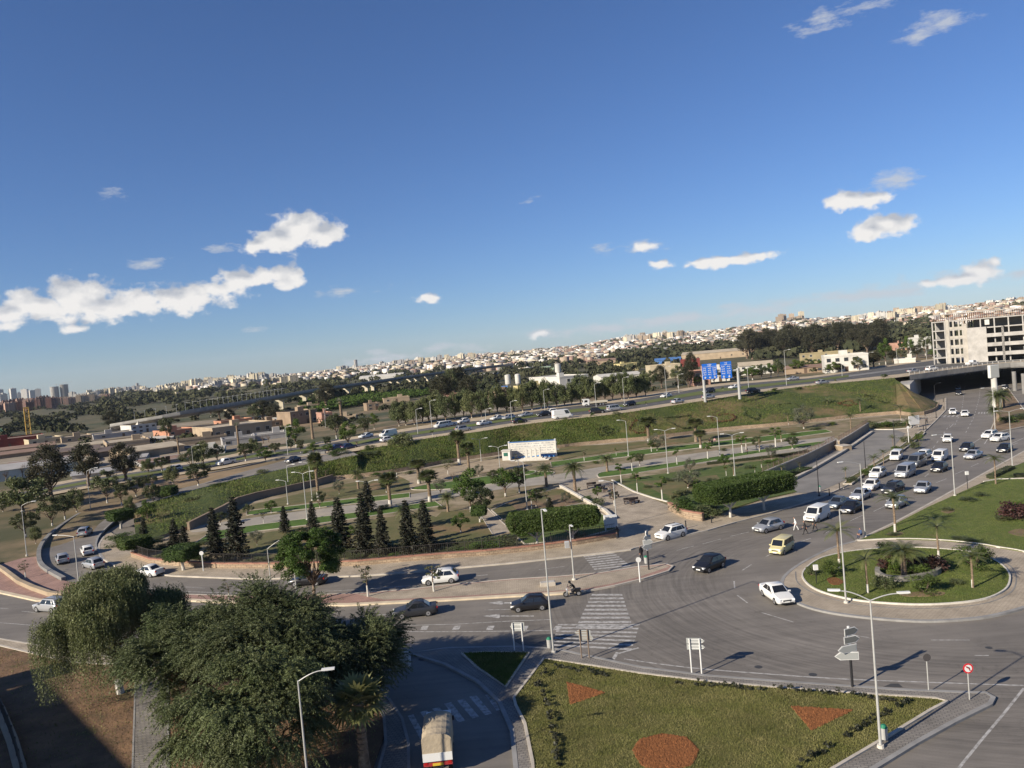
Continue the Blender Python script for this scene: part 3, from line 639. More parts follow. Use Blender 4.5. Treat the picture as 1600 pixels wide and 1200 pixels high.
lawn([(725,722),(800,715),(830,728),(740,740)],DIRTL,k=False)
lawn([(795,738),(835,735),(828,741),(795,742)],GRASSB,True)
patch('plaza',[(862,745),(905,733),(940,748),(1020,780),(1045,790),(1100,812),(1106,823),(992,852),(988,838),(958,822),(915,788),(880,762)],Z1+.024,PAVB,0)
patch('car_park',[(1205,757),(1285,712),(1358,672),(1390,668),(1415,677),(1392,702),(1362,722),(1322,750),(1275,770),(1240,770)],Z1+.03,mat('carpark_asphalt',(.19,.18,.165),.85,.15,.25,third=((.27,.25,.21),.07,.52,.68)),0)
patch('planted_strip',[(1318,756),(1330,745),(1370,722),(1398,704),(1440,673),(1445,676),(1437,684),(1398,712),(1364,730),(1330,756)],G+.03,DRYG,.1,kerb=(.2,.08,KERB))
patch('east_median',[(1549,670),(1553,676),(1600,666),(1660,662),(1660,640),(1600,640),(1575,606),(1569,606),(1562,640)],G,DIRT,.15,kerb=(.25,.05,KERB))
patch('hedge_bed',[(1356,664),(1380,660),(1424,660),(1424,668),(1395,671),(1358,671)],G+.05,DRYG,.2,kerb=(.25,.08,KERBW))
# retaining wall and embankment
WB=crom([tuple(map(float,p)) for p in WALLB],3)
wb=[W(u,v,Z1-.02) for u,v in WB]
def arclen(P):
    c=[0]
    for i in range(1,len(P)): c.append(c[-1]+(Vector(P[i])-Vector(P[i-1])).length)
    return np.array(c)
def resamp(P,n):
    c=arclen(P); s=np.linspace(0,c[-1],n); a=np.array([list(p) for p in P])
    return [Vector([float(np.interp(x,c,a[:,k])) for k in range(3)]) for x in s]
topw=[W(*t[:2],t[2]) for t in TOP if 186<t[0]<1412 and t[1]<815]; topw=topw[::-1]
topw=sorted(topw,key=lambda p:math.atan2(p.x,p.y))
# match bottom and top by azimuth
def by_az(P,azl):
    a=np.array([math.atan2(p[0],p[1]) for p in P]); o=np.argsort(a); A=np.array([list(P[i]) for i in o]); a=a[o]
    return [Vector([float(np.interp(z,a,A[:,k])) for k in range(3)]) for z in azl]
azl=np.linspace(math.atan2(wb[2].x,wb[2].y),math.atan2(W(1398,592,7.4).x,W(1398,592,7.4).y),150)
bot=by_az([p for p in wb if p.y<300 or True],azl); top=by_az(topw,azl)
def slope():
    n=len(azl); K=9; vs=[]; 
    hw=.9
    rr=random.Random(3)
    for j in range(K):
        t=j/(K-1)
        for i in range(n):
            b=bot[i]+Vector((0,0,hw if i>20 else .5)); p=b.lerp(top[i]+Vector((0,0,-.02)),t)
            bulge=.35*math.sin(PI*t)+ (0.25*math.sin(i*.7+j)*math.sin(PI*t))
            vs.append((p.x,p.y,p.z+bulge))
    q=[(j*n+i,j*n+i+1,(j+1)*n+i+1,(j+1)*n+i) for j in range(K-1) for i in range(n-1)]
    tag(np_mesh('embankment',vs,q,SLOPE,smooth=True),kind='structure')
    m=MB()
    for i in range(n-1):
        a,b=bot[i],bot[i+1]; h0=(.95 if i>20 else .55); d=Vector((a.x,a.y,0)).normalized()*.4
        m.add([(a.x,a.y,-.05),(b.x,b.y,-.05),(b.x,b.y,h0+.05),(a.x,a.y,h0+.05),(a.x+d.x,a.y+d.y,h0+.05),(b.x+d.x,b.y+d.y,h0+.05)],[(0,1,2,3),(3,2,5,4)])
    return m
w_=slope().build('retaining_wall',STONE); tag(w_,'long low rubble stone retaining wall at the foot of the grass embankment','wall')
# steep end of the bank beside the bridge
e0=W(1398,592,7.4); e1=W(1462,634,.9); e2=W(1422,622,.6); e3=W(1424,607,6)
# ---------------------------------------------------------------- highway
H=[hwline(k) for k in range(6)]
strip('highway_shoulder',H[0],H[1],mat('verge_soil',(.38,.31,.215),.95,.2,.5),0)
strip('highway_lanes',H[1],H[2],ASPHF,0)
i0=[i for i,h in enumerate(HWc) if h[0]<1330][0]
strip('highway_median',[p+Vector((0,0,.06)) for p in H[2][i0:]],[p+Vector((0,0,.06)) for p in H[3][i0:]],mat('median_grass',(.085,.12,.022),.95,0,.3,col2=(.12,.125,.045)),0)
strip('bridge_median',H[2][:i0+1],H[3][:i0+1],CONCD,0.02)
strip('highway_far_lanes',H[3],H[4],ASPHF,0)
strip('highway_far_shoulder',H[4],H[5],MAT['verge_soil'],0)
mb=MB()
for A_,B_,t in ((H[1],H[2],.5),(H[3],H[4],.5)):
    P=[a.lerp(b,t)+Vector((0,0,.012)) for a,b in zip(A_,B_)]; P=resamp(P,240)
    for i in range(0,238,2):
        tt=(P[i+1]-P[i]).normalized(); n_=Vector((-tt.y,tt.x,0))*.09; mb.add([P[i]-n_,P[i+1]-n_,P[i+1]+n_,P[i]+n_],[(0,1,2,3)])
tag(mb.build('highway_markings',PAINT),kind='structure')
# ramp
ra=[W(r[0],r[1],r[4]+.02) for r in RAMPc]; rb=[W(r[2],r[3],r[4]+.02) for r in RAMPc]
strip('ramp_road',ra,rb,ASPH,.0)
kerbline([p for p in rb[3:]],.6,None,.55,CONCD,name='ramp_parapet')
kerbline([p for p in ra[3:-6]],.3,None,.16,KERBG)
# left verge apron of the ramp (dips to the terrain)
def apron(P,w,dz,name,mat_):
    A_=[Vector(p) for p in P]; B_=[]
    for i,p in enumerate(A_):
        a=A_[max(0,i-1)]; b=A_[min(len(A_)-1,i+1)]; t=(b-a); n_=Vector((-t.y,t.x,0)).normalized()*w; B_.append(p+n_+Vector((0,0,dz)))
    return strip(name,A_,B_,mat_,-.02)
tag(apron(rb,-7,-.9,'ramp_verge',DIRT),kind='structure')
# ---------------------------------------------------------------- the bridge (right) that carries the highway over the avenue
bi=[i for i,h in enumerate(HWc) if h[0]>=1415]
bn=[H[0][i] for i in bi]; bf=[H[5][i] for i in bi]
def bridge():
    root=empty('highway_bridge',tuple(bn[-1]),0,'wide concrete road bridge carrying the highway over the avenue at the right','bridge')
    org=Vector(bn[-1]); inv=lambda P:[Vector(p)-org for p in P]
    N_=inv(bn); F_=inv(bf); m=MB(); n=len(N_)
    vs=[]
    for p,q in zip(N_,F_): vs+= [p+Vector((0,0,-.02)),q+Vector((0,0,-.02)),q+Vector((0,0,-1.5)),p+Vector((0,0,-1.5))]
    fs=[]
    for i in range(n-1):
        a=4*i;b=a+4
        fs+=[(a,b,b+1,a+1),(a+1,b+1,b+2,a+2),(a+2,b+2,b+3,a+3),(a+3,b+3,b,a)]
    fs+=[(0,1,2,3)]; m.add(vs,fs); m.build('deck',CONCD,root)
    # fascia beam
    m=MB()
    for i in range(n-1):
        p,q=N_[i],N_[i+1]; d=(-(org+p)); d.z=0; d=d.normalized()*.35
        m.add([p+Vector((0,0,-1.2)),q+Vector((0,0,-1.2)),q+Vector((0,0,.35)),p+Vector((0,0,.35)),p+d+Vector((0,0,-1.2)),q+d+Vector((0,0,-1.2)),q+d+Vector((0,0,.35)),p+d+Vector((0,0,.35))],[(4,5,6,7),(7,6,2,3),(0,1,5,4),(0,3,2,1)])
    m.build('fascia_beam',CONCD,root)
    P=resamp(N_,42)
    for p in P: MB().box((p.x,p.y,p.z+.75),(.22,.22,.9)).build('railing_post',CONC,root)
    m=MB()
    for a,b in zip(P,P[1:]):
        for z in(.65,1.05): m.cyl((a.x,a.y,a.z+z),(b.x,b.y,b.z+z),.05,None,4)
    m.build('railing_rail',MAT['galvanised'],root)
    # abutment: a wall along the avenue's edge under the deck
    P0=W(1403,594,7.2); P1=W(1421,594,7.4); bk=(W(1498,610)-W(1489,647)).normalized()*48; m=MB()
    m.prism([(p.x-org.x,p.y-org.y) for p in (P0,P1,P1+bk,P0+bk)],-9.0,-1.45); m.build('abutment',CONC,root)
    for k in range(3):
        p=W(1690,626,0)-org; q=Vector((p.x,p.y,0))+Vector((4.4*k,11*k+18,0)); MB().cyl((q.x,q.y,-7.8),(q.x,q.y,-1.4),.6,.6,14).build('pier',CONCD,root)
    return root
bridge()
# side wing of the embankment by the bridge: grass cone closed to the abutment
m=MB()
bt=[Vector(bot[-1])+Vector((0,0,.9))]+[W(u,v,1.0) for u,v in [(1425,645),(1442,643),(1456,639),(1463,635),(1466,629)]]
tp=[Vector(top[-1])]+[W(u,v,z) for u,v,z in [(1400,594,7.3),(1406,597,6.9),(1413,603,6.2),(1419,608,5.4),(1422,611,5.0)]]
n=len(bt); m.add(tp+bt,[(i,n+i,n+i+1,i+1) for i in range(n-1)])
mw=MB()
for a_,b_ in zip(bt,bt[1:]): mw.box(((a_.x+b_.x)/2,(a_.y+b_.y)/2,.45),((b_-a_).length+.3,.5,1.15),math.atan2(b_.y-a_.y,b_.x-a_.x))
tag(mw.build('retaining_wall_end',STONE),'rounded end of the rubble stone wall at the corner by the underpass','wall')
tag(m.build('embankment_end',SLOPE),kind='structure')
# ---------------------------------------------------------------- buildings
def WM(name,c,c2=None,**k): return mat(name,c,.85,.12,.25,third=(tuple(x*.72 for x in c),.09,.55,.72),**k) if c2 is None else mat(name,c,.85,0,.3,col2=c2)
W_WHITE=WM('render_white',(.50,.485,.44)); W_CREAM=WM('render_cream',(.42,.36,.25)); W_YEL=WM('render_yellow',(.44,.38,.19)); W_BRICK=WM('hollow_brick',(.38,.19,.12)); W_TAN=WM('render_tan',(.33,.26,.18))
W_BROWN=WM('render_brown',(.24,.18,.125)); W_PINK=WM('render_pink',(.34,.20,.15)); W_GREY=WM('render_grey',(.32,.31,.30)); W_RED=WM('sheet_red',(.16,.035,.03)); W_BLUE=WM('sheet_blue',(.07,.17,.38)); W_OLIVE=WM('render_olive',(.27,.225,.13))
R_TAN=WM('roof_tan',(.40,.34,.25)); R_DARK=WM('roof_dark',(.13,.10,.085)); R_WHITE=WM('roof_white',(.48,.46,.41)); R_RUST=WM('roof_rust',(.23,.15,.11)); R_GREEN=WM('roof_green',(.28,.36,.26))
DOORM=mat('door_brown',(.09,.06,.04),.6)
def bldg(u0,u1,vb,hp,dep,yaw,fl,cols,wall,roofm,label,kind='flat',name='building',cat='building',door=True,extra=None,win=True,ww=None,sidew=False):
    uc=(u0+u1)/2; B=WT(uc,vb); dist=proj(B)[2]; w=(u1-u0)/FPX*dist/ max(.5,math.cos(R(yaw))); h=hp/FPX*dist
    az=math.atan2(B.x,B.y); rz=-az+R(yaw)
    # move base so that the front face stands at B
    root=empty(name,(B.x,B.y,B.z),rz,label,cat); m=MB()
    m.bb(-w/2,w/2,0,dep,-2.5,h if kind=='flat' else h*.72)
    wl=m.build('wall',wall,root)
    if kind=='flat':
        m=MB()
        for a,b,c,d in((-w/2-.1,w/2+.1,-.1,.25),(-w/2-.1,w/2+.1,dep-.25,dep+.1),(-w/2-.1,-w/2+.25,.25,dep-.25),(w/2-.25,w/2+.1,.25,dep-.25)): m.bb(a,b,c,d,h-.1,h+.55)
        m.bb(-w/2+.24,w/2-.24,.24,dep-.24,h+.003,h+.05,1)
        rf=m.build('roof',[wall,roofm],root)
        m=MB(); hw=min(3,w*.22)/2; cx=rnd.uniform(-w*.25,w*.25); m.bb(cx-hw,cx+hw,dep*.4,dep*.4+hw*2,h+.05,h+2.1); m.build('stair_hut',wall,rf)
    elif kind=='gable':      # ridge across the front
        m=MB(); e=.4; y=dep/2; z0=h*.72; z1=h
        m.add([(-w/2-e,-e,z0-.1),(w/2+e,-e,z0-.1),(w/2+e,y,z1),(-w/2-e,y,z1),(-w/2-e,dep+e,z0-.1),(w/2+e,dep+e,z0-.1)],[(0,1,2,3),(3,2,5,4)])
        m.add([(-w/2,0,z0),(-w/2,dep,z0),(-w/2,y,z1-.1)],[(0,2,1)],1); m.add([(w/2,0,z0),(w/2,dep,z0),(w/2,y,z1-.1)],[(0,1,2)],1)
        m.build('roof',[roofm,wall],root)
    elif kind=='front':     # gable end toward the viewer
        m=MB(); e=.4; z0=h*.66; z1=h
        m.add([(-w/2-e,-e,z0-.1),(0,-e,z1),(0,dep+e,z1),(-w/2-e,dep+e,z0-.1),(w/2+e,-e,z0-.1),(w/2+e,dep+e,z0-.1)],[(0,1,2,3),(1,4,5,2)])
        m.add([(-w/2,0,z0),(w/2,0,z0),(0,0,z1-.1)],[(0,1,2)],1); m.build('roof',[roofm,wall],root)
    elif kind=='arch':
        m=MB(); k=12; A=[]; 
        for i in range(k+1):
            t=PI*i/k; A.append((-dep/2*math.cos(t)+dep/2, h*.5+h*.5*math.sin(t)))
        for i in range(k): m.add([(-w/2,A[i][0],A[i][1]),(w/2,A[i][0],A[i][1]),(w/2,A[i+1][0],A[i+1][1]),(-w/2,A[i+1][0],A[i+1][1])],[(0,1,2,3)])
        m.build('roof',roofm,root)
    hh=(h if kind=='flat' else h*.7)
    if win and cols:
        fh=hh/fl; cw=w/cols
        for f in range(fl):
            for c in range(cols):
                if rnd.random()<.12: continue
                x=-w/2+cw*(c+.5); z=fh*(f+.35); a=min(ww or 1.5,cw*.5)
                if f==0 and door and c==cols//2:
                    m=MB(); m.bb(x-.6,x+.6,-.05,.03,0,2.1); m.build('door',DOORM,root); continue
                fr=MB().bb(x-a/2-.1,x+a/2+.1,-.06,.02,z-.1,z+min(1.4,fh*.45)+.1).build('window',wall if kind!='flat' else R_WHITE,root)
                MB().bb(x-a/2,x+a/2,-.085,-.055,z,z+min(1.4,fh*.45)).build('pane',WGLASS,fr)
        if sidew or yaw>8 or yaw<-8:
            sx=w/2 if yaw>0 else -w/2
            nc=max(1,int(dep/4.5))
            for f in range(fl):
                for c in range(nc):
                    y=dep*(c+.5)/nc; z=fh*(f+.35)
                    fr=MB().bb(min(sx,sx+.05*(1 if sx>0 else -1)),max(sx,sx+.05*(1 if sx>0 else -1)),y-.7,y+.7,z,z+min(1.3,fh*.45)).build('window',WGLASS,root)
    return root
# villas and works on the far side of the highway, right to left
bldg(1292,1355,581,25,13,6,2,5,W_WHITE,R_WHITE,'white two storey villa with a flat pale roof beside the highway','flat','house','house')
bldg(1253,1330,566,15,10,3,2,7,W_OLIVE,R_TAN,'long olive brown empty building behind the white villa','flat')
bldg(1228,1290,583,12,16,-5,1,3,W_BROWN,R_RUST,'low brown shed with rust coloured roof left of the white villa','gable','shed','shed')
bldg(1157,1208,585,20,14,4,2,4,W_WHITE,R_TAN,'white house with square windows and sloping tan roof behind the roadside bushes','gable','house','house')
bldg(1086,1110,603,22,12,10,2,2,W_PINK,R_WHITE,'small pinkish white house just left behind the blue road signs','flat','house','house')
bldg(1112,1140,596,18,12,0,2,3,W_WHITE,R_WHITE,'white house partly hidden behind the blue road signs','flat','house','house')
bldg(1018,1064,592,21,20,10,1,3,W_CREAM,R_TAN,'cream industrial block with a long dark window band','flat',ww=5)
bldg(1024,1064,570,11,20,0,1,0,W_BLUE,W_BLUE,'bright blue metal shed behind the cream industrial block','gable','shed','shed')
bldg(1064,1094,574,12,14,0,1,0,W_RED,W_RED,'dark red metal sided shed beside a dark tall tree','flat','shed','shed')
bldg(1066,1168,561,14,40,-4,1,6,W_TAN,R_TAN,'very long tan warehouse above the blue road signs','gable','warehouse','warehouse')
bldg(1086,1150,550,6,20,0,1,0,W_BLUE,R_WHITE,'low blue and white works roof behind the long tan warehouse','gable','warehouse','warehouse')
bldg(970,998,580,12,14,25,2,2,W_YEL,R_TAN,'small yellowish two storey house on the bare slope','flat','house','house')
bldg(940,1004,596,13,30,12,1,5,W_WHITE,R_WHITE,'white warehouse with shallow pitched pale roof','gable','warehouse','warehouse')
bldg(876,921,610,22,38,28,2,5,W_WHITE,R_WHITE,'large bright white block with parapet behind the roadside trees','flat')
bldg(821,860,621,18,14,22,2,4,W_YEL,R_TAN,'pale yellow two storey house with dark window openings','flat','house','house')
bldg(776,821,627,15,16,15,1,3,W_BROWN,R_TAN,'unfinished brown brick building below the white silos','flat')
bldg(771,793,612,8,12,0,1,2,W_WHITE,W_BLUE,'small white shed with blue roof left of the silos','gable','shed','shed')
bldg(736,822,588,6,20,-3,1,0,W_WHITE,R_WHITE,'long low white shed behind the silos','gable','shed','shed')
bldg(830,866,579,6,16,0,1,0,R_GREEN,R_GREEN,'long low shed with pale green roof','gable','shed','shed')
bldg(716,782,578,7,24,0,1,0,W_TAN,R_TAN,'long tan shed in the fields left of the silos','gable','shed','shed')
bldg(916,962,571,10,30,-15,1,0,W_BROWN,R_RUST,'brown gabled barn on the bare hillside','gable','barn','barn')
bldg(1381,1434,523,7,14,0,1,6,W_YEL,W_YEL,'long bright yellow low building left of the concrete frame','flat')
bldg(1374,1438,537,8,30,0,1,4,W_GREY,W_GREY,'wide grey roofed depot below the yellow building','gable','depot','building')
bldg(1433,1454,546,18,14,20,2,2,W_WHITE,R_WHITE,'pale blue white block at the left foot of the concrete frame','flat')
bldg(1372,1416,548,11,14,-10,2,4,W_PINK,R_TAN,'row of pinkish houses among trees left of the concrete frame','flat','house','house')
bldg(1399,1429,568,6,8,0,1,0,W_WHITE,R_TAN,'low white roadside building behind the highway','flat')
bldg(1464,1482,562,9,8,0,1,0,W_WHITE,R_WHITE,'small white tent roofed kiosk in front of the concrete frame','front','kiosk','kiosk')
bldg(1349,1356,524,9,8,0,3,1,W_WHITE,R_WHITE,'narrow white tower block among the dark trees','flat','tower_block','building',door=False)
# left group
bldg(208,244,676,12,14,22,2,4,W_WHITE,R_TAN,'white flat roofed house beside the big dark tree and viaduct','flat','house','house')
bldg(267,309,684,12,16,24,2,4,W_BRICK,R_RUST,'red brick house with pale window openings left of the barns','flat','house','house')
bldg(337,425,682,17,24,20,1,6,W_TAN,R_TAN,'long tan barn with row of small dark windows','flat','barn','barn')
bldg(316,372,678,9,20,-8,1,0,W_TAN,R_TAN,'tan barn with broad pale pitched roof','gable','barn','barn')
bldg(350,398,695,9,10,4,1,3,W_GREY,W_GREY,'low grey roadside shed with small windows','flat','shed','shed')
bldg(400,448,687,8,10,4,1,0,W_GREY,R_WHITE,'low grey shed with white edged roof next to the leafless palms','flat','shed','shed')
bldg(418,462,660,8,22,0,1,0,R_WHITE,R_WHITE,'white roofed store behind the long tan barn','gable','warehouse','warehouse')
bldg(456,497,662,19,14,26,2,4,W_BROWN,R_TAN,'ruined brown masonry house with open windows','flat','house','house')
bldg(504,520,660,14,9,15,2,1,W_PINK,R_TAN,'narrow pink block right of the ruined brown house','flat','house','house')
bldg(348,394,666,9,12,18,1,3,W_BRICK,R_TAN,'low brick outbuilding behind the tan barns','flat','outbuilding','building')
bldg(-30,62,700,13,24,0,1,3,W_RED,R_RUST,'dark red factory shed at the far left edge','flat','factory','building',ww=4)
bldg(50,96,695,9,18,10,1,3,W_CREAM,R_TAN,'cream sheds right of the dark red factory','flat','shed','shed')
bldg(100,142,690,7,18,6,1,2,W_TAN,R_TAN,'small tan store with flat roof in the left works','flat','store','building')
bldg(128,172,698,6,20,-5,1,0,W_CREAM,R_TAN,'cream shed with broad flat roof in the left works','gable','shed','shed')
bldg(-40,70,716,9,22,2,1,0,W_BROWN,R_RUST,'long brown shed with streaked rusty roof, nearest the left edge','gable','shed','shed')
bldg(60,150,712,9,24,-3,1,0,W_BROWN,R_DARK,'long shed with dark roof in the middle of the left works','gable','shed','shed')
bldg(-60,118,749,24,12,-2,1,0,W_WHITE,W_GREY,'long white walled shed with grey roof behind the tall left trees','gable','shed','shed')
bldg(146,206,713,13,22,14,1,0,W_BROWN,R_DARK,'dark gabled shed behind the middle eucalyptus','gable','shed','shed')
bldg(208,286,712,16,22,18,1,3,W_TAN,R_TAN,'tan gabled shed with wide sloping roof','gable','shed','shed')
bldg(172,232,700,9,26,4,1,0,W_TAN,R_TAN,'pale flat shed left of the red brick house','flat','shed','shed')
bldg(262,352,694,8,5,6,1,0,W_TAN,R_TAN,'long beige compound wall building in front of the brick house','flat')
bldg(118,190,745,10,12,0,1,0,W_GREY,W_GREY,'grey shed glimpsed between the left eucalyptus trees','gable','shed','shed')
bldg(192,226,722,9,12,-8,1,0,W_GREY,W_GREY,'small grey shed behind the third eucalyptus','gable','shed','shed')
bldg(562,630,596,11,40,-8,1,0,W_WHITE,R_WHITE,'long white arched roof hall beyond the viaduct','arch','sports_hall','hall')
bldg(440,450,603,14,14,10,6,2,W_CREAM,R_TAN,'left one of the two cream apartment slabs beyond the viaduct','flat','apartment_block','building',door=False)
bldg(454,467,601,14,14,10,6,2,W_CREAM,R_TAN,'right one of the two cream apartment slabs beyond the viaduct','flat','apartment_block','building',door=False)
bldg(574,594,641,10,9,12,2,2,W_BROWN,R_TAN,'half built house on columns behind the palm and bushes','flat','house','house')
bldg(690,714,625,8,9,-8,1,2,W_PINK,R_TAN,'pink unfinished house at the foot of the big dark tree','flat','house','house')
bldg(648,690,638,6,12,4,1,0,W_TAN,R_WHITE,'low pale roofed store behind the bushes near the highway','flat','store','building')
bldg(0,80,672+34,9,24,0,1,0,W_TAN,R_RUST,'broad rust roofed shed behind the cream sheds at the left','gable','shed','shed')
bldg(150,206,684,6,16,5,1,2,W_GREY,R_TAN,'low grey store with flat tan roof left of the big dark tree','flat','store','building')
bldg(232,268,690,7,18,-6,1,0,W_WHITE,R_WHITE,'small pale shed in front of the white flat roofed house','gable','shed','shed')
bldg(288,330,702,6,10,3,1,3,W_GREY,R_DARK,'low dark roofed lean-to beside the parked vehicles','gable','shed','shed')
bldg(400,440,668,8,20,14,1,3,W_BROWN,R_TAN,'brown brick store between the barns and the viaduct','flat','store','building')
bldg(528,556,658,6,9,-5,1,2,W_TAN,R_TAN,'low tan ruin in the scrub right of the pink block','flat','ruin','building')
bldg(20,120,728,8,20,-2,1,0,W_GREY,R_RUST,'long grey shed with rusty ridge roof above the white walled shed','gable','shed','shed')
bldg(470,500,640,6,12,10,1,2,W_TAN,R_WHITE,'small pale building at the orchard edge','flat','house','house')
bldg(600,640,628,6,12,5,1,3,W_TAN,R_TAN,'low tan farm building at the edge of the orchard','flat','house','house')
bldg(96,150,726,7,22,4,1,0,W_TAN,R_TAN,'pale flat shed between the first and second tall eucalyptus','gable','shed','shed')
bldg(226,300,724,8,14,10,1,3,W_GREY,R_RUST,'low rust roofed garage just behind the roadside trees','gable','garage','building')
bldg(300,350,712,7,10,-4,1,2,W_WHITE,R_WHITE,'small white shed beside the white pickup on the highway','flat','shed','shed')
bldg(376,420,706,6,8,6,1,2,W_TAN,R_DARK,'small dark roofed shed right behind the left dying palm','gable','shed','shed')
# concrete frame under construction, right edge
def frame_building():
    B=WT(1500,556); B=Vector((B.x,B.y,B.z)); d=330.0; s=d/math.hypot(B.x,B.y); B=Vector((B.x*s,B.y*s,7.0))
    az=math.atan2(B.x,B.y); root=empty('unfinished_building',B+Vector((.9,.3,0)),-az+R(-6),'large unfinished grey concrete frame building with open floors, at the right edge','building')
    X0=-13.0; X1=46.0; D=18; FH=2.95; NF=5; Z0=-.5
    m=MB()
    for f in range(NF+1): m.bb(X0,X1,0,D,Z0+FH*f-.15,Z0+FH*f+.18)
    m.bb(X0-.4,X1+.4,-.4,D+.4,Z0+FH*(NF+.75),Z0+FH*(NF+.75)+.2)
    m.build('floor_slab',MAT['concrete'],root)
    xs=[X0+.3,X0+6,X0+8,X0+14,X0+16]+[X0+22,X0+28,X0+34,X0+40,X0+46,X0+52,X0+58]
    for x in xs:
        m=MB()
        for y in(.3,9,D-.4):
            m.bb(x-.28,x+.28,y-.28,y+.28,Z0-3,Z0+FH*NF)
        m.build('column',MAT['concrete'],root)
    # infill walls
    def wall(xa,xb,y,fa_,fb,mt=MAT['concrete'],nm='infill_wall'):
        MB().bb(xa,xb,y,y+.25,Z0+FH*fa_+.18,Z0+FH*fb-.15).build(nm,mt,root)
    blk=mat('block_infill',(.36,.335,.29),.9,.15,.6)
    m=MB(); m.bb(X0+6.4,X0+8,-.25,0,Z0-2,Z0+FH*5.2); m.build('infill_wall',blk,root)
    m=MB(); m.bb(X0+16,X0+24.5,-.8,-.1,Z0-2,Z0+FH*4.1); m.build('blank_wall',MAT['concrete'],root)
    m=MB(); m.bb(X0+14,X0+16,-.3,-.05,Z0-2,Z0+FH*4.6); m.build('infill_wall',blk,root)
    for f in range(5):
        m=MB(); m.bb(X0+8,X0+14,-.1,.1,Z0+FH*f+.18,Z0+FH*f+1.0); m.bb(X0+9.5,X0+10.3,-.08,.12,Z0+FH*f+1.0,Z0+FH*(f+1)-.15); m.bb(X0+12,X0+12.7,-.08,.12,Z0+FH*f+1.0,Z0+FH*(f+1)-.15); m.build('parapet_wall',blk,root)
        if f<4:
            for a,b in((24.5,31),(32,40.5)):
                m=MB(); m.bb(X0+a,X0+b,-1.6,-.35,Z0+FH*f-.1,Z0+FH*f+1.05); m.build('balcony',MAT['concrete'],root)
            m=MB(); m.bb(X0+31,X0+32,-1.7,0,Z0-2,Z0+FH*4.1); m.bb(X0+40.5,X0+42,-1.7,0,Z0-2,Z0+FH*4.3);m.build('fin_wall',MAT['concrete'],root)
        for a,b in((42,45),(47,50.5),(53,55)):
            if rnd.random()<.75:
                MB().bb(X0+a,X0+b,-.05,.2,Z0+FH*f+.18,Z0+FH*f+rnd.choice((1.0,2.4))).build('parapet_wall',blk,root)
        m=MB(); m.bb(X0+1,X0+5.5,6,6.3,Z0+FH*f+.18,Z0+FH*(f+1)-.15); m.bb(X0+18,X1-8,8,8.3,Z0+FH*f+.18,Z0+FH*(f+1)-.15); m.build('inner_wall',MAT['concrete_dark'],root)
        m=MB(); m.cyl((X1-7,1,Z0+FH*f+.1),(X1-2,1,Z0+FH*(f+1)),.25,None,4); m.build('stair_flight',MAT['concrete'],root)
    m=MB(); m.bb(X0+24,X0+26,-.95,-.8,Z0+FH*4.3,Z0+FH*4.85); m.build('opening_frame',W_WHITE,root)
    m=MB(); m.bb(X0+44.5,X0+46,-.12,-.04,Z0+FH*4.2,Z0+FH*4.9); m.bb(X0+47.2,X0+48.4,-.12,-.04,Z0+FH*4.2,Z0+FH*4.9);m.build('yellow_sheet',W_YEL,root)
    # timber props of the top floor
    m=MB(); x=X0+.5
    while x<X1:
        for y in(.2,6): m.bb(x-.09,x+.09,y-.09,y+.09,Z0+FH*NF+.18,Z0+FH*(NF+.75))
        x+=.95
    m.build('timber_props',mat('timber_prop',(.20,.10,.07),.9,.2,2),root); root.scale=(.72,1,1.15)
frame_building()
# silos
def silo(u,vb,hp,wp,label):
    B=WT(u,vb); d=proj(B)[2]; h=hp/FPX*d; r=wp/FPX*d/2; root=empty('silo',B,0,label,'silo','white silos of the works'); m=MB()
    m.cyl((0,0,h*.25),(0,0,h*.95),r,r,20); m.cyl((0,0,h*.95),(0,0,h),r,r*.3,20); m.cyl((0,0,h*.1),(0,0,h*.25),r*.35,r,20); m.build('tank',W_WHITE,root)
    for k in range(4): 
        a=PI/4+k*PI/2; MB().cyl((r*.85*math.cos(a),r*.85*math.sin(a),-1),(r*.85*math.cos(a),r*.85*math.sin(a),h*.3),r*.08,None,5).build('leg',MAT['galvanised'],root)
    m=MB()
    for k in range(3): m.cyl((0,0,h*(.4+.18*k)),(0,0,h*(.4+.18*k)+.15),r*1.02,None,20)
    m.build('band',GREYM,root)
silo(794.5,605,20,9,'left one of two white silos standing side by side'); silo(810,604,20,8.5,'right one of two white silos standing side by side'); silo(873,590,22,9.5,'lone tall white silo behind the large white block')
# tower crane mast and green jib at the far left
def lattice(name,label,B,h,w,mt,lean=0,cat='crane'):
    root=empty(name,B,.5,label,cat); m=MB(); n=int(h/w)
    top=Vector((lean,0,h))
    c=[(-w/2,-w/2),(w/2,-w/2),(w/2,w/2),(-w/2,w/2)]
    for x,y in c: m.cyl((x,y,-1),(x+lean,y,h),w*.09,None,4)
    for i in range(n):
        for k in range(4):
            a=c[k];b=c[(k+1)%4]; z0=h*i/n;z1=h*(i+1)/n; l0=lean*i/n; l1=lean*(i+1)/n
            m.cyl((a[0]+l0,a[1],z0),(b[0]+l1,b[1],z1),w*.05,None,3); m.cyl((a[0]+l1,a[1],z1),(b[0]+l1,b[1],z1),w*.05,None,3)
    m.build('mast',mt,root); MB().box((lean,0,h+.4),(w*1.1,w*1.1,.8)).build('cab_platform',mt,root); MB().box((0,0,-.2),(w*2.2,w*2.2,1)).build('base',MAT['concrete'],root); return root
B=WT(46,684); lattice('tower_crane','yellow lattice crane mast rising above the left works',B,46/FPX*proj(B)[2],2.4,mat('crane_yellow',(.45,.28,.06),.6,.1,1))
B=WT(18,686); lattice('crane_jib','slanting green lattice crane jib above the dark red factory',B,16/FPX*proj(B)[2],1.2,mat('crane_green',(.16,.30,.2),.6,.1,1),lean=-5)
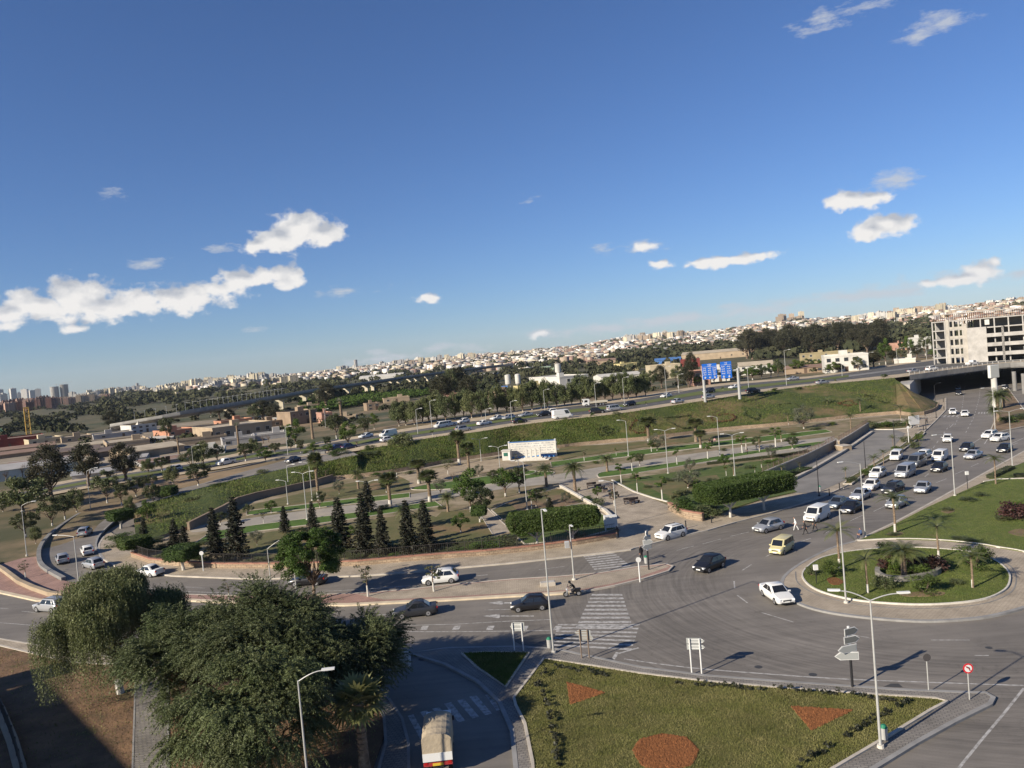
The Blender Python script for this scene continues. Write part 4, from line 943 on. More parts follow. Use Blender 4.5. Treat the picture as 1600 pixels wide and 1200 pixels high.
# ---------------------------------------------------------------- viaduct
VP=[(186,664,5.5),(200,661,6.5),(300,643,9.5),(400,626,10),(450,617,10.4),(500,608.5,10.8),(560,600,11.3),(640,588.5,12),(700,581,12.6),(760,573.5,13.5),(800,569,14)]
def viaduct():
    P=[W(u,v,z) for u,v,z in VP]; P=resamp([Vector(q) for q in crom([tuple(p) for p in P],6)],90)
    root=empty('viaduct',(P[0].x,P[0].y,0),0,'long grey concrete rail viaduct on white hammerhead piers crossing the fields','viaduct'); o=Vector((P[0].x,P[0].y,0))
    m=MB(); rl=MB(); rp=MB(); sides=[]
    for i,p in enumerate(P):
        a=P[max(0,i-1)];b=P[min(len(P)-1,i+1)]; t=(b-a); t.z=0; t.normalize(); n_=Vector((-t.y,t.x,0)); sides.append((p-o,n_,t))
    vs=[]
    for p,n_,t in sides: vs+=[p+n_*4.6,p-n_*4.6,p-n_*4.6+Vector((0,0,-.6)),p-n_*2.4+Vector((0,0,-2.0)),p+n_*2.4+Vector((0,0,-2.0)),p+n_*4.6+Vector((0,0,-.6))]
    fs=[]
    for i in range(len(sides)-1):
        a=6*i;b=a+6
        for k in range(6): fs.append((a+k,b+k,b+(k+1)%6,a+(k+1)%6))
    m.add(vs,fs); m.build('deck',MAT['concrete_dark'],root)
    p_,n0_,t0_=sides[0]; MB().box((p_.x,p_.y,(p_.z-3)/2-1),(5,9,p_.z+3),math.atan2(t0_.y,t0_.x)).build('abutment',MAT['concrete_dark'],root)
    for s in(-1,1):
        m=MB()
        for i in range(len(sides)-1):
            (p,n1,_),(q,n2,_)=sides[i],sides[i+1]; A=p+n1*4.5*s;B_=q+n2*4.5*s; up=Vector((0,0,1.0)); k=n1*.25*s
            m.add([A,B_,B_+up,A+up,A-k,B_-k,B_+up-k,A+up-k],[(0,1,2,3),(5,4,7,6),(3,2,6,7)])
        m.build('parapet',mat('viaduct_parapet',(.25,.245,.225),.9,.15,.3),root)
    # piers under the photographed positions
    PM=mat('pier_white',(.50,.45,.34),.85,.1,.3)
    cs=[(proj(o+s[0])[0],s) for s in sides]
    for u in (362,402,436,474,496,517,542,570,584,612,624,639,653,665,675,684,693,701,709,717,726,735):
        k=min(range(len(cs)),key=lambda j:abs(cs[j][0]-u)); p,n_,t=cs[k][1]; g=T(*(o+p)[:2])
        m=MB(); zt=p.z-2.0; hw=1.5
        a=math.atan2(t.y,t.x)
        m.box((p.x,p.y,(g-1.5+zt-2.2)/2),(1.9,3.0,(zt-2.2)-(g-1.5)),a)
        # hammerhead
        poly=[(-1.5,zt-2.3),(1.5,zt-2.3),(4.2,zt-.7),(4.2,zt),(-4.2,zt),(-4.2,zt-.7)]
        vs=[];
        for s in(-1,1): vs+=[Vector((p.x,p.y,0))+n_*x+t*(s*.95)+Vector((0,0,z)) for x,z in poly]
        m.add(vs,[(0,1,2,3,4,5),(11,10,9,8,7,6)]+[(i,6+i,6+(i+1)%6,(i+1)%6) for i in range(6)]); m.build('pier',PM,root)
    # catenary masts
    for i in range(2,28,1):
        m=MB(); p,n_,t=sides[i]; m.cyl(p+n_*4.2,p+n_*4.2+Vector((0,0,5.5)),.07,None,4); m.cyl(p+n_*4.2+Vector((0,0,5.2)),p+Vector((0,0,5.0)),.04,None,4)
        m.build('catenary_mast',GREYM,root)
viaduct()
# ---------------------------------------------------------------- the far city
def facade_mat(name,c,w=3.4,h=3.0,dark=(.17,.165,.15),amt=1):
    m=bpy.data.materials.new(name); m.use_nodes=True; nt=m.node_tree; N=nt.nodes.new; L=nt.links.new; b=nt.nodes['Principled BSDF']; b.inputs['Roughness'].default_value=.85; b.inputs['Specular IOR Level'].default_value=.15
    tc=N('ShaderNodeTexCoord'); sp=N('ShaderNodeSeparateXYZ'); L(tc.outputs['Object'],sp.inputs[0])
    ad=N('ShaderNodeMath'); L(sp.outputs[0],ad.inputs[0]); L(sp.outputs[1],ad.inputs[1]); cb=N('ShaderNodeCombineXYZ'); L(ad.outputs[0],cb.inputs[0]); L(sp.outputs[2],cb.inputs[1])
    br=N('ShaderNodeTexBrick'); br.offset=0; br.inputs['Scale'].default_value=1; br.inputs['Brick Width'].default_value=w; br.inputs['Row Height'].default_value=h; br.inputs['Mortar Size'].default_value=.95; br.inputs['Mortar Smooth'].default_value=.0
    br.inputs['Color1'].default_value=dark+(1,); br.inputs['Color2'].default_value=tuple(x*.45 for x in c)+(1,); br.inputs['Mortar'].default_value=c+(1,); L(cb.outputs[0],br.inputs['Vector'])
    oi=N('ShaderNodeObjectInfo'); k=N('ShaderNodeMath'); k.operation='MULTIPLY_ADD'; L(oi.outputs['Random'],k.inputs[0]); k.inputs[1].default_value=.5; k.inputs[2].default_value=.72
    hs=N('ShaderNodeHueSaturation'); L(br.outputs['Color'],hs.inputs['Color']); L(k.outputs[0],hs.inputs['Value']); L(hs.outputs[0],b.inputs['Base Color']); MAT[name]=m; return m
FC=[facade_mat('facade_cream',(.56,.50,.37)),facade_mat('facade_white',(.47,.455,.42)),facade_mat('facade_pink',(.31,.20,.155)),facade_mat('facade_grey',(.36,.345,.32)),facade_mat('facade_tan',(.34,.27,.20)),facade_mat('facade_redbrown',(.19,.105,.09))]
ROOFC=mat('city_roof',(.34,.31,.27),.9,.15,.05)
def block_mesh(kind,fm):
    """unit footprint about 16 x 12 m, 1 storey = 3 m; returns mesh data of a block with bays and roof huts"""
    m=MB(); r=random.Random(kind*7+FC.index(fm)); H_={0:30,1:21,2:12,3:8,4:45}[kind]
    if kind in(0,1,4):
        n=3 if kind!=4 else 1; w=18 if kind!=4 else 15
        for i in range(n):
            x=-w/2+w*(i+.5)/n; y=(-1.6 if i%2 else 0); hh=H_+(r.choice((0,0,3)) if kind==0 else 0)
            m.bb(x-w/n/2+.02*i,x+w/n/2,y,y+11,-6,hh,0); m.bb(x-w/n/2+.3,x+w/n/2-.3,y+.3,y+10.7,hh,hh+.1,1)
            m.bb(x-1.5,x+1.5,y+4,y+7.5,hh+.1,hh+2.6,0)
    else:
        m.bb(-6,6,0,9,-5,H_,0); m.bb(-5.7,5.7,.3,8.7,H_,H_+.1,1); m.bb(-5.5,-2.5,5,8.5,H_+.1,H_+2.4,0)
        if kind==2: m.bb(6,9.5,1.5,8,-5,H_*.65,0)
    o=m.build('apartment_block',[fm,ROOFC]); me=o.data; bpy.data.objects.remove(o); return me
BM={}
def bmesh_for(k,f):
    if (k,f) not in BM: BM[(k,f)]=block_mesh(k,FC[f])
    return BM[(k,f)]
def far_place(u,r,name,me,label,group,sc=1.0,sh=1.0,sink=0,yaw=None):
    d=pix_dir(u,600); az=math.atan2(d.x,d.y)
    # u is given on the skyline: correct for the roll
    for _ in range(4):
        x,y=math.sin(az)*r,math.cos(az)*r; z=float(terr(math.degrees(az),r)); pu=proj((x,y,z))[0]; az+=(u-pu)/FPX
    o=bpy.data.objects.new(name,me); COL.objects.link(o); o.location=(x,y,z-sink); o.rotation_euler=(0,0,-az+(yaw if yaw is not None else rnd.uniform(-.5,.5))); o.scale=(sc,sc,sh); tag(o,label,'building',group); return o
CITY=[ # u0,u1,r0,r1,n,kinds,facades,scale,hscale,label,group
 (240,462,1700,2600,88,(0,1,1,1),(0,0,0,1),1.1,.75,'cream apartment tower crowded on the left hilltop','cream towers on the left hilltop'),
 (-15,88,1450,1750,34,(1,1),(5,2,5),.72,.80,'reddish apartment block under the far left skyline','reddish blocks at the far left'),
 (84,172,1950,2150,16,(1,),(2,2,4),.9,.72,'orange pink apartment block left of the green hollow','orange pink blocks on the left'),
 (0,62,3900,4300,9,(4,4,0),(1,1),1.6,1.15,'pale tower block on the far left skyline','pale towers on the far left skyline'),
 (112,232,3000,3500,24,(1,0),(1,1,0),1.2,.8,'white apartment block in the row on the left skyline','white blocks on the left skyline'),
 (640,745,2700,3600,22,(0,1),(0,4,1),1.2,.9,'tan apartment block in the cluster on the middle skyline','tan blocks on the middle skyline'),
 (975,1072,2600,3600,34,(0,0,1),(0,1,4),1.25,.9,'cream apartment block crowded on the skyline above the blue works','cream blocks above the blue works'),
 (1213,1258,3600,3800,8,(4,0),(4,0),1.6,.95,'pale tall tower in the group on the right skyline','pale towers on the right skyline'),
 (1330,1480,2300,3300,34,(0,1,1),(0,1,4),1.1,.8,'cream apartment block on the hill left of the concrete frame','cream blocks on the right hill'),
 (500,640,2900,4200,18,(1,0),(1,0,3),1.3,.85,'white block among the small hillside houses','white blocks on the hillside'),
 (1480,1610,2200,3000,16,(1,2),(1,4,0),1.2,.8,'pale block on the hilltop above the concrete frame','pale blocks above the concrete frame'),
 (760,960,2200,4200,20,(1,2),(1,0,2),1.3,.8,'pale apartment block on the hillside behind the silos','pale blocks behind the silos')]
for u0,u1,r0,r1,n,kk,ff,sc,sh,lab,grp in CITY:
    for i in range(n):
        u=u0+(u1-u0)*(i+rnd.random())/n; r=rnd.uniform(r0,r1)
        far_place(u,r,'apartment_block',bmesh_for(rnd.choice(kk),rnd.choice(ff)),lab,grp,sc*rnd.uniform(.85,1.15),sh*rnd.uniform(.85,1.15))
# two round towers under construction, the single far tower
def tower(u,r,h,w,label,grp=None,crane=True,mt=None):
    o=far_place(u,r,'tower_block',bmesh_for(3,3),label,grp); me=MB(); n=int(h/3.6)
    me.cyl((0,0,-8),(0,0,h),w/2*.86,None,14)
    for i in range(n+1): me.cyl((0,0,h*i/n-.5),(0,0,h*i/n+.5),w/2,None,14)
    loc=o.matrix_basis.copy(); l=o.location.copy(); bpy.data.objects.remove(o)
    root=empty('tower_block',l,0,label,'building',grp); me.build('wall',FC[3],root)
    if crane:
        k=MB(); k.cyl((w*.3,0,h),(w*.3,0,h+11),.7,None,4); k.cyl((w*.3-14,0,h+9),(w*.3+26,0,h+9),.5,None,4); k.build('roof_crane',MAT['galvanised'],root)
tower(87,3600,52,34,'left one of two round unfinished towers with cranes on the skyline','round unfinished towers'); tower(102,3600,58,34,'right one of two round unfinished towers with cranes on the skyline','round unfinished towers')
tower(216,3900,52,14,'slim blue grey tower alone on the left skyline',None,False); tower(557,5000,74,24,'slim grey high rise alone on the middle skyline',None,False)
# everything smaller: thousands of houses that read as one mass
def distant_houses():
    r=random.Random(5); np.random.seed(5); V=[];Q=[];MI=[]
    base=np.array([(-1,-1,0),(1,-1,0),(1,1,0),(-1,1,0),(-1,-1,1),(1,-1,1),(1,1,1),(-1,1,1)],dtype=float)
    fq=[(0,1,5,4),(1,2,6,5),(2,3,7,6),(3,0,4,7),(4,5,6,7)]
    cnt=0
    for _ in range(30000):
        u=r.uniform(180,1640)
        rr=1250*math.exp(r.random()*1.3)
        if u<440 and not(1500<rr<2600 and u>290): 
            if rr<2700: continue
        if u<700 and rr<1700: continue
        d=pix_dir(u,600-40); az=math.atan2(d.x,d.y)
        # patchy density, streets of green between
        dens=math.sin(u*.031+rr*.0021)+math.sin(u*.013-rr*.0043)+math.sin(rr*.011+u*.05)*.7
        if dens<-.25 and r.random()<.7: continue
        if u>1160 and u<1420 and rr<2100: continue
        x,y=math.sin(az)*rr,math.cos(az)*rr; z=float(terr(math.degrees(az),rr))
        sc=1+ (rr-1200)/4500
        w=r.uniform(3,6.5)*sc;dp=r.uniform(3,6)*sc;h=r.choice((5,6,8,9,11,15))*sc*.72; a=-az+r.uniform(-.5,.5); c,s=math.cos(a),math.sin(a)
        b=base*np.array([w,dp,h+6]); b[:,2]-=6
        xy=np.stack([b[:,0]*c-b[:,1]*s+x,b[:,0]*s+b[:,1]*c+y,b[:,2]+z],-1)
        k=len(V)*8; V.append(xy); Q+= [tuple(i+k for i in f) for f in fq]; mi=r.choices(range(6),(4,6,4,3,4,1))[0]; MI+=[mi]*4+[6]; cnt+=1
    V=np.concatenate(V); o=np_mesh('distant_houses',V,Q,DH[0]); 
    for m_ in DH[1:]: o.data.materials.append(m_)
    o.data.polygons.foreach_set('material_index',MI); o.data.update()
    tag(o,'countless small white, cream and brick houses covering the far hillsides','houses',kind='stuff')
DH=[mat('house_cream',(.44,.385,.29),.9,.25,.05,detail=2),mat('house_white',(.60,.575,.53),.9,.25,.05,detail=2),mat('house_pink',(.26,.175,.14),.9,.25,.05,detail=2),mat('house_grey',(.22,.215,.20),.9,.2,.05,detail=2),mat('house_tan',(.30,.24,.18),.9,.2,.05,detail=2),mat('house_blue',(.13,.13,.135),.9,.2,.05,detail=2),mat('house_roof',(.19,.165,.145),.9,.3,.02,detail=2)]
distant_houses()
# distant woods, hedges and orchards as low clumpy masses
def clumps(name,pts,mat_,label,seed=1,cat='trees',k=34):
    """pts: list of (x,y,z,rad,height); every tree a ragged cluster of leafy faces round a small core"""
    r=np.random.RandomState(seed); P=np.array(pts); n=len(P); 
    idx=np.repeat(np.arange(n),k); d=r.normal(size=(n*k,3)); d/=np.linalg.norm(d,axis=1)[:,None]; d[:,2]=np.abs(d[:,2])*1.0-.25
    lob=1+.35*np.sin(idx*1.7+np.arctan2(d[:,1],d[:,0])*3)
    c=P[idx]; q=np.stack([c[:,0]+d[:,0]*c[:,3]*.8*lob,c[:,1]+d[:,1]*c[:,3]*.8*lob,c[:,2]+c[:,4]*.42+d[:,2]*c[:,4]*.5*r.uniform(.7,1.15,n*k)],-1)
    a=r.normal(size=(n*k,3)); a-=d*(a*d).sum(1)[:,None]*.8; a/=np.linalg.norm(a,axis=1)[:,None]; b=np.cross(a,d+r.normal(size=a.shape)*.35); b/=np.linalg.norm(b,axis=1)[:,None]
    s=(c[:,3]*r.uniform(.28,.62,n*k))[:,None]; A=a*s; B=b*s*.8
    V=np.stack([q-A*.6-B*.2,q-B*.6+A*.1,q+A*.6+B*.1,q+B*.6-A*.1],1).reshape(-1,3); Q=np.arange(4*n*k).reshape(-1,4); tn=np.clip(r.uniform(0,1,n)[idx]*.5+r.uniform(0,.5,n*k),0,1)
    o=np_mesh(name,V,Q,mat_,tint=tn); return tag(o,label,cat,kind='stuff')
FARG=mat('far_foliage',(.045,.052,.026),.95,0,.03,col2=(.066,.066,.034),tint=.45,spec=.1); FARD=mat('far_foliage_dark',(.034,.042,.022),.95,0,.03,col2=(.056,.055,.03),tint=.45,spec=.1)
ORCH=mat('orchard_foliage',(.042,.075,.014),.95,0,.03,col2=(.06,.09,.022),tint=.35,spec=.1)
def azp(u,r,v=570):
    d=pix_dir(u,v); az=math.atan2(d.x,d.y); x,y=math.sin(az)*r,math.cos(az)*r; return x,y,float(terr(math.degrees(az),r))
P=[]; r_=random.Random(9)
for _ in range(2600):
    u=r_.uniform(150,1660); rr=1150*math.exp(r_.random()*1.25); dens=math.sin(u*.021+rr*.0017+1)+math.sin(u*.047-rr*.0053)
    if dens<.1 and r_.random()<.75: continue
    x,y,z=azp(u,rr); s=1+(rr-1000)/3500; P.append((x,y,z,r_.uniform(5,13)*s,r_.uniform(7,13)*s))
clumps('hillside_trees',P,FARG,'scattered dark trees between the houses of the far hillsides',2)
P=[]
for _ in range(1150):   # green hollow, left
    u=r_.uniform(-40,480); rr=r_.uniform(520,2100); dens=math.sin(u*.05+rr*.006)+math.sin(u*.023-rr*.009+1)
    if dens<-.2 and r_.random()<.9: continue
    x,y,z=azp(u,rr,600)
    if (rr<1350 and u>300) or (rr>1500 and u>235): continue
    P.append((x,y,z,r_.uniform(3,7.5),r_.uniform(3,8)))
clumps('valley_trees',P,FARD,'dark trees and scrub filling the green hollow on the left',3)
P=[]
for _ in range(620):   # band of trees in front of the city, right
    u=r_.uniform(940,1460); rr=r_.uniform(1000,1450)
    x,y,z=azp(u,rr,530); P.append((x,y,z,r_.uniform(7,14),r_.uniform(10,19)))
for _ in range(260):
    u=r_.uniform(1180,1640); rr=r_.uniform(700,1000); x,y,z=azp(u,rr,520); P.append((x,y,z,r_.uniform(6,11),r_.uniform(9,15)))
clumps('wooded_belt',P,FARD,'dark belt of trees in front of the right hand hillside',4)
P=[]
for row in range(26):   # citrus orchards beyond the viaduct and between it and the highway
    for k in range(95):
        u=470+k*3.1+r_.uniform(-.6,.6); rr=455+row*12+r_.uniform(-1.5,1.5)+ (k*1.6)
        x,y,z=azp(u,rr,600); 
        if r_.random()<.06: continue
        P.append((x,y,z,r_.uniform(2.1,3.0),r_.uniform(2.6,3.8)))
clumps('orchard',P,ORCH,'rows of low green orchard trees under and beside the viaduct',5,'orchard')
P=[]
for _ in range(520):
    u=r_.uniform(690,1060); rr=r_.uniform(560,1050); dens=math.sin(u*.06+rr*.01)+math.sin(u*.03-rr*.013+1)
    if dens<.1 and r_.random()<.9: continue
    x,y,z=azp(u,rr,570); P.append((x,y,z,r_.uniform(4,8),r_.uniform(5,10)))
for _ in range(200):
    u=r_.uniform(300,700); rr=r_.uniform(640,1100); x,y,z=azp(u,rr,590); P.append((x,y,z,r_.uniform(4,8),r_.uniform(5,9)))
clumps('field_trees',P,FARD,'dark hedgerow trees in the fields behind the silos',6)

def drape(name,px,mat_,dz=.12,n=26):
    """a sheet that follows the terrain between two pixel polylines (near, far)"""
    A=resamp([WT(u,v) for u,v in px[0]],n); B=resamp([WT(u,v) for u,v in px[1]],n); V=[];K=14
    for j in range(K):
        for a,b in zip(A,B): p=a.lerp(b,j/(K-1)); V.append((p.x,p.y,T(p.x,p.y)+dz))
    tag(np_mesh(name,V,[(j*n+i,j*n+i+1,(j+1)*n+i+1,(j+1)*n+i) for j in range(K-1) for i in range(n-1)],mat_,smooth=True),kind='structure')
WORKS=mat('works_yard',(.27,.225,.165),.95,0,.1,col2=(.17,.14,.10),third=((.38,.33,.26),.05,.56,.68))
drape('works_yard',([(-40,752),(100,738),(230,722),(350,706),(450,694)],[(-40,690),(100,682),(220,668),(340,655),(450,648)]),WORKS)
drape('waste_ground',([(620,662),(760,645),(900,625)],[(640,636),(760,622),(900,606)]),WORKS,.1)
# ---------------------------------------------------------------- vegetation builders
def leafmat(name,c,c2,tint=.4,trans=.25,rough=.55,rand=.15,spec=.25):
    return mat(name,c,rough,0,.6,col2=c2,tint=tint,trans=trans,rand=rand,spec=spec,detail=3)
LEAF_PEP=leafmat('leaf_pepper',(.095,.118,.045),(.135,.15,.064),tint=.55)
LEAF_DK=leafmat('leaf_acacia',(.068,.086,.036),(.10,.115,.05),tint=.55)
LEAF_GR=leafmat('leaf_green',(.055,.095,.016),(.08,.12,.025))
LEAF_OL=leafmat('leaf_olive',(.055,.070,.028),(.078,.088,.038))
LEAF_EUC=leafmat('leaf_euc',(.040,.046,.024),(.066,.060,.034))
LEAF_CON=leafmat('leaf_conifer',(.028,.032,.02),(.046,.046,.03),trans=.05)
LEAF_CLIP=leafmat('leaf_clipped',(.046,.076,.016),(.072,.105,.026))
LEAF_PALM=leafmat('leaf_palm',(.075,.095,.034),(.11,.12,.05),rough=.4)
LEAF_PALMY=leafmat('leaf_palm_light',(.13,.15,.05),(.18,.18,.075),rough=.4)
LEAF_PURP=leafmat('leaf_purple',(.055,.028,.026),(.085,.04,.035))
LEAF_GREY=leafmat('leaf_greygreen',(.09,.10,.065),(.12,.125,.085))
LEAF_YOUNG=leafmat('leaf_young',(.07,.085,.035),(.10,.10,.05))
def leaves(C,n,spread,size,seed=0,droop=0.0,up=0.0,asp=2.2,flat=.6):
    """C: (k,3) clump centres (+radius in col 3) -> vertices, quads, tint"""
    r=np.random.RandomState(seed); k=len(C); idx=r.randint(0,k,n); c=C[idx,:3]; rad=C[idx,3]
    d=r.normal(size=(n,3)); d/=np.linalg.norm(d,axis=1)[:,None]; rr=rad*(r.uniform(0,1,n)**.42)
    p=c+d*rr[:,None]*np.array([1,1,flat+.0])
    a=r.normal(size=(n,3)); a[:,2]*=.5; a[:,2]-=droop*2; a[:,2]+=up; a/=np.linalg.norm(a,axis=1)[:,None]
    b=np.cross(a,d+r.normal(size=(n,3))*.7); b/=np.maximum(1e-6,np.linalg.norm(b,axis=1))[:,None]
    s=size*r.uniform(.6,1.35,n)[:,None]
    A=a*s; B=b*s/asp
    V=np.stack([p-A*.5-B*.15,p-B*.5+A*.05,p+A*.5,p+B*.5+A*.05],1).reshape(-1,3)
    Q=np.arange(4*n).reshape(n,4); ct=r.uniform(0,1,k)
    return V,Q,np.clip(ct[idx]*.6+r.uniform(0,.4,n),0,1)
def limb(mb,p,q,r0,r1,k=5,w=.12,rr=None,n=6):
    p=Vector(p);q=Vector(q); L_=(q-p).length; pts=[];rs=[]
    for i in range(k+1):
        t=i/k; o=Vector((rr.uniform(-1,1),rr.uniform(-1,1),rr.uniform(-.4,.4)))*L_*w*math.sin(PI*t)
        pts.append(p.lerp(q,t)+o); rs.append(r0+(r1-r0)*t)
    mb.tube(pts,rs,n); return pts
def crown_tree(h,w,kind,leaf,seed,nl,size,trunk_h=.35,trunk_r=None,lean=0,name='tree',bark=None,clump=34,limed=False,droop=.0,low=.0,flat=.75,label='x',cat='tree',lscale=1.0,shape=None,crad=1.0):
    """a tree with trunk, limbs and a crown of leaf clumps, in metres"""
    rr=random.Random(seed); root=empty(name,(0,0,0),0,label,cat); m=MB(); th=h*trunk_h; tr=trunk_r or h*.028
    top=Vector((lean*w*.3,0,th)); pts=limb(m,(0,0,-.3),top,tr*1.25,tr*.85,4,.05,rr,8)
    C=[]; cz=th+(h-th)*.5; ch=(h-th)/2*1.08
    for i in range(clump):
        # points spread over an ellipsoid shell, irregular
        t=rr.uniform(-.75 if shape!='vase' else -.3,1); a=rr.uniform(0,2*PI); s=math.sqrt(max(0,1-t*t))
        if shape=='tall': s=s*.9+.12
        if shape=='cone': s=(1-(t+1)/2)*.95+.08
        k=rr.uniform(.45,.88)
        x=math.cos(a)*s*w/2*k+lean*w*.15; y=math.sin(a)*s*w/2*k; z=cz+t*ch*rr.uniform(.72,.92)
        r_=min(w,h-th)*rr.uniform(.13,.22)*crad; C.append((x,y,z,r_))
    for c in C[:max(6,clump//3)]:
        e=Vector(c[:3]); b=pts[-1] if rr.random()<.6 else pts[-2]; limb(m,b,b.lerp(e,.92),tr*.5,tr*.12,3,.08,rr,5)
    m.build('trunk',bark or BARK,root,smooth=True)
    if limed:
        k=MB(); k.cyl((pts[0].x,pts[0].y,0),(pts[1].x,pts[1].y,pts[1].z),tr*1.3,tr*1.2,8); k.cyl(pts[1],pts[2],tr*1.2,tr*1.05,8); k.build('limewashed_base',LIME,root)
    V,Q,Tn=leaves(np.array(C),nl,0,size,seed,droop=droop,flat=flat); np_mesh('crown',V,Q,leaf,root,tint=Tn)
    return root
def pepper_tree(h,w,seed,ns=1500,leaf=None,name='pepper_tree',label='x',lm=1.0):
    """weeping tree: crown of clumps from which strands hang"""
    rr=random.Random(seed); r=np.random.RandomState(seed); root=empty(name,(0,0,0),0,label,'tree'); m=MB(); th=h*.28; tr=h*.022
    pts=limb(m,(0,0,-.3),(0,0,th),tr*1.3,tr,4,.06,rr,8); C=[]
    for i in range(46):
        a=rr.uniform(0,2*PI); k=math.sqrt(rr.random()); x=math.cos(a)*k*w*.43; y=math.sin(a)*k*w*.43
        z=h*(.50+.43*math.sqrt(max(0,1-k*k))*rr.uniform(.75,1)); C.append((x,y,z,w*rr.uniform(.07,.12)))
    for c in C[:16]: limb(m,pts[-1],pts[-1].lerp(Vector(c[:3]),.9),tr*.6,tr*.12,4,.1,rr,5)
    m.build('trunk',BARK,root,smooth=True)
    k=MB(); k.cyl((0,0,-.1),(pts[1].x,pts[1].y,1.2),tr*1.4,tr*1.25,9); k.build('limewashed_base',LIME,root)
    Ca=np.array(C); V,Q,Tn=leaves(Ca,int(26000*lm),0,.22,seed,droop=.6)
    # strands
    n=ns; i=r.randint(0,len(C),n); c=Ca[i]; a=r.uniform(0,2*PI,n); q=np.sqrt(r.uniform(0,1,n))*1.25
    sx=c[:,0]+np.cos(a)*c[:,3]*q; sy=c[:,1]+np.sin(a)*c[:,3]*q; sz=c[:,2]+r.uniform(-.3,.35,n)*c[:,3]*2
    R_=np.hypot(sx,sy)/(w*.5); Ls=h*r.uniform(.12,.50,n)*(0.5+.85*np.clip(R_,0,1)); Ls=np.minimum(Ls,sz-h*.12)
    per=26; t=np.linspace(0,1,per)[None,:]; out=(.22*w*.12)
    X=sx[:,None]*(1+.10*t*(1-t)*2)+r.normal(0,.05,(n,per)); Y=sy[:,None]*(1+.10*t*(1-t)*2)+r.normal(0,.05,(n,per)); Zz=sz[:,None]-Ls[:,None]*t**1.15
    P=np.stack([X,Y,Zz],-1).reshape(-1,3); N_=len(P); aa=r.normal(size=(N_,3)); aa[:,2]-=1.5; aa/=np.linalg.norm(aa,axis=1)[:,None]; bb=np.cross(aa,r.normal(size=(N_,3))); bb/=np.linalg.norm(bb,axis=1)[:,None]
    s=(.17*r.uniform(.6,1.3,N_))[:,None]; V2=np.stack([P-aa*s*.5,P-bb*s*.16,P+aa*s*.5,P+bb*s*.16],1).reshape(-1,3); Q2=np.arange(4*N_).reshape(N_,4)
    T2=np.repeat(r.uniform(0,1,n),per)*.6+r.uniform(0,.4,N_)
    np_mesh('crown',np.concatenate([V,V2]),np.concatenate([Q,Q2+len(V)]),leaf or LEAF_PEP,root,tint=np.concatenate([Tn,T2])); return root
def spray_tree(h,w,seed,leaf,nc,ns,tr,droop=.45,limed=False,name='acacia_tree',label='x'):
    """feathery tree: limbs end in clumps of drooping leafy sprays, with gaps between"""
    rr=random.Random(seed); r=np.random.RandomState(seed); root=empty(name,(0,0,0),0,label,'tree'); m=MB(); th=h*.30
    p0=limb(m,(0,0,-.3),(rr.uniform(-.4,.4),rr.uniform(-.4,.4),th),tr*1.25,tr*.9,4,.07,rr,9); C=[]
    for i in range(nc):
        t=rr.uniform(-.55,1); a=i*2.39996+rr.uniform(-.4,.4); s=math.sqrt(max(0,1-t*t)); k=rr.uniform(.62,1.0) if rr.random()<.75 else rr.uniform(.2,.6)
        lob=1+.16*math.sin(a*3+seed)+.1*math.sin(a*5+seed*2)
        C.append((math.cos(a)*s*w/2*k*lob,math.sin(a)*s*w/2*k*lob,h*.60+t*h*.34*(k if t>0 else 1)*rr.uniform(.85,1.05),w*rr.uniform(.065,.115)))
    for c in C[::2]: limb(m,p0[-1] if rr.random()<.7 else p0[-2],Vector(c[:3])*.97,tr*.45,tr*.06,5,.07,rr,5)
    m.build('trunk',BARK,root,smooth=True)
    if limed: k=MB(); k.cyl((0,0,-.1),(p0[1].x,p0[1].y,1.3),tr*1.4,tr*1.2,9); k.build('limewashed_base',LIME,root)
    C=np.array(C); n=nc*ns; i=np.repeat(np.arange(nc),ns); c=C[i]; d=r.normal(size=(n,3)); d/=np.linalg.norm(d,axis=1)[:,None]; d[:,2]=d[:,2]*.7+.15
    st=c[:,:3]+d*c[:,3:4]*r.uniform(.15,1.15,(n,1)); out=st-np.array([0,0,h*.5]); out/=np.linalg.norm(out,axis=1)[:,None]; dr=d*.7+out*.7; dr/=np.linalg.norm(dr,axis=1)[:,None]
    L_=r.uniform(.55,1.35,n)*h*.115; per=19; t=np.linspace(.05,1,per)[None,:,None]
    P=st[:,None,:]+dr[:,None,:]*(L_[:,None,None]*t); P[:,:,2]-=(L_[:,None]*droop*1.15*(t[:,:,0]**2)); tang=dr[:,None,:]+np.array([0,0,-droop*2.0])*t; tang/=np.linalg.norm(tang,axis=2)[:,:,None]
    tang=np.broadcast_to(tang,P.shape); side=np.cross(tang,np.array([0,0,1.0])); side/=np.maximum(1e-5,np.linalg.norm(side,axis=2))[:,:,None]
    VV=[];ct=r.uniform(0,1,nc)*.5; TT=[]
    for s in(-1,1):
        q=side*s*.85+tang*.6+r.normal(0,.38,P.shape); q[:,:,2]-=.35; q/=np.linalg.norm(q,axis=2)[:,:,None]; ll=.135*r.uniform(.6,1.3,(n,per,1)); e=P+q*ll; wd=np.cross(q,r.normal(size=P.shape)); wd/=np.linalg.norm(wd,axis=2)[:,:,None]; wd*=ll*.2
        VV.append(np.stack([P,P+q*ll*.5+wd,e,P+q*ll*.5-wd],2).reshape(-1,3)); TT.append(np.repeat(ct[i]+r.uniform(0,.35,n),per)+r.uniform(0,.2,n*per))
    V=np.concatenate(VV); np_mesh('crown',V,np.arange(len(V)).reshape(-1,4),leaf,root,tint=np.clip(np.concatenate(TT),0,1)); return root
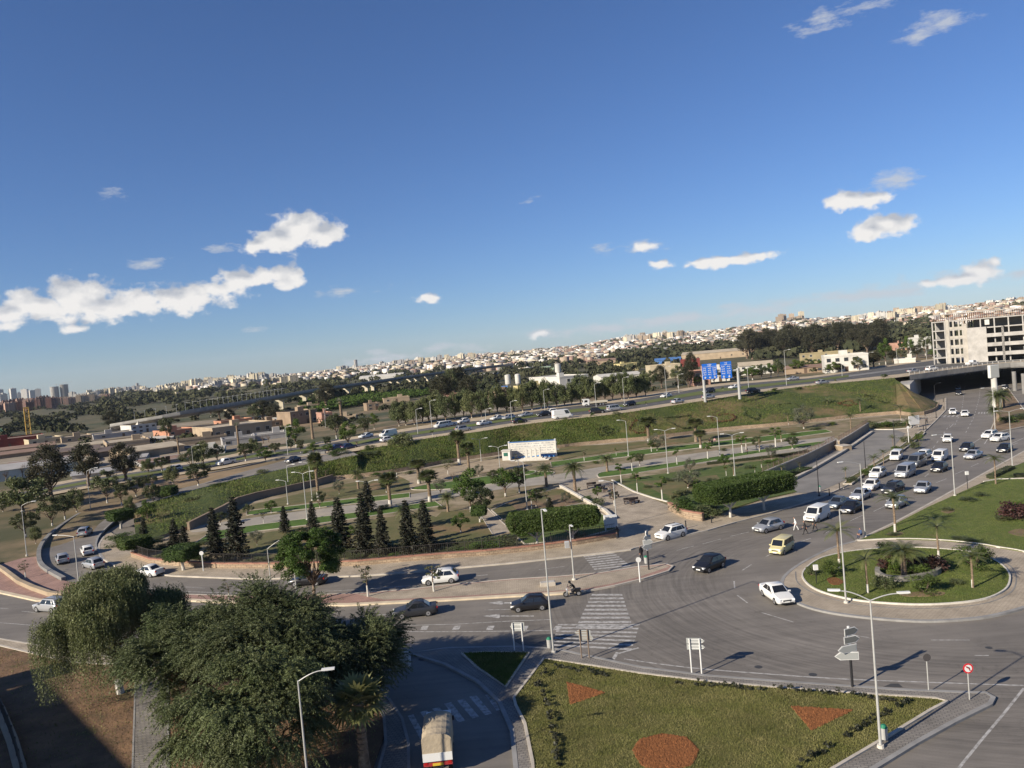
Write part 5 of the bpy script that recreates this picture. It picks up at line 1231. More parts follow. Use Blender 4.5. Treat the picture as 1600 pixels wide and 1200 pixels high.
def conifer(h,w,seed,name='conifer',label='x',n=8500):
    rr=random.Random(seed); r=np.random.RandomState(seed); root=empty(name,(0,0,0),0,label,'tree'); m=MB(); m.cyl((0,0,-.2),(0,0,h*.97),h*.02,.02,7); k=24; C=[]
    for i in range(k):
        z=h*(.07+.9*i/k); R_=w/2*(1-i/k)**.85*rr.uniform(.8,1.1)+.12; nb=6 if i<k*.7 else 4
        for j in range(nb):
            a=2*PI*j/nb+i*.9+rr.uniform(-.3,.3); q=R_*rr.uniform(.75,1.12); tip=Vector((math.cos(a)*q,math.sin(a)*q,z-q*.12)); m.cyl((0,0,z),tip,.045,.012,4)
            for s in (.25,.5,.75,.95): C.append((tip.x*s,tip.y*s,z+(tip.z-z)*s,.16+.13*R_*(1.1-s)))
    m.build('trunk',BARK,root); V,Q,Tn=leaves(np.array(C),n,0,.27,seed,droop=.12,flat=.45,asp=2.0); np_mesh('crown',V,Q,LEAF_CON,root,tint=Tn); return root
def frond_mesh(mb_v,mb_q,tn,base,ang,elev,L_,droop,r,nleaf=26,lw=.05,ll=.55,vee=.5):
    """feather frond from base; appended leaflets"""
    d=np.array([math.cos(ang),math.sin(ang),0.0]); side=np.array([-math.sin(ang),math.cos(ang),0.0]); t0=r.uniform(0,1)
    for i in range(nleaf):
        t=(i+1)/nleaf; e=elev-droop*t; 
        # integrate the arc
        x=L_*t*math.cos(elev-droop*t*.5); z=L_*t*math.sin(elev-droop*t*.5)
        p=np.array(base)+d*x+np.array([0,0,z]); tang=d*math.cos(e)+np.array([0,0,math.sin(e)]); up=np.cross(side,tang)
        l=ll*L_*.5*(math.sin(PI*min(.98,t*.85+.12)))
        for s in(-1,1):
            q=side*s*.8+tang*.55-abs(up)*0+np.array([0,0,-vee*.6]); q/=np.linalg.norm(q); e1=p+q*l; w_=tang*lw
            k=len(mb_v); mb_v.extend([p-w_*.6,p+w_*.6,e1+w_*.25,e1-w_*.25]); mb_q.append((k,k+1,k+2,k+3)); tn.append(t0*.6+r.uniform(0,.4))
def fan_leaf(V,Q,tn,c,dirv,R_,r,n=13,droop=.25):
    """fan leaf: segments spread in the plane of dirv"""
    d=np.array(dirv)/np.linalg.norm(dirv); s=np.cross(d,[0,0,1.0]); s/=max(1e-6,np.linalg.norm(s)); t0=r.uniform(0,1)
    for i in range(n):
        a=(i/(n-1)-.5)*PI*1.25; q=d*math.cos(a)+s*math.sin(a); q[2]-=droop*abs(math.sin(a))*.5; l=R_*r.uniform(.85,1.05); e=c+q*l; e[2]-=droop*l*.5; m_=c+q*l*.55; w_=np.cross(q,np.cross(d,s)); w_/=np.linalg.norm(w_); w_*=R_*.085
        k=len(V); V.extend([c,m_-w_,e,m_+w_]); Q.append((k,k+1,k+2,k+3)); tn.append(t0*.6+r.uniform(0,.4))
def palm(h,w,seed,kind='feather',name='palm_tree',label='x',tr=.22,nf=26,leaf=None,skirt=False,lime=True):
    r=np.random.RandomState(seed); rr=random.Random(seed); root=empty(name,(0,0,0),0,label,'palm'); m=MB(); R_=w/2; th=h-R_*.45
    m.tube([(0,0,-.2),(.03,.02,th*.3),(.0,.04,th*.65),(0,0,th)],[tr*1.35,tr*1.02,tr*.95,tr*1.1],9)
    for i in range(int(th/.35)): m.cyl((0,0,.35*i),(0,0,.35*i+.07),tr*1.18,None,9)
    m.build('trunk',BARKP,root)
    if lime: MB().cyl((0,0,-.1),(0,0,min(1.3,th*.35)),tr*1.3,tr*1.15,10).build('limewashed_base',LIME,root)
    V=[];Q=[];tn=[]
    if kind=='feather':
        for i in range(nf):
            a=i*2.39996+r.uniform(-.2,.2); t=i/nf; el=1.35-1.25*t; frond_mesh(V,Q,tn,(0,0,th),a,el+r.uniform(-.1,.1),R_*r.uniform(1.0,1.2),1.3+.5*r.uniform(0,1),r,22,R_*.03,.42)
    else:
        for i in range(nf):
            a=i*2.39996; t=i/nf; el=1.25-1.75*t; d=np.array([math.cos(a)*math.cos(el),math.sin(a)*math.cos(el),math.sin(el)]); c=np.array([0,0,th])+d*R_*.5; 
            k=len(V); V.extend([np.array([0,0,th-.03]),c+np.array([0,0,-.03]),c+np.array([0,0,.03]),np.array([0,0,th+.05])]); Q.append((k,k+1,k+2,k+3)); tn.append(.5)
            fan_leaf(V,Q,tn,c,d,R_*.62,r,13,.45 if el<.3 else .2)
    np_mesh('crown',np.array(V),np.array(Q),leaf or LEAF_PALM,root,tint=np.array(tn))
    if skirt:
        C=np.array([(math.cos(k)*tr*.9,math.sin(k)*tr*.9,th-.3-.25*j,.3) for k in range(6) for j in range(5)]); V,Q,Tn=leaves(C,260,0,.55,seed,droop=1); np_mesh('dead_skirt',V,Q,mat('dead_palm',(.2,.15,.09),.9,tint=.3),root,tint=Tn)
    return root
def box_hedge(px,z,h,leaf,label,seed,w=None,name='hedge',cat='hedge',dens=26,size=.16,group=None,bw=1.0):
    """clipped hedge following photo pixels (centre line at height z)"""
    P=[W(u,v,z) for u,v in px]; r=np.random.RandomState(seed); pts=[]
    for a,b in zip(P,P[1:]):
        L_=(b-a).length; n=max(20,int(L_*bw*h*dens*4)); t=r.uniform(0,1,n); q=np.array(a)[None,:]*(1-t[:,None])+np.array(b)[None,:]*t[:,None]
        d=(b-a).normalized(); nn=np.array([-d.y,d.x,0]); s=r.uniform(-.5,.5,n); hz=r.uniform(0,1,n); f=r.randint(0,3,n)
        s=np.where(f==0,np.sign(s)*.5,s); hz=np.where(f>0,1.0,hz); q=q+nn[None,:]*(s*bw)[:,None]; q[:,2]=q[:,2]+hz*h; pts.append(q)
    q=np.concatenate(pts); o=P[0]; q=q-np.array(o); C=np.concatenate([q,np.full((len(q),1),.05)],1); n=len(q)
    V,Q,Tn=leaves(C,int(n*1.0),0,size,seed); 
    # inner solid core
    m=MB()
    for a,b in zip(P,P[1:]):
        d=(b-a); m.box(((a.x+b.x)/2-o.x,(a.y+b.y)/2-o.y,(a.z+b.z)/2-o.z+h*.44),(d.length,bw*.86,h*.88),math.atan2(d.y,d.x))
    root=empty(name,o,0,label,cat,group); np_mesh('foliage',V,Q,leaf,root,tint=Tn); m.build('inner_twigs',mat('twigs',(.03,.035,.016),.95),root); return root
def bush(w,h,seed,leaf,name='bush',label='x',n=1300,size=.2,cat='bush',stem=True):
    rr=random.Random(seed); root=empty(name,(0,0,0),0,label,cat); C=[]
    for i in range(16):
        a=rr.uniform(0,2*PI); k=math.sqrt(rr.random())*.72; z=rr.uniform(.15,1); C.append((math.cos(a)*k*w/2*math.sqrt(1-(z*.8)**2+.0),math.sin(a)*k*w/2*math.sqrt(1-(z*.8)**2),z*h*.8,w*rr.uniform(.14,.22)))
    V,Q,Tn=leaves(np.array(C),n,0,size,seed,up=.3,flat=.8); V[:,2]=np.maximum(V[:,2],.02); np_mesh('foliage',V,Q,leaf,root,tint=Tn)
    m=MB()
    for c in C[:5]: m.cyl((0,0,-.1),c[:3],.04,.015,4)
    m.build('stem',BARK,root); return root
def clipped_tree(h,w,ch,seed,n=3200,name='clipped_tree',label='x',boxy=True,d=None,trunks=1):
    """flat-topped clipped crown of height ch on limewashed trunks"""
    rr=random.Random(seed); r=np.random.RandomState(seed); root=empty(name,(0,0,0),0,label,'tree'); d=d or w; z0=h-ch
    p=r.uniform(-1,1,(n,3)); ax=r.choice(3,n,p=(.27,.27,.46)); p[np.arange(n),ax]=np.sign(p[np.arange(n),ax]); un=p/np.linalg.norm(p,axis=1)[:,None]; k_=.30 if boxy else .9; p=p*(1-k_)+un*k_*1.18; p*=(r.uniform(.93,1.02,n))[:,None]*(1+.035*np.sin(p[:,:1]*9)*np.cos(p[:,1:2]*5)); p=p*np.array([w/2,d/2,ch/2]); p[:,2]+=z0+ch/2
    V,Q,Tn=leaves(np.concatenate([p,np.full((n,1),.08)],1),n,0,.22,seed); np_mesh('crown',V,Q,LEAF_CLIP,root,tint=Tn)
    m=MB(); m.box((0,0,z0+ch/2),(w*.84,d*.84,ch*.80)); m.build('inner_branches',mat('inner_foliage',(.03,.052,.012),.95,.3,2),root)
    for k in range(trunks):
        x=(k-(trunks-1)/2)*w*.4; m=MB(); fork=Vector((x+rr.uniform(-.1,.1),0,z0*.5)); m.tube([(x,0,-.2),fork],[.2,.16],7)
        for j in range(4): m.tube([fork,(x+math.cos(j*1.6)*w*.2,math.sin(j*1.6)*d*.2,z0+ch*.3)],[.12,.06],6)
        m.build('trunk',LIME,root)
    return root
def sapling(h,w,seed,name='young_tree',label='x',leaf=None,n=260,th=.45):
    rr=random.Random(seed); root=empty(name,(0,0,0),0,label,'tree'); m=MB(); C=[]; m.tube([(0,0,-.1),(.03,0,h*th),(0,.03,h*.85)],[.07,.05,.02],6)
    for i in range(9):
        a=rr.uniform(0,2*PI); z=h*rr.uniform(th,.98); e=(math.cos(a)*w/2*rr.uniform(.3,.85),math.sin(a)*w/2*rr.uniform(.3,.85),z); m.cyl((0,0,z*.82),e,.025,.01,4); C.append(e+(w*.17,))
    m.build('trunk',BARK,root); MB().cyl((0,0,-.05),(.02,0,h*th*.75),.085,.07,7).build('limewashed_base',LIME,root)
    V,Q,Tn=leaves(np.array(C),n,0,.2,seed); np_mesh('crown',V,Q,leaf or LEAF_YOUNG,root,tint=Tn); return root
def bare_tree(h,w,seed,name='leafless_tree',label='x'):
    rr=random.Random(seed); root=empty(name,(0,0,0),0,label,'tree'); m=MB(); p=limb(m,(0,0,-.2),(0,0,h*.35),h*.03,h*.025,3,.05,rr,6)
    for i in range(12):
        a=rr.uniform(0,2*PI); e=Vector((math.cos(a)*w/2*rr.uniform(.4,1),math.sin(a)*w/2*rr.uniform(.4,1),h*rr.uniform(.6,1))); q=limb(m,p[-1],e,h*.014,h*.004,3,.08,rr,4)
        for j in range(3):
            e2=q[2]+Vector((rr.uniform(-1,1),rr.uniform(-1,1),rr.uniform(.2,1)))*h*.15; m.cyl(q[2],e2,h*.006,h*.002,3)
    m.build('trunk',BARK,root); return root
# ------------------------------------------------ prototypes and planting
PROTO={}
def proto(key,fn):
    if key not in PROTO:
        o=fn(); PROTO[key]=[o,False]
    return PROTO[key]
def plant(key,fn,h0,w0,u,v,hp,wp,z,label,cat=None,group=None,rz=None,name=None):
    """stand a copy so that its base is at pixel (u,v) and it is hp pixels tall, wp wide"""
    B=W(u,v,z) if z is not None else WT(u,v); d=proj(B)[2]
    e=proto(key,fn)
    if not e[1]: o=e[0]; e[1]=True
    else: o=copy_tree(e[0])
    if name and o.name.split('.')[0]!=name: o.name=name
    o.location=B; o.rotation_euler=(0,0,rnd.uniform(0,6.28) if rz is None else rz); sh=hp/FPX*d/h0; sw=wp/FPX*d/w0; o.scale=(sw,sw,sh)
    o['label']=label
    if cat: o['category']=cat
    if group: o['group']=group
    elif 'group' in o: del o['group']
    return o
KIND={
 'round1':(lambda: crown_tree(6,6,'r',LEAF_OL,21,3600,.34,.34,limed=True,name='roadside_tree'),6,6),
 'round2':(lambda: crown_tree(6,6,'r',LEAF_GR,22,3600,.34,.30,limed=True,name='broadleaf_tree'),6,6),
 'round3':(lambda: crown_tree(6,7,'r',LEAF_DK,23,3600,.34,.28,limed=True,name='roadside_tree'),6,7),
 'willow':(lambda: crown_tree(6,6,'r',LEAF_PEP,24,4200,.36,.16,limed=True,name='pepper_tree',droop=.8,flat=1.0),6,6),
 'euc1':(lambda: crown_tree(14,8,'r',LEAF_EUC,31,6500,.5,.24,name='eucalyptus_tree',clump=44,shape='tall',droop=.4,flat=1.0),14,8),
 'euc2':(lambda: crown_tree(14,8,'r',LEAF_EUC,37,6500,.5,.3,name='eucalyptus_tree',clump=38,shape='tall',lean=.4,droop=.3,flat=1.0),14,8),
 'con1':(lambda: conifer(8,3.6,41),8,3.6),'con2':(lambda: conifer(8,3.3,42),8,3.3),
 'fan':(lambda: palm(7,3.6,51,'fan',nf=30,tr=.24,name='fan_palm',skirt=True),7,3.6),
 'date':(lambda: palm(5,5,52,'feather',nf=40,tr=.3,name='date_palm',lime=False),5,5),
 'queen':(lambda: palm(6,4.2,53,'feather',nf=15,tr=.12,name='queen_palm'),6,4.2),
 'stump':(lambda: palm(7,2.0,54,'fan',nf=6,tr=.26,name='dying_palm',leaf=LEAF_GREY,lime=False),7,2.0),
 'young':(lambda: sapling(3.4,1.8,61),3.4,1.8),'young2':(lambda: sapling(3.4,1.6,62,leaf=LEAF_GR,n=900,th=.6,name='young_tree'),3.4,1.6),
 'bush':(lambda: bush(3,2,71,LEAF_DK),3,2),'bushg':(lambda: bush(3,2,72,LEAF_GR),3,2),'bushp':(lambda: bush(2.4,1.8,73,LEAF_PURP,name='purple_shrub'),2.4,1.8),'bushb':(lambda: bush(3,2.2,74,LEAF_CLIP,n=2600,size=.16,name='round_shrub'),3,2.2),
 'bare':(lambda: bare_tree(5,3.4,81),5,3.4),
 'clip':(lambda: clipped_tree(3.4,3.2,1.9,91),3.4,3.2),
 'grey':(lambda: crown_tree(4,5,'r',LEAF_GREY,95,2600,.22,.2,name='grey_shrubby_tree',limed=True,flat=.8),4,5),
}
def pl(kind,u,v,hp,wp,label,z=.2,group=None,cat=None,rz=None):
    fn,h0,w0=KIND[kind]; return plant(kind,fn,h0,w0,u,v,hp,wp,z,label,cat,group,rz)
def row(kinds,items,group,labf,z=.2,cat=None):
    """items sorted left to right: (u,v,hp,wp)"""
    items=sorted(items)
    for i,(u,v,hp,wp) in enumerate(items):
        k=kinds if isinstance(kinds,str) else kinds[i%len(kinds)]
        zz=z if not callable(z) else z(u,v)
        pl(k,u,v,hp,wp,labf(ordw(i)),zz,group,cat)
# ---------------------------------------------------------------- planting: foreground
def place(o,u,v,z,rz=0,sc=1):
    o.location=W(u,v,z); o.rotation_euler=(0,0,rz); o.scale=(sc,sc,sc); return o
o=pepper_tree(10.6,11.0,1,9500,name='pepper_tree',label='large weeping pepper tree at the left, its strands hanging almost to the soil'); place(o,188,1083,.1,0.3)
o=spray_tree(9.0,8.6,2,LEAF_PEP,64,84,.26,droop=.4,label='broad green tree left of centre in the yard, beside the grey path',limed=True); place(o,306,1130,.1)
o=spray_tree(10.2,10.2,3,LEAF_DK,74,84,.28,droop=.32,label='tallest dark tree of the yard group, its crown reaching up to the road'); place(o,425,1130,.1)
o=spray_tree(8.6,8.6,4,LEAF_PEP,62,86,.26,droop=.6,label='lowest tree of the yard group, filling the bottom edge behind the street lamp'); place(o,412,1240,.1)
o=spray_tree(7.2,9.4,5,LEAF_DK,60,80,.2,droop=.3,label='dark tree leaning over the slip road, right end of the yard group'); place(o,552,1118,.1)
o=crown_tree(8.0,8.6,'r',LEAF_GR,6,42000,.2,.3,trunk_r=.17,clump=80,crad=.7,droop=.1,name='broadleaf_tree',label='fresh green spreading tree on the median with dark cars passing behind it'); place(o,492,938,.15)
o=palm(5.2,3.9,7,'fan',nf=26,tr=.3,leaf=LEAF_PALMY,name='fan_palm',label='sunlit fan palm at the bottom among the yard trees',lime=False); place(o,570,1205,.12)
bs=[(250,872,10,18),(310,874,11,22),(322,876,9,16),(352,878,12,24),(398,878,12,22),(414,876,10,22),(440,874,12,22),(468,876,10,26),(508,876,12,24),(522,872,10,18),(556,874,12,24),(588,873,12,22),(616,871,12,20),(654,868,12,24),(688,866,11,22),(715,864,12,26),(752,860,12,24),(780,855,12,24),(300,858,12,20),(318,850,10,18),(258,856,14,24),(245,846,12,20),(664,800,10,16),(690,795,9,14),(612,742,9,16),(640,740,8,14),(588,744,9,18),(560,748,8,16),(838,742,8,12),(790,748,9,18),(845,768,10,16),(990,748,9,14),(1046,752,10,20),(1088,758,12,24),(1112,752,9,18),(1140,762,14,30),(1064,772,12,24),(1012,762,8,14),(1170,732,8,16),(1200,724,8,14),(1130,704,7,12),(1022,698,7,14),(930,724,7,12),(1240,680,8,14),(1275,672,8,16),(1300,664,8,14),(1195,676,7,14)]
BS_=sorted(bs)
# saplings on the median
pl('young',575,932,52,32,'sparse sapling on the pink median, left of its taller staked neighbour',.15)
pl('young',678,924,44,36,'staked sapling on the median in front of the white hatchback',.15)
pl('young',40,903,26,20,'small shrubby sapling on the pink triangle at the far left',.15)
pl('young',358,937,30,26,'thin sapling on the median above the yard trees',.15)
pl('bushp',408,934,32,22,'reddish shrub on the median left of the green broadleaf tree',.15)
# roundabout island
Z=.26
pl('date',1413,900,50,66,'thick feathery palm at the middle of the roundabout island',Z,rz=.4)
pl('queen',1312,888,70,58,'tall slim palm with limewashed trunk at the left of the roundabout',Z)
pl('queen',1356,926,62,52,'slim drooping palm on the near left part of the roundabout island',Z)
pl('queen',1467,873,60,52,'slim palm at the back of the roundabout island with bare lower trunk',Z)
pl('queen',1520,918,58,54,'slim palm with white foot at the right of the roundabout island',Z)
pl('bushb',1386,868,30,32,'light green rounded shrub at the back left of the roundabout palm',Z)
pl('bushp',1384,888,32,28,'dark purple shrub left of the thick roundabout palm',Z)
pl('bushp',1458,892,44,40,'largest dark purple shrub, right of the thick roundabout palm',Z)
pl('bushp',1428,888,28,28,'small purple shrub just right behind the palm stem on the roundabout',Z)
pl('bushb',1302,898,30,32,'rounded green shrub at the left of the roundabout, beside the tall slim palm',Z)
pl('bush',1382,917,32,36,'dark low shrub in front of the curved kerb on the roundabout',Z)
pl('bushb',1446,925,40,44,'wide green shrub at the near middle of the roundabout island',Z)
pl('bushb',1525,886,50,50,'big round bush at the right of the roundabout island',Z)
pl('bush',1495,911,10,22,'small flat shrub near the right palm of the roundabout',Z)
pl('bush',1268,898,22,16,'narrow upright shrub at the left tip of the roundabout island',Z)
pl('bushg',1400,892,30,34,'low green shrub under the thick roundabout palm',Z)
pl('bushg',1436,899,28,36,'low green planting against the curved stone kerb',Z)
kerbline([W(u,v,Z) for u,v in crom([(1372,893),(1372,900),(1385,906),(1410,908),(1440,904),(1462,898),(1468,893)],4)],.45,.2,.75,mat('ring_stone',(.20,.19,.165),.9,.2,2),name='planter_kerb')
patch('soil_patch',[(1292,904),(1305,902),(1318,908),(1312,913),(1298,912)],Z+.02,REDS,.05,smooth=True)
patch('soil_patch',[(1405,929),(1440,924),(1474,925),(1470,930),(1430,932)],Z+.015,DIRT,.05,smooth=True)
# east lawn
Z=.22
pl('queen',1399,832,64,58,'slim palm beside the avenue at the tip of the east lawn',Z)
pl('queen',1556,756,46,34,'slim palm at the upper end of the east lawn, near the lamp post',Z)
pl('bushp',1586,810,44,46,'large reddish purple shrub on the east lawn at the right edge',Z)
pl('bushg',1590,797,24,30,'green shrub behind the reddish shrub at the right edge',Z)
for i,(u,v) in enumerate([(1480,797),(1512,782),(1532,775),(1500,842),(1515,846),(1568,812),(1395,836)]):
    pl('bush',u,v,7+(i%3)*2,18+(i%2)*6,f'low flower clump on the east lawn, {ordw(i)} of those scattered there',Z,'low clumps on the east lawn')
for p in [[(1470,799),(1480,796),(1492,798),(1482,802)],[(1385,834),(1399,830),(1412,833),(1400,838)],[(1575,832),(1592,826),(1606,830),(1600,838)]]: patch('soil_patch',p,Z+.01,DIRT,.05,smooth=True)
box_hedge([(1547,747),(1560,741),(1580,732)],.22,.5,LEAF_DK,'low dark hedge along the upper verge lawn',8,bw=1.2)
box_hedge([(1585,745),(1610,744)],.22,.5,LEAF_DK,'low dark hedge at the right end of the upper verge lawn',9,bw=1.0)
# right median palms and planting
pl('date',1560,658,48,38,'thick palm on the right hand median below the bridge pier',.2); pl('date',1568,636,26,30,'palm behind the thick one on the right hand median',.2)
pl('date',1555,665,30,24,'short palm at the near tip of the right hand median',.2)
pl('bushg',1575,660,16,26,'shrubs at the foot of the median palms',.2); pl('bush',1594,655,14,24,'dark shrub at the right edge on the median',.2)
# low hedge rows on the south lawn
def tufts(px,label,seed,hh=.42,z=Z2):
    P=[W(u,v,z) for u,v in px]; C=[]; rr=random.Random(seed); o=P[0]
    for a,b in zip(P,P[1:]):
        n=max(2,int((b-a).length/.28))
        for i in range(n):
            if rr.random()<.16: continue
            p=a.lerp(b,i/n)-o; C.append((p.x+rr.uniform(-.12,.12),p.y+rr.uniform(-.12,.12),rr.uniform(.05,hh),rr.uniform(.10,.26)))
    V,Q,Tn=leaves(np.array(C),len(C)*26,0,.2,seed,up=1.0); V[:,2]=np.maximum(V[:,2],0); root=empty('low_hedge',o,0,label,'hedge','straggly hedge rows on the south lawn')
    np_mesh('foliage',V,Q,LEAF_CON if seed%2 else LEAF_DK,root,tint=Tn); return root
tufts([(862,1041),(890,1046),(925,1054),(955,1058)],'straggly dark hedge row along the top edge of the south lawn, left end',1)
tufts([(848,1085),(855,1105),(862,1135),(868,1160),(872,1200)],'straggly dark hedge row down the left side of the south lawn',3)
tufts([(838,1078),(846,1062),(856,1048)],'straggly hedge bit at the top left corner of the south lawn',5)
tufts([(1060,1068),(1110,1072),(1160,1078),(1205,1080)],'thin hedge row along the top edge of the south lawn, middle',7)
tufts([(1210,1078),(1290,1084),(1350,1091),(1385,1096),(1418,1098)],'thin hedge row along the top edge of the south lawn, right end',9)
tufts([(1420,1099),(1400,1109),(1372,1122)],'dark hedge bit at the right tip of the south lawn',11)
tufts([(1365,1126),(1330,1148),(1318,1156)],'dark hedge bit along the right side of the south lawn, behind the bin',13)
tufts([(1300,1168),(1275,1182),(1250,1196),(1240,1203)],'dark hedge row at the bottom right edge of the south lawn',15)
# ---------------------------------------------------------------- planting: park
row(('con1','con2'),[(446,832,44,22),(490,830,50,24),(534,866,94,44),(572,868,104,42),(600,868,80,34),(640,868,92,38),(668,866,90,40),(338,872,84,36),(372,874,104,46),(275,866,58,28),(290,868,50,26),(228,862,56,26),(861,815,40,24),(576,800,52,30)],'dark conifers in the park',lambda o:f'{o} dark conifer from the left in the park')
row('fan',[(498,782,70,30),(655,756,36,34),(672,784,46,38),(718,726,50,32),(734,744,50,28),(610,790,48,36),(1014,692,38,34),(1088,690,34,32),(1095,700,26,26)],'slender fan palms along the promenade',lambda o:f'{o} slender fan palm from the left along the promenade')
row('date',[(635,830,40,36),(700,800,30,30),(854,760,34,34),(899,768,46,38),(949,737,26,28),(560,764,30,26)],'short bushy palms in the park',lambda o:f'{o} short bushy palm from the left in the park')
row('queen',[(1147,747,24,24),(1187,706,26,22),(1222,748,22,20),(1221,690,18,24),(1330,676,30,26),(1345,650,28,24),(1408,660,28,30),(1232,665,20,20),(1295,648,26,24),(1358,640,24,30)],'slim feathery palms of the right hand park',lambda o:f'{o} slim feathery palm from the left in the right hand park')
row('clip',[(189,824,28,34),(262,784,24,28),(750,816,26,0+24)],'clipped trees along the ramp',lambda o:f'{o} flat clipped tree from the left, beside the ramp')
pl('clip',212,868,30,44,'rounded clipped shrub tree at the left corner of the park')
pl('clip',287,890,38,44,'ball shaped clipped tree on the pavement in front of the park wall')
pl('bushb',190,852,26,46,'wide clipped bush on the left corner lawn')
pl('bushb',232,862,24,44,'dark rounded bush beside the conifers at the left corner')
# big clipped masses over the wall
o=clipped_tree(4.6,11.5,2.3,92,26000,label='long flat clipped tree hedge with two white forked trunks left of the plaza gate',d=4,trunks=2); o.location=W(868,852,.2); o.rotation_euler=(0,0,.05)
o=clipped_tree(5.0,15.0,2.5,93,38000,label='longest flat clipped tree hedge over the pavement right of the plaza gate',d=5,trunks=2); o.location=W(1168,802,.2); o.rotation_euler=(0,0,.42)
pl('bushb',1080,802,36,58,'dark clipped bushes at the corner right of the plaza')
pl('bush',1108,806,28,44,'loose dark bush behind the low wall right of the plaza')
row(('round2','round1'),[(736,800,66,54),(752,812,52,48),(790,776,44,44),(812,770,40,40),(240,792,36,30),(232,822,40,28)],'leafy trees in the left park',lambda o:f'{o} leafy broad tree from the left in the park')
row(('round1','round3','grey','round2'),[(500,794,26,26),(530,772,22,22),(424,802,20,22),(604,770,22,22),(688,772,24,24),(772,756,22,22),(838,792,28,26),(884,788,20,20),(934,778,18,18),(1000,728,20,20),(1078,738,22,22),(1132,732,22,20),(1206,718,22,22),(1238,702,20,22),(1182,702,20,20),(660,822,28,30),(720,832,30,32),(472,846,22,22),(402,852,24,24),(548,846,24,24),(1142,782,26,36),(1060,792,24,30),(1215,734,18,22),(345,820,20,24),(388,806,18,20)],'medium trees over the park',lambda o:f'{o} medium round crowned tree from the left over the park lawns')
pl('willow',632,720,40,56,'large round green tree on the embankment at the end of the highway hedge',.9)
pl('grey',1075,763,30,50,'grey green shrubby tree in the middle of the right park',.2); pl('grey',1027,704,26,36,'grey green tree at the foot of the embankment',.2); pl('grey',1256,670,36,40,'pale grey tree with white trunks in the right park',.2); pl('grey',748,744,18,20,'leafless greyish shrub by the promenade',.2)
row('young2',[(988,736,28,16),(1106,717,26,18),(1160,708,28,20),(1166,702,20,14),(1212,698,30,22),(971,756,32,18),(996,768,30,16),(1035,782,38,22),(1058,726,26,12),(1018,706,18,12),(963,712,12,6),(831,796,30,14),(906,775,14,6),(1089,766,18,10),(1135,744,18,8),(1180,742,16,8)],'young trees with white trunks in the park',lambda o:f'{o} young white trunked tree from the left in the park')
row('young',[(412,818,20,12),(150+400-40,752,20,14),(222+400-40,702+20,16,10),(960,790,24,20),(620,745,20,16),(755,712,20,14),(810,728,18,12),(913,720,18,12),(1318,764,6,6),(700,741,18,14),(1250,738,18,10),(1190,731,16,10),(855,786,20,14),(457,700,10,8),(562,830,12,10),(930,800,16,12)],'thin saplings in the park',lambda o:f'{o} thin sapling from the left in the park')
row('bare',[(661,744,20,10),(708,752,16,14),(1155,772,20,12),(958,780,30,20)],'leafless small trees in the park',lambda o:f'{o} leafless small tree from the left in the park')
row(('bushg','bush'),[(820,835,16,40),(760,858,22,60),(700,864,14,40),(790,856,20,40),(935,790,22,22),(918,782,12,16),(600,735+60,10,22),(1120,770,16,40),(1150,764,14,40),(950,822,14,24),(905,842,18,36),(1385,668,16,20),(1372,668,14,22),(1400,666,16,20),(1418,666,14,14),(1356,664,12,18),(1430,700,18,16),(1415,690,16,16),(1400,705,14,16),(1365,735,14,18),(1352,742,16,16),(1330,752,14,18),(1436,688,18,14)],'bushes of the park',lambda o:f'{o} bush from the left in the park')
row('queen',[(1367,742,32,22),(1381,728,26,18),(1396,702,22,16),(1418,676,22,14),(1427,668,22,14),(1322,752,22,14)],'small palms of the car park strip',lambda o:f'{o} small palm from the left in the strip beside the car park')
for i,(u,v,hp,wp) in enumerate(BS_): pl(('bush','bushg','bush')[i%3],u,v,hp,wp,f'{ordw(i)} low shrub from the left on the park lawns',.2,'low shrubs on the park lawns')
box_hedge([(1215,746),(1245,741),(1262,735)],.2,.7,LEAF_CLIP,'low green hedge at the lower right park lawn',31,bw=2.0)
box_hedge([(1105,726),(1160,720),(1230,712),(1262,706)],.2,.5,LEAF_DK,'thin dark hedge edging the right park lawn',32,bw=.7)
box_hedge([(1190,741),(1232,730),(1266,714)],.2,.5,LEAF_DK,'dark hedge beside the railing of the sunken wall',33,bw=.8)
box_hedge([(455,872),(540,870),(640,861),(740,855),(808,846)],.2,1.0,LEAF_DK,'long dark hedge behind the park fence',34,bw=1.2)
# embankment planting: on the slope
def ZS(u,v):
    """height on the embankment surface under a pixel"""
    d=pix_dir(u,v); az=math.atan2(d.x,d.y); b=by_az(bot,[az])[0]; t=by_az(top,[az])[0]
    best=None
    for k in range(61):
        s=k/60; p=b.lerp(t,s); z=p.z*1.0+.9*(1-s); uu,vv,_=proj((p.x,p.y,z))
        if best is None or abs(vv-v)<best[0]: best=(abs(vv-v),z)
    return best[1]
row(('bush','bushb'),[(573,713,14,44),(530,712,16,32),(582,726,10,24),(523,730,8,12),(578,704,12,18),(812,662,9,10),(883,657,9,10),(926,650,8,8),(963,648,9,12),(1125,626,6,8),(1152,624,8,14),(1210,612,8,12),(1248,610,8,12),(410,740,12,20),(478,712,12,12),(692,716,10,16),(700,724,9,22),(1382,590,8,10),(1404,612,8,16),(1262,634,6,16),(340,760,8,24),(300,782,10,24),(1245,634,6,14)],'round bushes on the embankment',lambda o:f'{o} dark round bush from the left on the embankment',z=lambda u,v:ZS(u,v)-.1)
hz=ZS
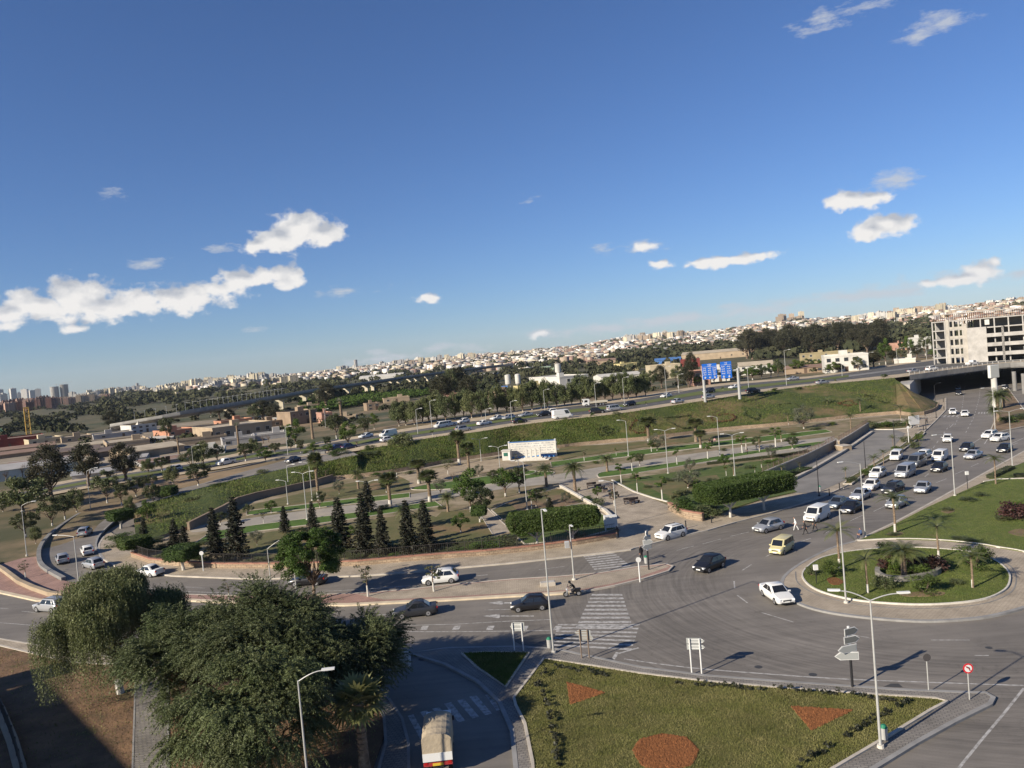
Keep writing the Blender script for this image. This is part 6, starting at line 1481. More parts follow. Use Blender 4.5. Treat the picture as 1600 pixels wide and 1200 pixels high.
def slope_hedge(px,label,leaf,seed,closed=True):
    pts=[(u,v) for u,v in px]; 
    if closed: pts.append(pts[0])
    P=[]
    for (a,b),(c,d) in zip(pts,pts[1:]):
        n=max(1,int(math.hypot(c-a,d-b)/3))
        for i in range(n): P.append((a+(c-a)*i/n,b+(d-b)*i/n))
    P.append(pts[-1]); Wp=[W(u,v,ZS(u,v)) for u,v in P]; o=Wp[0]; r=np.random.RandomState(seed); C=[]
    for a,b in zip(Wp,Wp[1:]):
        n=max(2,int((b-a).length/.25))
        for i in range(n): p=a.lerp(b,i/n)-o; C.append((p.x,p.y,p.z+.2,.35)); C.append((p.x+r.uniform(-.3,.3),p.y+r.uniform(-.3,.3),p.z+.5,.3))
    V,Q,Tn=leaves(np.array(C),len(C)*9,0,.3,seed); root=empty('shaped_hedge',o,0,label,'hedge','shaped hedges planted on the embankment'); np_mesh('foliage',V,Q,leaf,root,tint=Tn)
ell=lambda cx,cy,a,b,n=14:[(cx+a*math.cos(2*PI*i/n),cy+b*math.sin(2*PI*i/n)-.087*a*math.cos(2*PI*i/n)) for i in range(n)]
BR_=leafmat('leaf_brown',(.12,.07,.035),(.16,.09,.045))
slope_hedge(ell(950,675,17,7),'oval hedge with letters inside on the embankment',LEAF_DK,1); slope_hedge(ell(951,675,9,3,8),'small inner oval hedge inside the oval one',LEAF_DK,2)
slope_hedge([(984,673),(993,658),(1010,666),(1008,678),(997,679)],'brown diamond shaped hedge right of the oval',BR_,3); slope_hedge([(1035,655),(1079,651),(1076,670),(1066,671),(1040,659)],'triangular hedge in the middle of the embankment',LEAF_DK,4)
slope_hedge(ell(1130,655,19,5.5),'brown floored oval hedge near the right of the embankment',BR_,5); slope_hedge([(1163,650),(1168,640),(1188,651),(1184,658)],'folded hedge right of the second oval',LEAF_DK,6); slope_hedge([(1215,634),(1240,632),(1255,640)],'short dark hedge line on the embankment',LEAF_DK,7,False)
slope_hedge([(1350,628),(1362,624),(1385,632),(1388,630)],'curved hedge at the right of the embankment beside a bare track',LEAF_DK,8,False)
slope_hedge([(1310,632),(1325,636),(1338,634),(1330,628)],'brown looped hedge on the right of the embankment',BR_,10)
def slope_patch(px,name='bare_soil',m_=DIRTL):
    P=[W(u,v,ZS(u,v)+.38) for u,v in px]; m=MB(); c=sum(P,Vector())/len(P); m.add([c]+P,[(0,i+1,(i+1)%len(P)+1) for i in range(len(P))]); tag(m.build(name,m_),kind='structure')
# ---------------------------------------------------------------- planting: left, beyond the ramp
TZ=lambda u,v:None
row('euc1',[(81,782,84,62)],'x',lambda o:'leftmost of the three tall dark eucalyptus trees beyond the ramp',z=lambda u,v:None)
pl('euc2',137,762,68,46,'middle of the three tall dark eucalyptus trees beyond the ramp',None); pl('euc1',197,752,58,46,'right one of the three tall dark eucalyptus trees beyond the ramp',None)
pl('willow',36,800,52,84,'wide olive brown tree at the left edge below the eucalyptus',None)
row(('round3','round1','willow'),[(40,840,40,46),(82,822,44,44),(102,812,38,38),(120,800,34,36),(168,786,50,46),(190,790,34,30),(213,776,30,34),(226,766,22,26),(270,756,26,28),(238,760,18,24),(310,762,38,44),(300,736,34,40),(318,726,34,36),(340,722,28,26),(253,738,24,24),(232,740,22,24),(384,722,30,32),(405,716,24,24),(430,710,18,22),(395,706,20,20),(5,800,14,26),(205,812,34,22),(56,850,26,20)],'roadside trees along the outside of the ramp',lambda o:f'{o} roadside tree from the left, outside the ramp',z=lambda u,v:None)
row(('round1','round2'),[(415,722,22,30),(463,700,44,34),(526,686,40,28),(545,700,40,36),(490,709,18,20),(470,709,22,16),(514,708,14,24),(262,690,38,28),(455,706,20,14),(512,700,18,16),(570,680,28,26),(585,672,26,18)],'trees between the ramp and the far highway lanes',lambda o:f'{o} tree from the left in the strip between ramp and highway',z=lambda u,v:None)
row('stump',[(374,706,44,12),(489,686,50,14),(536,678,54,16),(280,712,30,10),(558,700,10,8)],'dying trimmed palms',lambda o:f'{o} trimmed dying palm from the left beyond the highway',z=lambda u,v:None)
row('bare',[(10,752,18,16),(36,748,24,16),(412,694,16,14),(420,692,14,12),(575,676,28,16)],'leafless trees on the left',lambda o:f'{o} leafless tree from the left beyond the ramp',z=lambda u,v:None)
# the row behind the highway
it=[]
x=624
while x<1010:
    it.append((x,666-(x-624)*.118+rnd.uniform(-1,1),rnd.uniform(32,46),rnd.uniform(24,36))); x+=rnd.uniform(10,15)
row('willow',it,'row of pepper trees behind the highway',lambda o:f'{o} pepper tree from the left in the row behind the highway',z=lambda u,v:None)
row(('round3','euc1'),[(1018,610,30,24),(1034,606,34,26),(1060,606,34,26),(1076,606,36,22)],'taller trees left of the road signs',lambda o:f'{o} taller tree from the left just before the blue road signs',z=lambda u,v:None)
pl('euc1',1081,592,40,22,'dark narrow tree above the red shed, left of the blue road signs',None)
row(('round2','round3'),[(1116,600,24,28),(1135,598,24,26),(1150,596,20,24),(1176,594,22,26),(1190,592,22,22),(1205,590,22,22),(1216,588,26,20),(1245,584,22,24),(1262,581,20,24),(1275,578,16,22),(1090,604,16,18)],'bushy trees right of the road signs',lambda o:f'{o} bushy tree from the left between the road signs and the villa',z=lambda u,v:None)
row(('round2','euc2','round3'),[(1302,584,18,22),(1311,582,14,18),(1340,580,22,22),(1366,574,24,24),(1384,570,40,22),(1374,570,26,20),(1420,560,34,20),(1446,556,32,24),(1408,562,20,16),(1458,560,14,14),(1395,566,18,16),(1355,576,16,18),(1432,560,20,16),(1475,562,8,18),(1505,560,7,26)],'trees right of the villa',lambda o:f'{o} tree from the left between the villa and the concrete frame',z=lambda u,v:None)
it=[]
for i in range(30):
    u=1168+i*7.2+rnd.uniform(-3,3); it.append((u,560-(u-1168)*.055+rnd.uniform(-5,3),rnd.uniform(34,48),rnd.uniform(26,38)))
row(('euc1','euc2'),it,'dark eucalyptus grove behind the villa',lambda o:f'{o} dark eucalyptus from the left in the grove behind the white villa',z=lambda u,v:None)
row(('euc2','euc1','round3'),[(690,632,44,40),(706,630,52,40),(718,628,54,42),(732,632,42,34),(512,640,40,32),(498,640,30,24),(400,662,30,28),(414,660,34,30),(428,660,28,26),(176,676,34,28),(330,652,24,22),(344,655,26,22),(310,655,18,16),(360,600+58,18,18),(1020,560,18,14)],'big dark trees near the viaduct',lambda o:f'{o} big dark tree from the left near the viaduct',z=lambda u,v:None)
row('young2',[(1010,634,6,4),(1130,612,8,5),(1290,586,12,8),(1305,600,8,5),(676,682,10,8),(1312,578,6,8)],'tiny trees on the highway median',lambda o:f'{o} tiny tree from the left on the highway median',z=6.6)
# ---------------------------------------------------------------- vehicles
PC={}
def paint(name,c=None,metal=0.0,r=.28):
    if name not in PC: PC[name]=mat('paint_'+name,c,r,0,1,spec=.5,metal=metal)
    return PC[name]
paint('white',(.62,.62,.60)); paint('black',(.012,.012,.014)); paint('silver',(.42,.43,.44),.5,.32); paint('grey',(.16,.17,.18),.4,.3); paint('darkgrey',(.035,.037,.042),.2,.25); paint('blue',(.02,.035,.09)); paint('cream',(.56,.50,.27)); paint('beige',(.46,.42,.34)); paint('ltgrey',(.30,.31,.32),.4,.3); paint('bluegrey',(.10,.125,.16),.4,.3)
# profile: list of (x, z_top) of the lower body front->rear ; cabin: base x front/rear, roof x front/rear
SPEC={ #   L    W    H   belt  body top outline                                              wsb   wsr   rrr   rwb   wheelbase r
 'hatch':(4.0,1.72,1.50,.92,[(2.0,.55),(1.93,.72),(1.2,.90),(.95,.95),(-1.75,.96),(-1.98,.90),(-2.0,.55)],1.02,.30,-1.35,-1.86,2.5,.31),
 'sedan':(4.4,1.75,1.47,.90,[(2.2,.55),(2.12,.72),(1.3,.88),(1.0,.93),(-1.35,.95),(-2.1,.98),(-2.2,.60)],1.02,.25,-.85,-1.55,2.6,.31),
 'suv':(4.35,1.82,1.66,1.02,[(2.17,.65),(2.1,.88),(1.3,1.02),(1.05,1.05),(-1.9,1.06),(-2.12,1.0),(-2.17,.62)],1.1,.45,-1.6,-2.05,2.62,.35),
 'wagon':(4.4,1.74,1.50,.93,[(2.2,.55),(2.1,.72),(1.3,.88),(1.0,.93),(-2.0,.97),(-2.18,.9),(-2.2,.55)],1.02,.3,-1.75,-2.12,2.6,.31),
 'minivan':(4.4,1.80,1.83,1.08,[(2.2,.62),(2.12,.85),(1.55,1.0),(1.4,1.04),(-2.1,1.1),(-2.2,1.0),(-2.2,.5)],1.5,.95,-2.0,-2.14,2.7,.32),
 'van':(5.0,1.92,2.0,1.12,[(2.5,.62),(2.42,.88),(1.9,1.05),(1.75,1.1),(-2.4,1.15),(-2.5,1.0),(-2.5,.5)],1.85,1.15,-2.35,-2.46,3.1,.33),
 'bigvan':(5.6,2.0,2.5,1.25,[(2.8,.62),(2.72,.95),(2.25,1.15),(2.1,1.2),(-2.7,1.2),(-2.8,1.1),(-2.8,.5)],2.2,1.55,-2.72,-2.78,3.6,.34)}
def make_vehicle(kind,name,cargo=False,taxi=False):
    L_,Wd,H_,belt,out,wsb,wsr,rrr,rwb,wb,wr=SPEC[kind]; root=empty(name,(0,0,0),0,'x','car'); m=MB(); w=Wd/2; secs=[]
    xs=sorted(set([o[0] for o in out]+[i*L_/16-L_/2 for i in range(17)]),reverse=True)
    ox=[o[0] for o in out][::-1]; oz=[o[1] for o in out][::-1]
    for x in xs:
        zt=float(np.interp(x,ox,oz)); e=abs(x)/(L_/2); tp=1-.16*max(0,(e-.72)/.28)**2; z0=.20+.10*max(0,(e-.85)/.15)
        sh=zt-.10
        secs.append([(x,0,z0),(x,w*tp*.90,z0),(x,w*tp*.985,z0+.14),(x,w*tp,z0+(sh-z0)*.55),(x,w*tp*.965,sh),(x,w*tp*.86,zt),(x,0,zt+.035)])
    vs=[];fs=[];k=7
    for s in secs: vs+=s+[(p[0],-p[1],p[2]) for p in s[1:6]][::-1]
    nn=12
    for i in range(len(secs)-1):
        a=i*nn;b=a+nn
        for j in range(nn): fs.append((a+j,b+j,b+(j+1)%nn,a+(j+1)%nn))
    fs.append(tuple(range(nn))); fs.append(tuple(range((len(secs)-1)*nn+nn-1,(len(secs)-1)*nn-1,-1))); m.add(vs,fs)
    # cabin shell
    def ring(x0,x1,hw,z,cv=.0): return [(x0,hw*.86,z),(x0-.12,hw,z),(x1+.12,hw,z),(x1,hw*.88,z),(x1,-hw*.88,z),(x1+.12,-hw,z),(x0-.12,-hw,z),(x0,-hw*.86,z)]
    rt=H_; tw=w*.76 if kind not in('van','bigvan','minivan') else w*.86; bw=w*.93
    zb=belt-.03
    r0=ring(wsb,rwb,bw,zb); r1=ring(wsr,rrr,tw,rt-.07); r2=ring(wsr-.18,rrr+.18,tw*.9,rt)
    r2=[(x,y,z) for x,y,z in r2]; m.add(r0+r1+r2,[(i,(i+1)%8,8+(i+1)%8,8+i) for i in range(8)]+[(8+i,8+(i+1)%8,16+(i+1)%8,16+i) for i in range(8)]+[tuple(range(16,24))])
    body=m.build('body',paint('white'),root,smooth=False)
    me=body.data; bm=bmesh.new(); bm.from_mesh(me); bmesh.ops.recalc_face_normals(bm,faces=bm.faces); bm.to_mesh(me); bm.free(); me.polygons.foreach_set('use_smooth',[True]*len(me.polygons)); me.set_sharp_from_angle(angle=R(38))
    # glazing, a little proud of the shell
    def pane(name,P,off=.012):
        c=[Vector(p) for p in P]; nrm=(c[1]-c[0]).cross(c[2]-c[0]).normalized(); cen=sum(c,Vector())/4
        if nrm.dot(cen-Vector((0,0,.9)))<0: nrm=-nrm
        q=[p+nrm*off for p in c]; MB().add(q,[(0,1,2,3)]).build(name,GLASS,root)
    def lerp3(a,b,t): return tuple(a[i]+(b[i]-a[i])*t for i in range(3))
    def quad(a,b,c,d,l,r_,bo,to):   # a,b bottom (l..r), d,c top
        B0=lerp3(a,b,l);B1=lerp3(a,b,1-r_);T0=lerp3(d,c,l);T1=lerp3(d,c,1-r_); return [lerp3(B0,T0,bo),lerp3(B1,T1,bo),lerp3(B1,T1,1-to),lerp3(B0,T0,1-to)]
    pane('windscreen',quad(r0[7],r0[0],r1[0],r1[7],.03,.03,.06,.04))
    if not cargo: pane('rear_window',quad(r0[3],r0[4],r1[4],r1[3],.07,.07,.12 if kind!='minivan' else .25,.1))
    for s,(A,B,C_,D) in ((1,(r0[1],r0[2],r1[2],r1[1])),(-1,(r0[6],r0[5],r1[5],r1[6]))):
        if cargo: pane('side_window',quad(A,B,C_,D,.03,.72,.1,.1))
        else:
            nz=3 if kind in('suv','wagon','minivan','van','bigvan') else 2
            ed=[.02,.40,.80,.97] if nz==3 else [.03,.47,.93]
            if kind in('van','bigvan'): ed=[.02,.3,.62,.97]
            for i in range(nz): pane('side_window',quad(A,B,C_,D,ed[i]+.015,1-ed[i+1]+.015,.10,.10))
    for x in(wb/2+.05,-wb/2+.05):
        for s in(-1,1):
            y=s*(w*.985); MB().cyl((x,y*.97,wr),(x,y*1.004,wr),wr+.05,None,16).build('wheel_arch',PLASTIC,root)
            wh=MB().cyl((x,y-s*.20,wr),(x,y+s*.022,wr),wr,None,16).build('wheel',RUBBER,root,smooth=False); hb=MB(); hb.cyl((x,y+s*.01,wr),(x,y+s*.034,wr),wr*.66,None,12); hb.build('rim',RIM,wh)
            MB().cyl((x,y+s*.03,wr),(x,y+s*.04,wr),wr*.2,None,8).build('hub_cap',PLASTIC,wh)
    zf=float(np.interp(L_/2-.12,ox,oz))-.13; zr=belt-.12
    for s in(-1,1):
        MB().box((L_/2-.12,s*w*.68,zf),(.26,w*.36,.15),-s*.35).build('headlight',CHROME,root)
        MB().box((-L_/2+.04,s*w*.78,zr+.02),(.12,w*.24,.22 if kind in('hatch','suv','wagon') else .16),s*.2).build('taillight',REDL,root)
        MB().box((wsb-.22,s*(bw+.10),zb+.08),(.12,.2,.13)).build('wing_mirror',PLASTIC if cargo else paint('white'),root)
    MB().box((L_/2-.015,0,zf-.07),(.05,w*.9,.13)).build('grille',PLASTIC,root); MB().box((L_/2+.0,0,.30),(.06,w*1.3,.12)).build('bumper_intake',PLASTIC,root)
    MB().box((L_/2+.022,0,.42),(.02,.5,.11)).build('licence_plate',PLATE,root); MB().box((-L_/2-.012,0,.62),(.03,.5,.11)).build('licence_plate',PLATE,root)
    MB().box((-L_/2-.0,0,.32),(.06,w*1.4,.14)).build('rear_bumper_trim',PLASTIC,root)
    if kind in('suv',):
        for s in(-1,1): MB().bb(rrr+.2,wsr-.2,s*tw*.86-.02,s*tw*.86+.02,rt+.0,rt+.07).build('roof_rail',PLASTIC,root)
    return root
def make_pickup(name='pickup_truck'):
    root=make_vehicle('suv',name); L_,Wd=4.35,1.82
    # cab kept short, open bed behind
    for o in CH[root.name]:
        if o.name.startswith(('body','rear_window','side_window','taillight','licence','rear_bumper','roof_rail')): o['_del']=1
    keep=[]
    for o in CH[root.name]:
        if o.get('_del'): bpy.data.objects.remove(o)
        else: keep.append(o)
    CH[root.name]=keep
    m=MB(); w=.89
    prof=[(2.17,.25),(2.17,.75),(2.05,.92),(1.1,1.04),(.42,1.68),(-.75,1.68),(-.95,1.05),(-2.7,1.05),(-2.7,.35)]
    n=len(prof); m.add([(x,w*(1 if z<1.1 else .82),z) for x,z in prof]+[(x,-w*(1 if z<1.1 else .82),z) for x,z in prof],[(i,(i+1)%n,n+(i+1)%n,n+i) for i in range(n)]+[tuple(range(n-1,-1,-1)),tuple(range(n,2*n))])
    m.build('body',paint('white'),root); MB().bb(-2.6,-1.05,-.75,.75,1.03,1.058).build('load_bed',PLASTIC,root)
    for s in(-1,1):
        MB().add([(.75,s*.905,1.12),(-.7,s*.905,1.12),(-.6,s*.78,1.58),(.42,s*.78,1.58)],[(0,1,2,3)]).build('side_window',GLASS,root)
        MB().box((-2.68,s*.8,.8),(.1,.15,.25)).build('taillight',REDL,root)
    for o in CH[root.name]:
        if o.name.startswith('wheel') and o.data.vertices[0].co.x<0:
            dx=-.45; me=o.data; 
            for v in me.vertices: v.co.x+=dx
            for c in CH.get(o.name,[]):
                for v in c.data.vertices: v.co.x+=dx
    return root
def make_truck(name='flatbed_truck'):
    root=empty(name,(0,0,0),0,'x','truck'); m=MB(); m.bb(2.0,3.9,-1.05,1.05,.5,2.4); m.build('cab',paint('white'),root); MB().add([(3.915,-.9,1.4),(3.915,.9,1.4),(3.915,.85,2.15),(3.915,-.85,2.15)],[(0,1,2,3)]).build('windscreen',GLASS,root)
    for s in(-1,1):
        MB().add([(3.6,s*1.06,1.4),(2.5,s*1.06,1.4),(2.5,s*1.06,2.1),(3.4,s*1.06,2.1)],[(0,1,2,3)]).build('side_window',GLASS,root); MB().box((3.92,s*.8,.9),(.06,.35,.2)).build('headlight',CHROME,root)
    MB().bb(-3.9,1.8,-1.1,1.1,.95,1.15).build('flatbed',paint('beige'),root)
    for s in(-1,1): MB().bb(-3.9,1.8,s*1.08-.03,s*1.08+.03,1.15,1.55).build('side_board',paint('beige'),root)
    MB().bb(1.75,1.85,-1.1,1.1,1.15,2.2).build('head_board',paint('white'),root); MB().bb(-3.8,3.6,-.4,.4,.55,.95).build('chassis',PLASTIC,root)
    for x in(2.9,-2.4,-1.5):
        for s in(-1,1): wh=MB().cyl((x,s*.75,.45),(x,s*1.06,.45),.45,None,14).build('wheel',RUBBER,root); MB().cyl((x,s*1.05,.45),(x,s*1.075,.45),.25,None,10).build('rim',RIM,wh)
    return root
def make_tarp_truck(name='tarpaulin_truck'):
    root=empty(name,(0,0,0),0,'x','truck'); TARP=mat('tarpaulin',(.34,.285,.205),.85,.12,.8,bump=.03,bscale=5); m=MB(); n=9; A=[]
    for j in range(n): t=PI*j/(n-1); A.append((1.08*math.cos(t) if 0<j<n-1 else 1.12*(1 if j==0 else -1), 2.35+.32*math.sin(t)))
    prof=[(1.12,1.0)]+A+[(-1.12,1.0)]; k=len(prof); xs=[-3.0+i*.62 for i in range(9)]
    vs=[]
    for i,x in enumerate(xs): vs+=[(x,y*(1 if i%2==0 else .985),z-(0 if i%2==0 else .045)) for y,z in prof]
    fs=[(a*k+j,(a+1)*k+j,(a+1)*k+j+1,a*k+j+1) for a in range(8) for j in range(k-1)]; fs+=[tuple(range(k)),tuple(range(9*k-1,8*k-1,-1))]
    m.add(vs,fs); m.build('tarpaulin_cover',TARP,root,smooth=False)
    MB().bb(-3.05,2.0,-1.12,1.12,.82,1.0).build('load_floor',PLASTIC,root); MB().bb(-3.12,-3.02,-1.12,1.12,1.0,1.5).build('tailgate',paint('white'),root); MB().bb(-3.13,-3.04,-1.1,1.1,.72,.93).build('rear_light_bar',mat('red_bar_paint',(.3,.03,.03),.5),root); MB().bb(-3.16,-3.135,-.4,.4,.73,.9).build('licence_plate',mat('plate_yellow',(.55,.38,.04),.5),root)
    m=MB(); m.add([(-3.03,-1.05,1.5),(-3.03,1.05,1.5),(-3.03,1.05,2.3),(-3.03,-1.05,2.3)],[(0,3,2,1)]); m.build('rear_flap',TARP,root)
    MB().bb(2.15,3.7,-1.0,1.0,.5,2.15).build('cab',paint('white'),root); MB().add([(3.712,-.85,1.3),(3.712,.85,1.3),(3.712,.8,1.98),(3.712,-.8,1.98)],[(0,1,2,3)]).build('windscreen',GLASS,root)
    MB().bb(-2.9,3.4,-.4,.4,.5,.82).build('chassis',PLASTIC,root)
    for s in(-1,1):
        MB().box((-3.14,s*.9,.9),(.06,.25,.14)).build('taillight',REDL,root); MB().add([(3.4,s*1.01,1.3),(2.5,s*1.01,1.3),(2.5,s*1.01,1.95),(3.3,s*1.01,1.95)],[(0,1,2,3)]).build('side_window',GLASS,root); MB().box((3.3,s*1.15,1.7),(.08,.16,.3)).build('wing_mirror',PLASTIC,root)
    for x in(2.8,-1.9):
        for s in(-1,1): wh=MB().cyl((x,s*.72,.42),(x,s*1.04,.42),.42,None,14).build('wheel',RUBBER,root); MB().cyl((x,s*1.03,.42),(x,s*1.055,.42),.24,None,10).build('rim',RIM,wh)
    return root
VP_={}
def vehicle(kind,color,u,v,du,dv,label,z=0.0,cat='car',group=None,name=None,sc=1.0,cargo=False,heading=None):
    key=(kind,cargo)
    nm=name or {'hatch':'hatchback_car','sedan':'sedan_car','suv':'suv_car','wagon':'estate_car','minivan':'small_van','van':'van','bigvan':'large_van','pickup':'pickup_truck','truck':'flatbed_truck','tarp':'tarpaulin_truck'}[kind]
    if key not in VP_: 
        o={'pickup':lambda n:make_pickup(n),'truck':make_truck,'tarp':make_tarp_truck}.get(kind,lambda n:make_vehicle(kind,n,cargo))(nm); VP_[key]=o
    else:
        src=VP_[key]; o=copy_tree(src)
        if nm!=o.name.split('.')[0]: o.name=nm
    P=W(u,v,z); Q_=W(u+du,v+dv,z); o.location=P; o.rotation_euler=(0,0,math.atan2(Q_.y-P.y,Q_.x-P.x)); o.scale=(sc,sc,sc); tag(o,label,cat,group)
    pm=paint(color)
    for c in CH.get(o.name,CH_alias.get(o.name,[])) or o.children:
        b=c.name.split('.')[0]
        if b in('body','cab') or (b=='wing_mirror' and kind not in('truck','tarp')):
            c.material_slots[0].link='OBJECT'; c.material_slots[0].material=pm
    if 'group' in o and not group: del o['group']
    return o
CH_alias={}
NG='vehicles on the near roads'; AG='cars queueing on the avenue'; HG='vehicles on the highway'; BG='vehicles on the bridge'
V_=vehicle
V_('sedan','darkgrey',650,961,-10,1.2,'dark grey saloon driving left past the row of square road markings',group=NG)
V_('hatch','black',829,951.5,-10,.9,'small black hatchback on the lower road, just left of the tall lamp pole',group=NG,sc=.94)
V_('hatch','black',1109,889,-10,4.2,'black hatchback entering the roundabout from the avenue',group=NG,sc=1.02)
V_('sedan','white',1214,936,9.5,6.5,'white saloon going round the roundabout island',group=NG)
V_('minivan','cream',1222,862,-10,6.2,'pale yellow taxi van coming down the avenue',cat='taxi van',group=NG,sc=.9)
V_('hatch','silver',1201,829,-10,2.6,'silver hatchback turning beside the park kerb, left of the pedestrians',group=NG,sc=1.03)
V_('suv','white',1049,840,-10,2.6,'white compact suv passing the plaza entrance',group=NG,sc=.97)
V_('minivan','white',1277,812,-10,4.6,'white panel van right behind the three pedestrians',cat='van',group=AG,cargo=True,sc=1.03)
V_('sedan','bluegrey',1310,792,-10,4.6,'blue grey saloon left of the black saloon, behind the white panel van',group=AG)
V_('sedan','black',1331,799,-10,5,'black saloon right behind the white panel van',group=AG)
V_('sedan','silver',1345,779,-10,4.8,'silver grey saloon behind the black saloon, with the lamp post in front',group=AG)
V_('hatch','white',1362,764,-10,6,'white hatchback in the left lane ahead of the white suv',group=AG)
V_('suv','white',1372,745,-10,5,'white hatchback suv at the left kerb behind the white hatchback',group=AG,sc=.95)
V_('suv','darkgrey',1396,770,-10,4,'dark grey suv with black roof rails in the middle lane',group=AG)
V_('sedan','silver',1442,768,-10,9,'silver saloon alone in the right lane beside the white lamp post',group=AG)
V_('hatch','ltgrey',1401,792,-10,5,'grey hatchback behind the slim palm at the verge',group=AG)
V_('van','silver',1415,744,-10,4.8,'silver delivery van in the middle of the queue',cat='van',group=AG,cargo=True)
V_('van','grey',1433,728,-10,4.5,'long grey passenger van behind the silver delivery van',cat='van',group=AG,sc=1.03)
V_('wagon','white',1443,716,-10,4,'white estate car at the left kerb behind the long grey van',group=AG)
V_('minivan','white',1469,719,-10,5,'white panel van ahead of the dark hatchback, at the rear of the queue',cat='van',group=AG,cargo=True)
V_('hatch','black',1468,736,-10,5,'black hatchback right of the grey vans',group=AG)
V_('minivan','white',1401,718,-9,7,'white van stopped by the left kerb next to the planted strip',cat='van',group=AG,sc=.95)
V_('hatch','black',1511,704,-10,4.6,'black hatchback ahead of the silver saloon near the junction',group=AG)
V_('sedan','silver',1521,716,-10,3.5,'silver saloon in front of the black hatchback near the junction',group=AG)
V_('hatch','white',1481,690,-3.4,8,'white car driving alone down the avenue toward the queue',group=AG)
V_('suv','white',1547,684,-10,2.6,'left white car of the pair joining from the right',group=AG,sc=.95)
V_('suv','white',1563,689,-10,2,'right white suv of the pair joining from the right, by the lamp post',group=AG,sc=.95)
V_('hatch','black',1570,706,-7,3,'black hatchback at the right edge behind the lamp post',group=AG)
V_('hatch','white',1489,647,-1.6,8,'left white car of the two coming out from under the bridge',group=AG)
V_('sedan','white',1508,650,-2,8,'right white car of the two coming out from under the bridge',group=AG)
V_('hatch','black',1498,617,0,8,'dark car in the shade under the bridge',group=AG); V_('hatch','grey',1497,609,0,8,'grey car deeper in the shade under the bridge',group=AG)
V_('hatch','black',1571,608,-4,3,'dark car in shade under the right part of the bridge',group=AG)
V_('hatch','white',689,910,-10,1,'white hatchback on the upper road behind the staked sapling',group=NG,sc=1.03)
V_('sedan','black',482,913,-10,.6,'black saloon on the upper road behind the green broadleaf tree',group=NG)
V_('sedan','white',233,899,-10,-.6,'white saloon half hidden above the weeping tree',group=NG)
V_('hatch','silver',146,887,-10,-2.2,'pale silver hatchback leaving the bend, nearest the weeping tree',group=NG)
V_('hatch','white',137,866,-5,-8,'white hatchback in the middle of the bend',group=NG,sc=.97); V_('hatch','silver',98,879,-5,-9,'silver hatchback on the outer side of the bend',group=NG,sc=.97)
V_('hatch','silver',133,836,9,-6.5,'silver white hatchback highest up on the ramp',z=.35,group=NG)
V_('suv','silver',80,954,-10,-.7,'silver suv at the left on the lower road, partly behind the weeping tree',group=NG,sc=.97)
o=V_('tarp','white',688,1188,.6,-10,'small truck with a beige tarpaulin cover driving up the slip road',cat='truck',group=NG); o.scale=(.62,.80,.98)
hz=lambda u:float(np.interp(u,[h[0] for h in HWc][::-1],[h[1] for h in HWc][::-1]))
def hv(kind,color,u,v,dirn,label,**k):
    # direction along the highway at this place
    a=[h for h in HWc]; s=(np.interp(u+6,[h[0] for h in a][::-1],[(h[3]+h[4])/2 for h in a][::-1])-np.interp(u-6,[h[0] for h in a][::-1],[(h[3]+h[4])/2 for h in a][::-1]))/12
    return V_(kind,color,u,v,10*dirn,10*s*dirn,label,z=hz(u)+.01,**k)
hv('bigvan','white',879,654,1,'large white delivery van on the near highway lanes',cat='van',group=HG,cargo=True)
hv('suv','black',933,646,1,'black suv on the highway in front of the large white van',group=HG); hv('minivan','silver',960,642,1,'silver minivan right of the black suv on the highway',group=HG)
hv('hatch','black',984,634,-1,'black hatchback on the far highway lanes above the silver minivan',group=HG); hv('sedan','silver',1059,630,1,'silver saloon on the near highway lanes below the trees',group=HG)
hv('sedan','white',1041,621,-1,'white car on the far highway lanes below the trees',group=HG); hv('truck','white',930,634,-1,'small white flatbed truck on the far highway lanes',cat='truck',group=HG)
hv('hatch','silver',1107,623,1,'silver car at the foot of the left road sign post',group=HG); hv('suv','darkgrey',1108,614,-1,'dark suv just behind the left road sign post',group=HG)
hv('suv','black',1177,614,1,'black suv in the tree shade right of the road sign',group=HG); hv('sedan','white',1148,607,-1,'pale car between the two road sign posts on the far lanes',group=HG)
hv('sedan','black',812,661,1,'black saloon behind the large white van, below the pepper trees',group=HG); hv('hatch','white',861,646,-1,'white hatchback above the large white van',group=HG)
hv('hatch','black',850,650,-1,'black hatchback left of the large white van on the far lanes',group=HG); hv('sedan','silver',822,651,-1,'silver saloon left of the black hatchback on the far lanes',group=HG)
hv('hatch','silver',795,655,-1,'silver hatchback in the middle of three pale cars on the far lanes',group=HG); hv('sedan','white',777,656,-1,'white saloon leading three pale cars on the far lanes',group=HG)
hv('sedan','white',757,664,1,'white saloon on the near highway lanes right of the crossing cars',group=HG); hv('hatch','white',724,661,-1,'white hatchback above the silver suv on the highway',group=HG)
hv('suv','silver',724,674,1,'silver suv on the near highway lanes, right of the billboard hedge',group=HG); hv('minivan','white',690,668,-1,'white minivan parked with a pickup beside the far lanes',cat='van',group=HG)
hv('pickup','white',700,666,-1,'white pickup parked beside the white minivan',cat='pickup',group=HG); hv('sedan','white',572,684,-1,'white saloon on the far lanes, alone left of the white van',group=HG)
hv('van','white',607,682,-1,'white van on the far highway lanes left of the big round tree',cat='van',group=HG,cargo=True); hv('hatch','white',606,690,1,'white hatchback below the white van, left of the big round tree',group=HG)
hv('suv','blue',532,703,1,'dark blue suv beside the round hedges on the highway',group=HG); hv('hatch','blue',546,701,1,'dark blue hatchback just right of the dark blue suv',group=HG)
V_('sedan','darkgrey',458,722,-9,2.2,'dark saloon entering the ramp',z=3.7,group=HG)
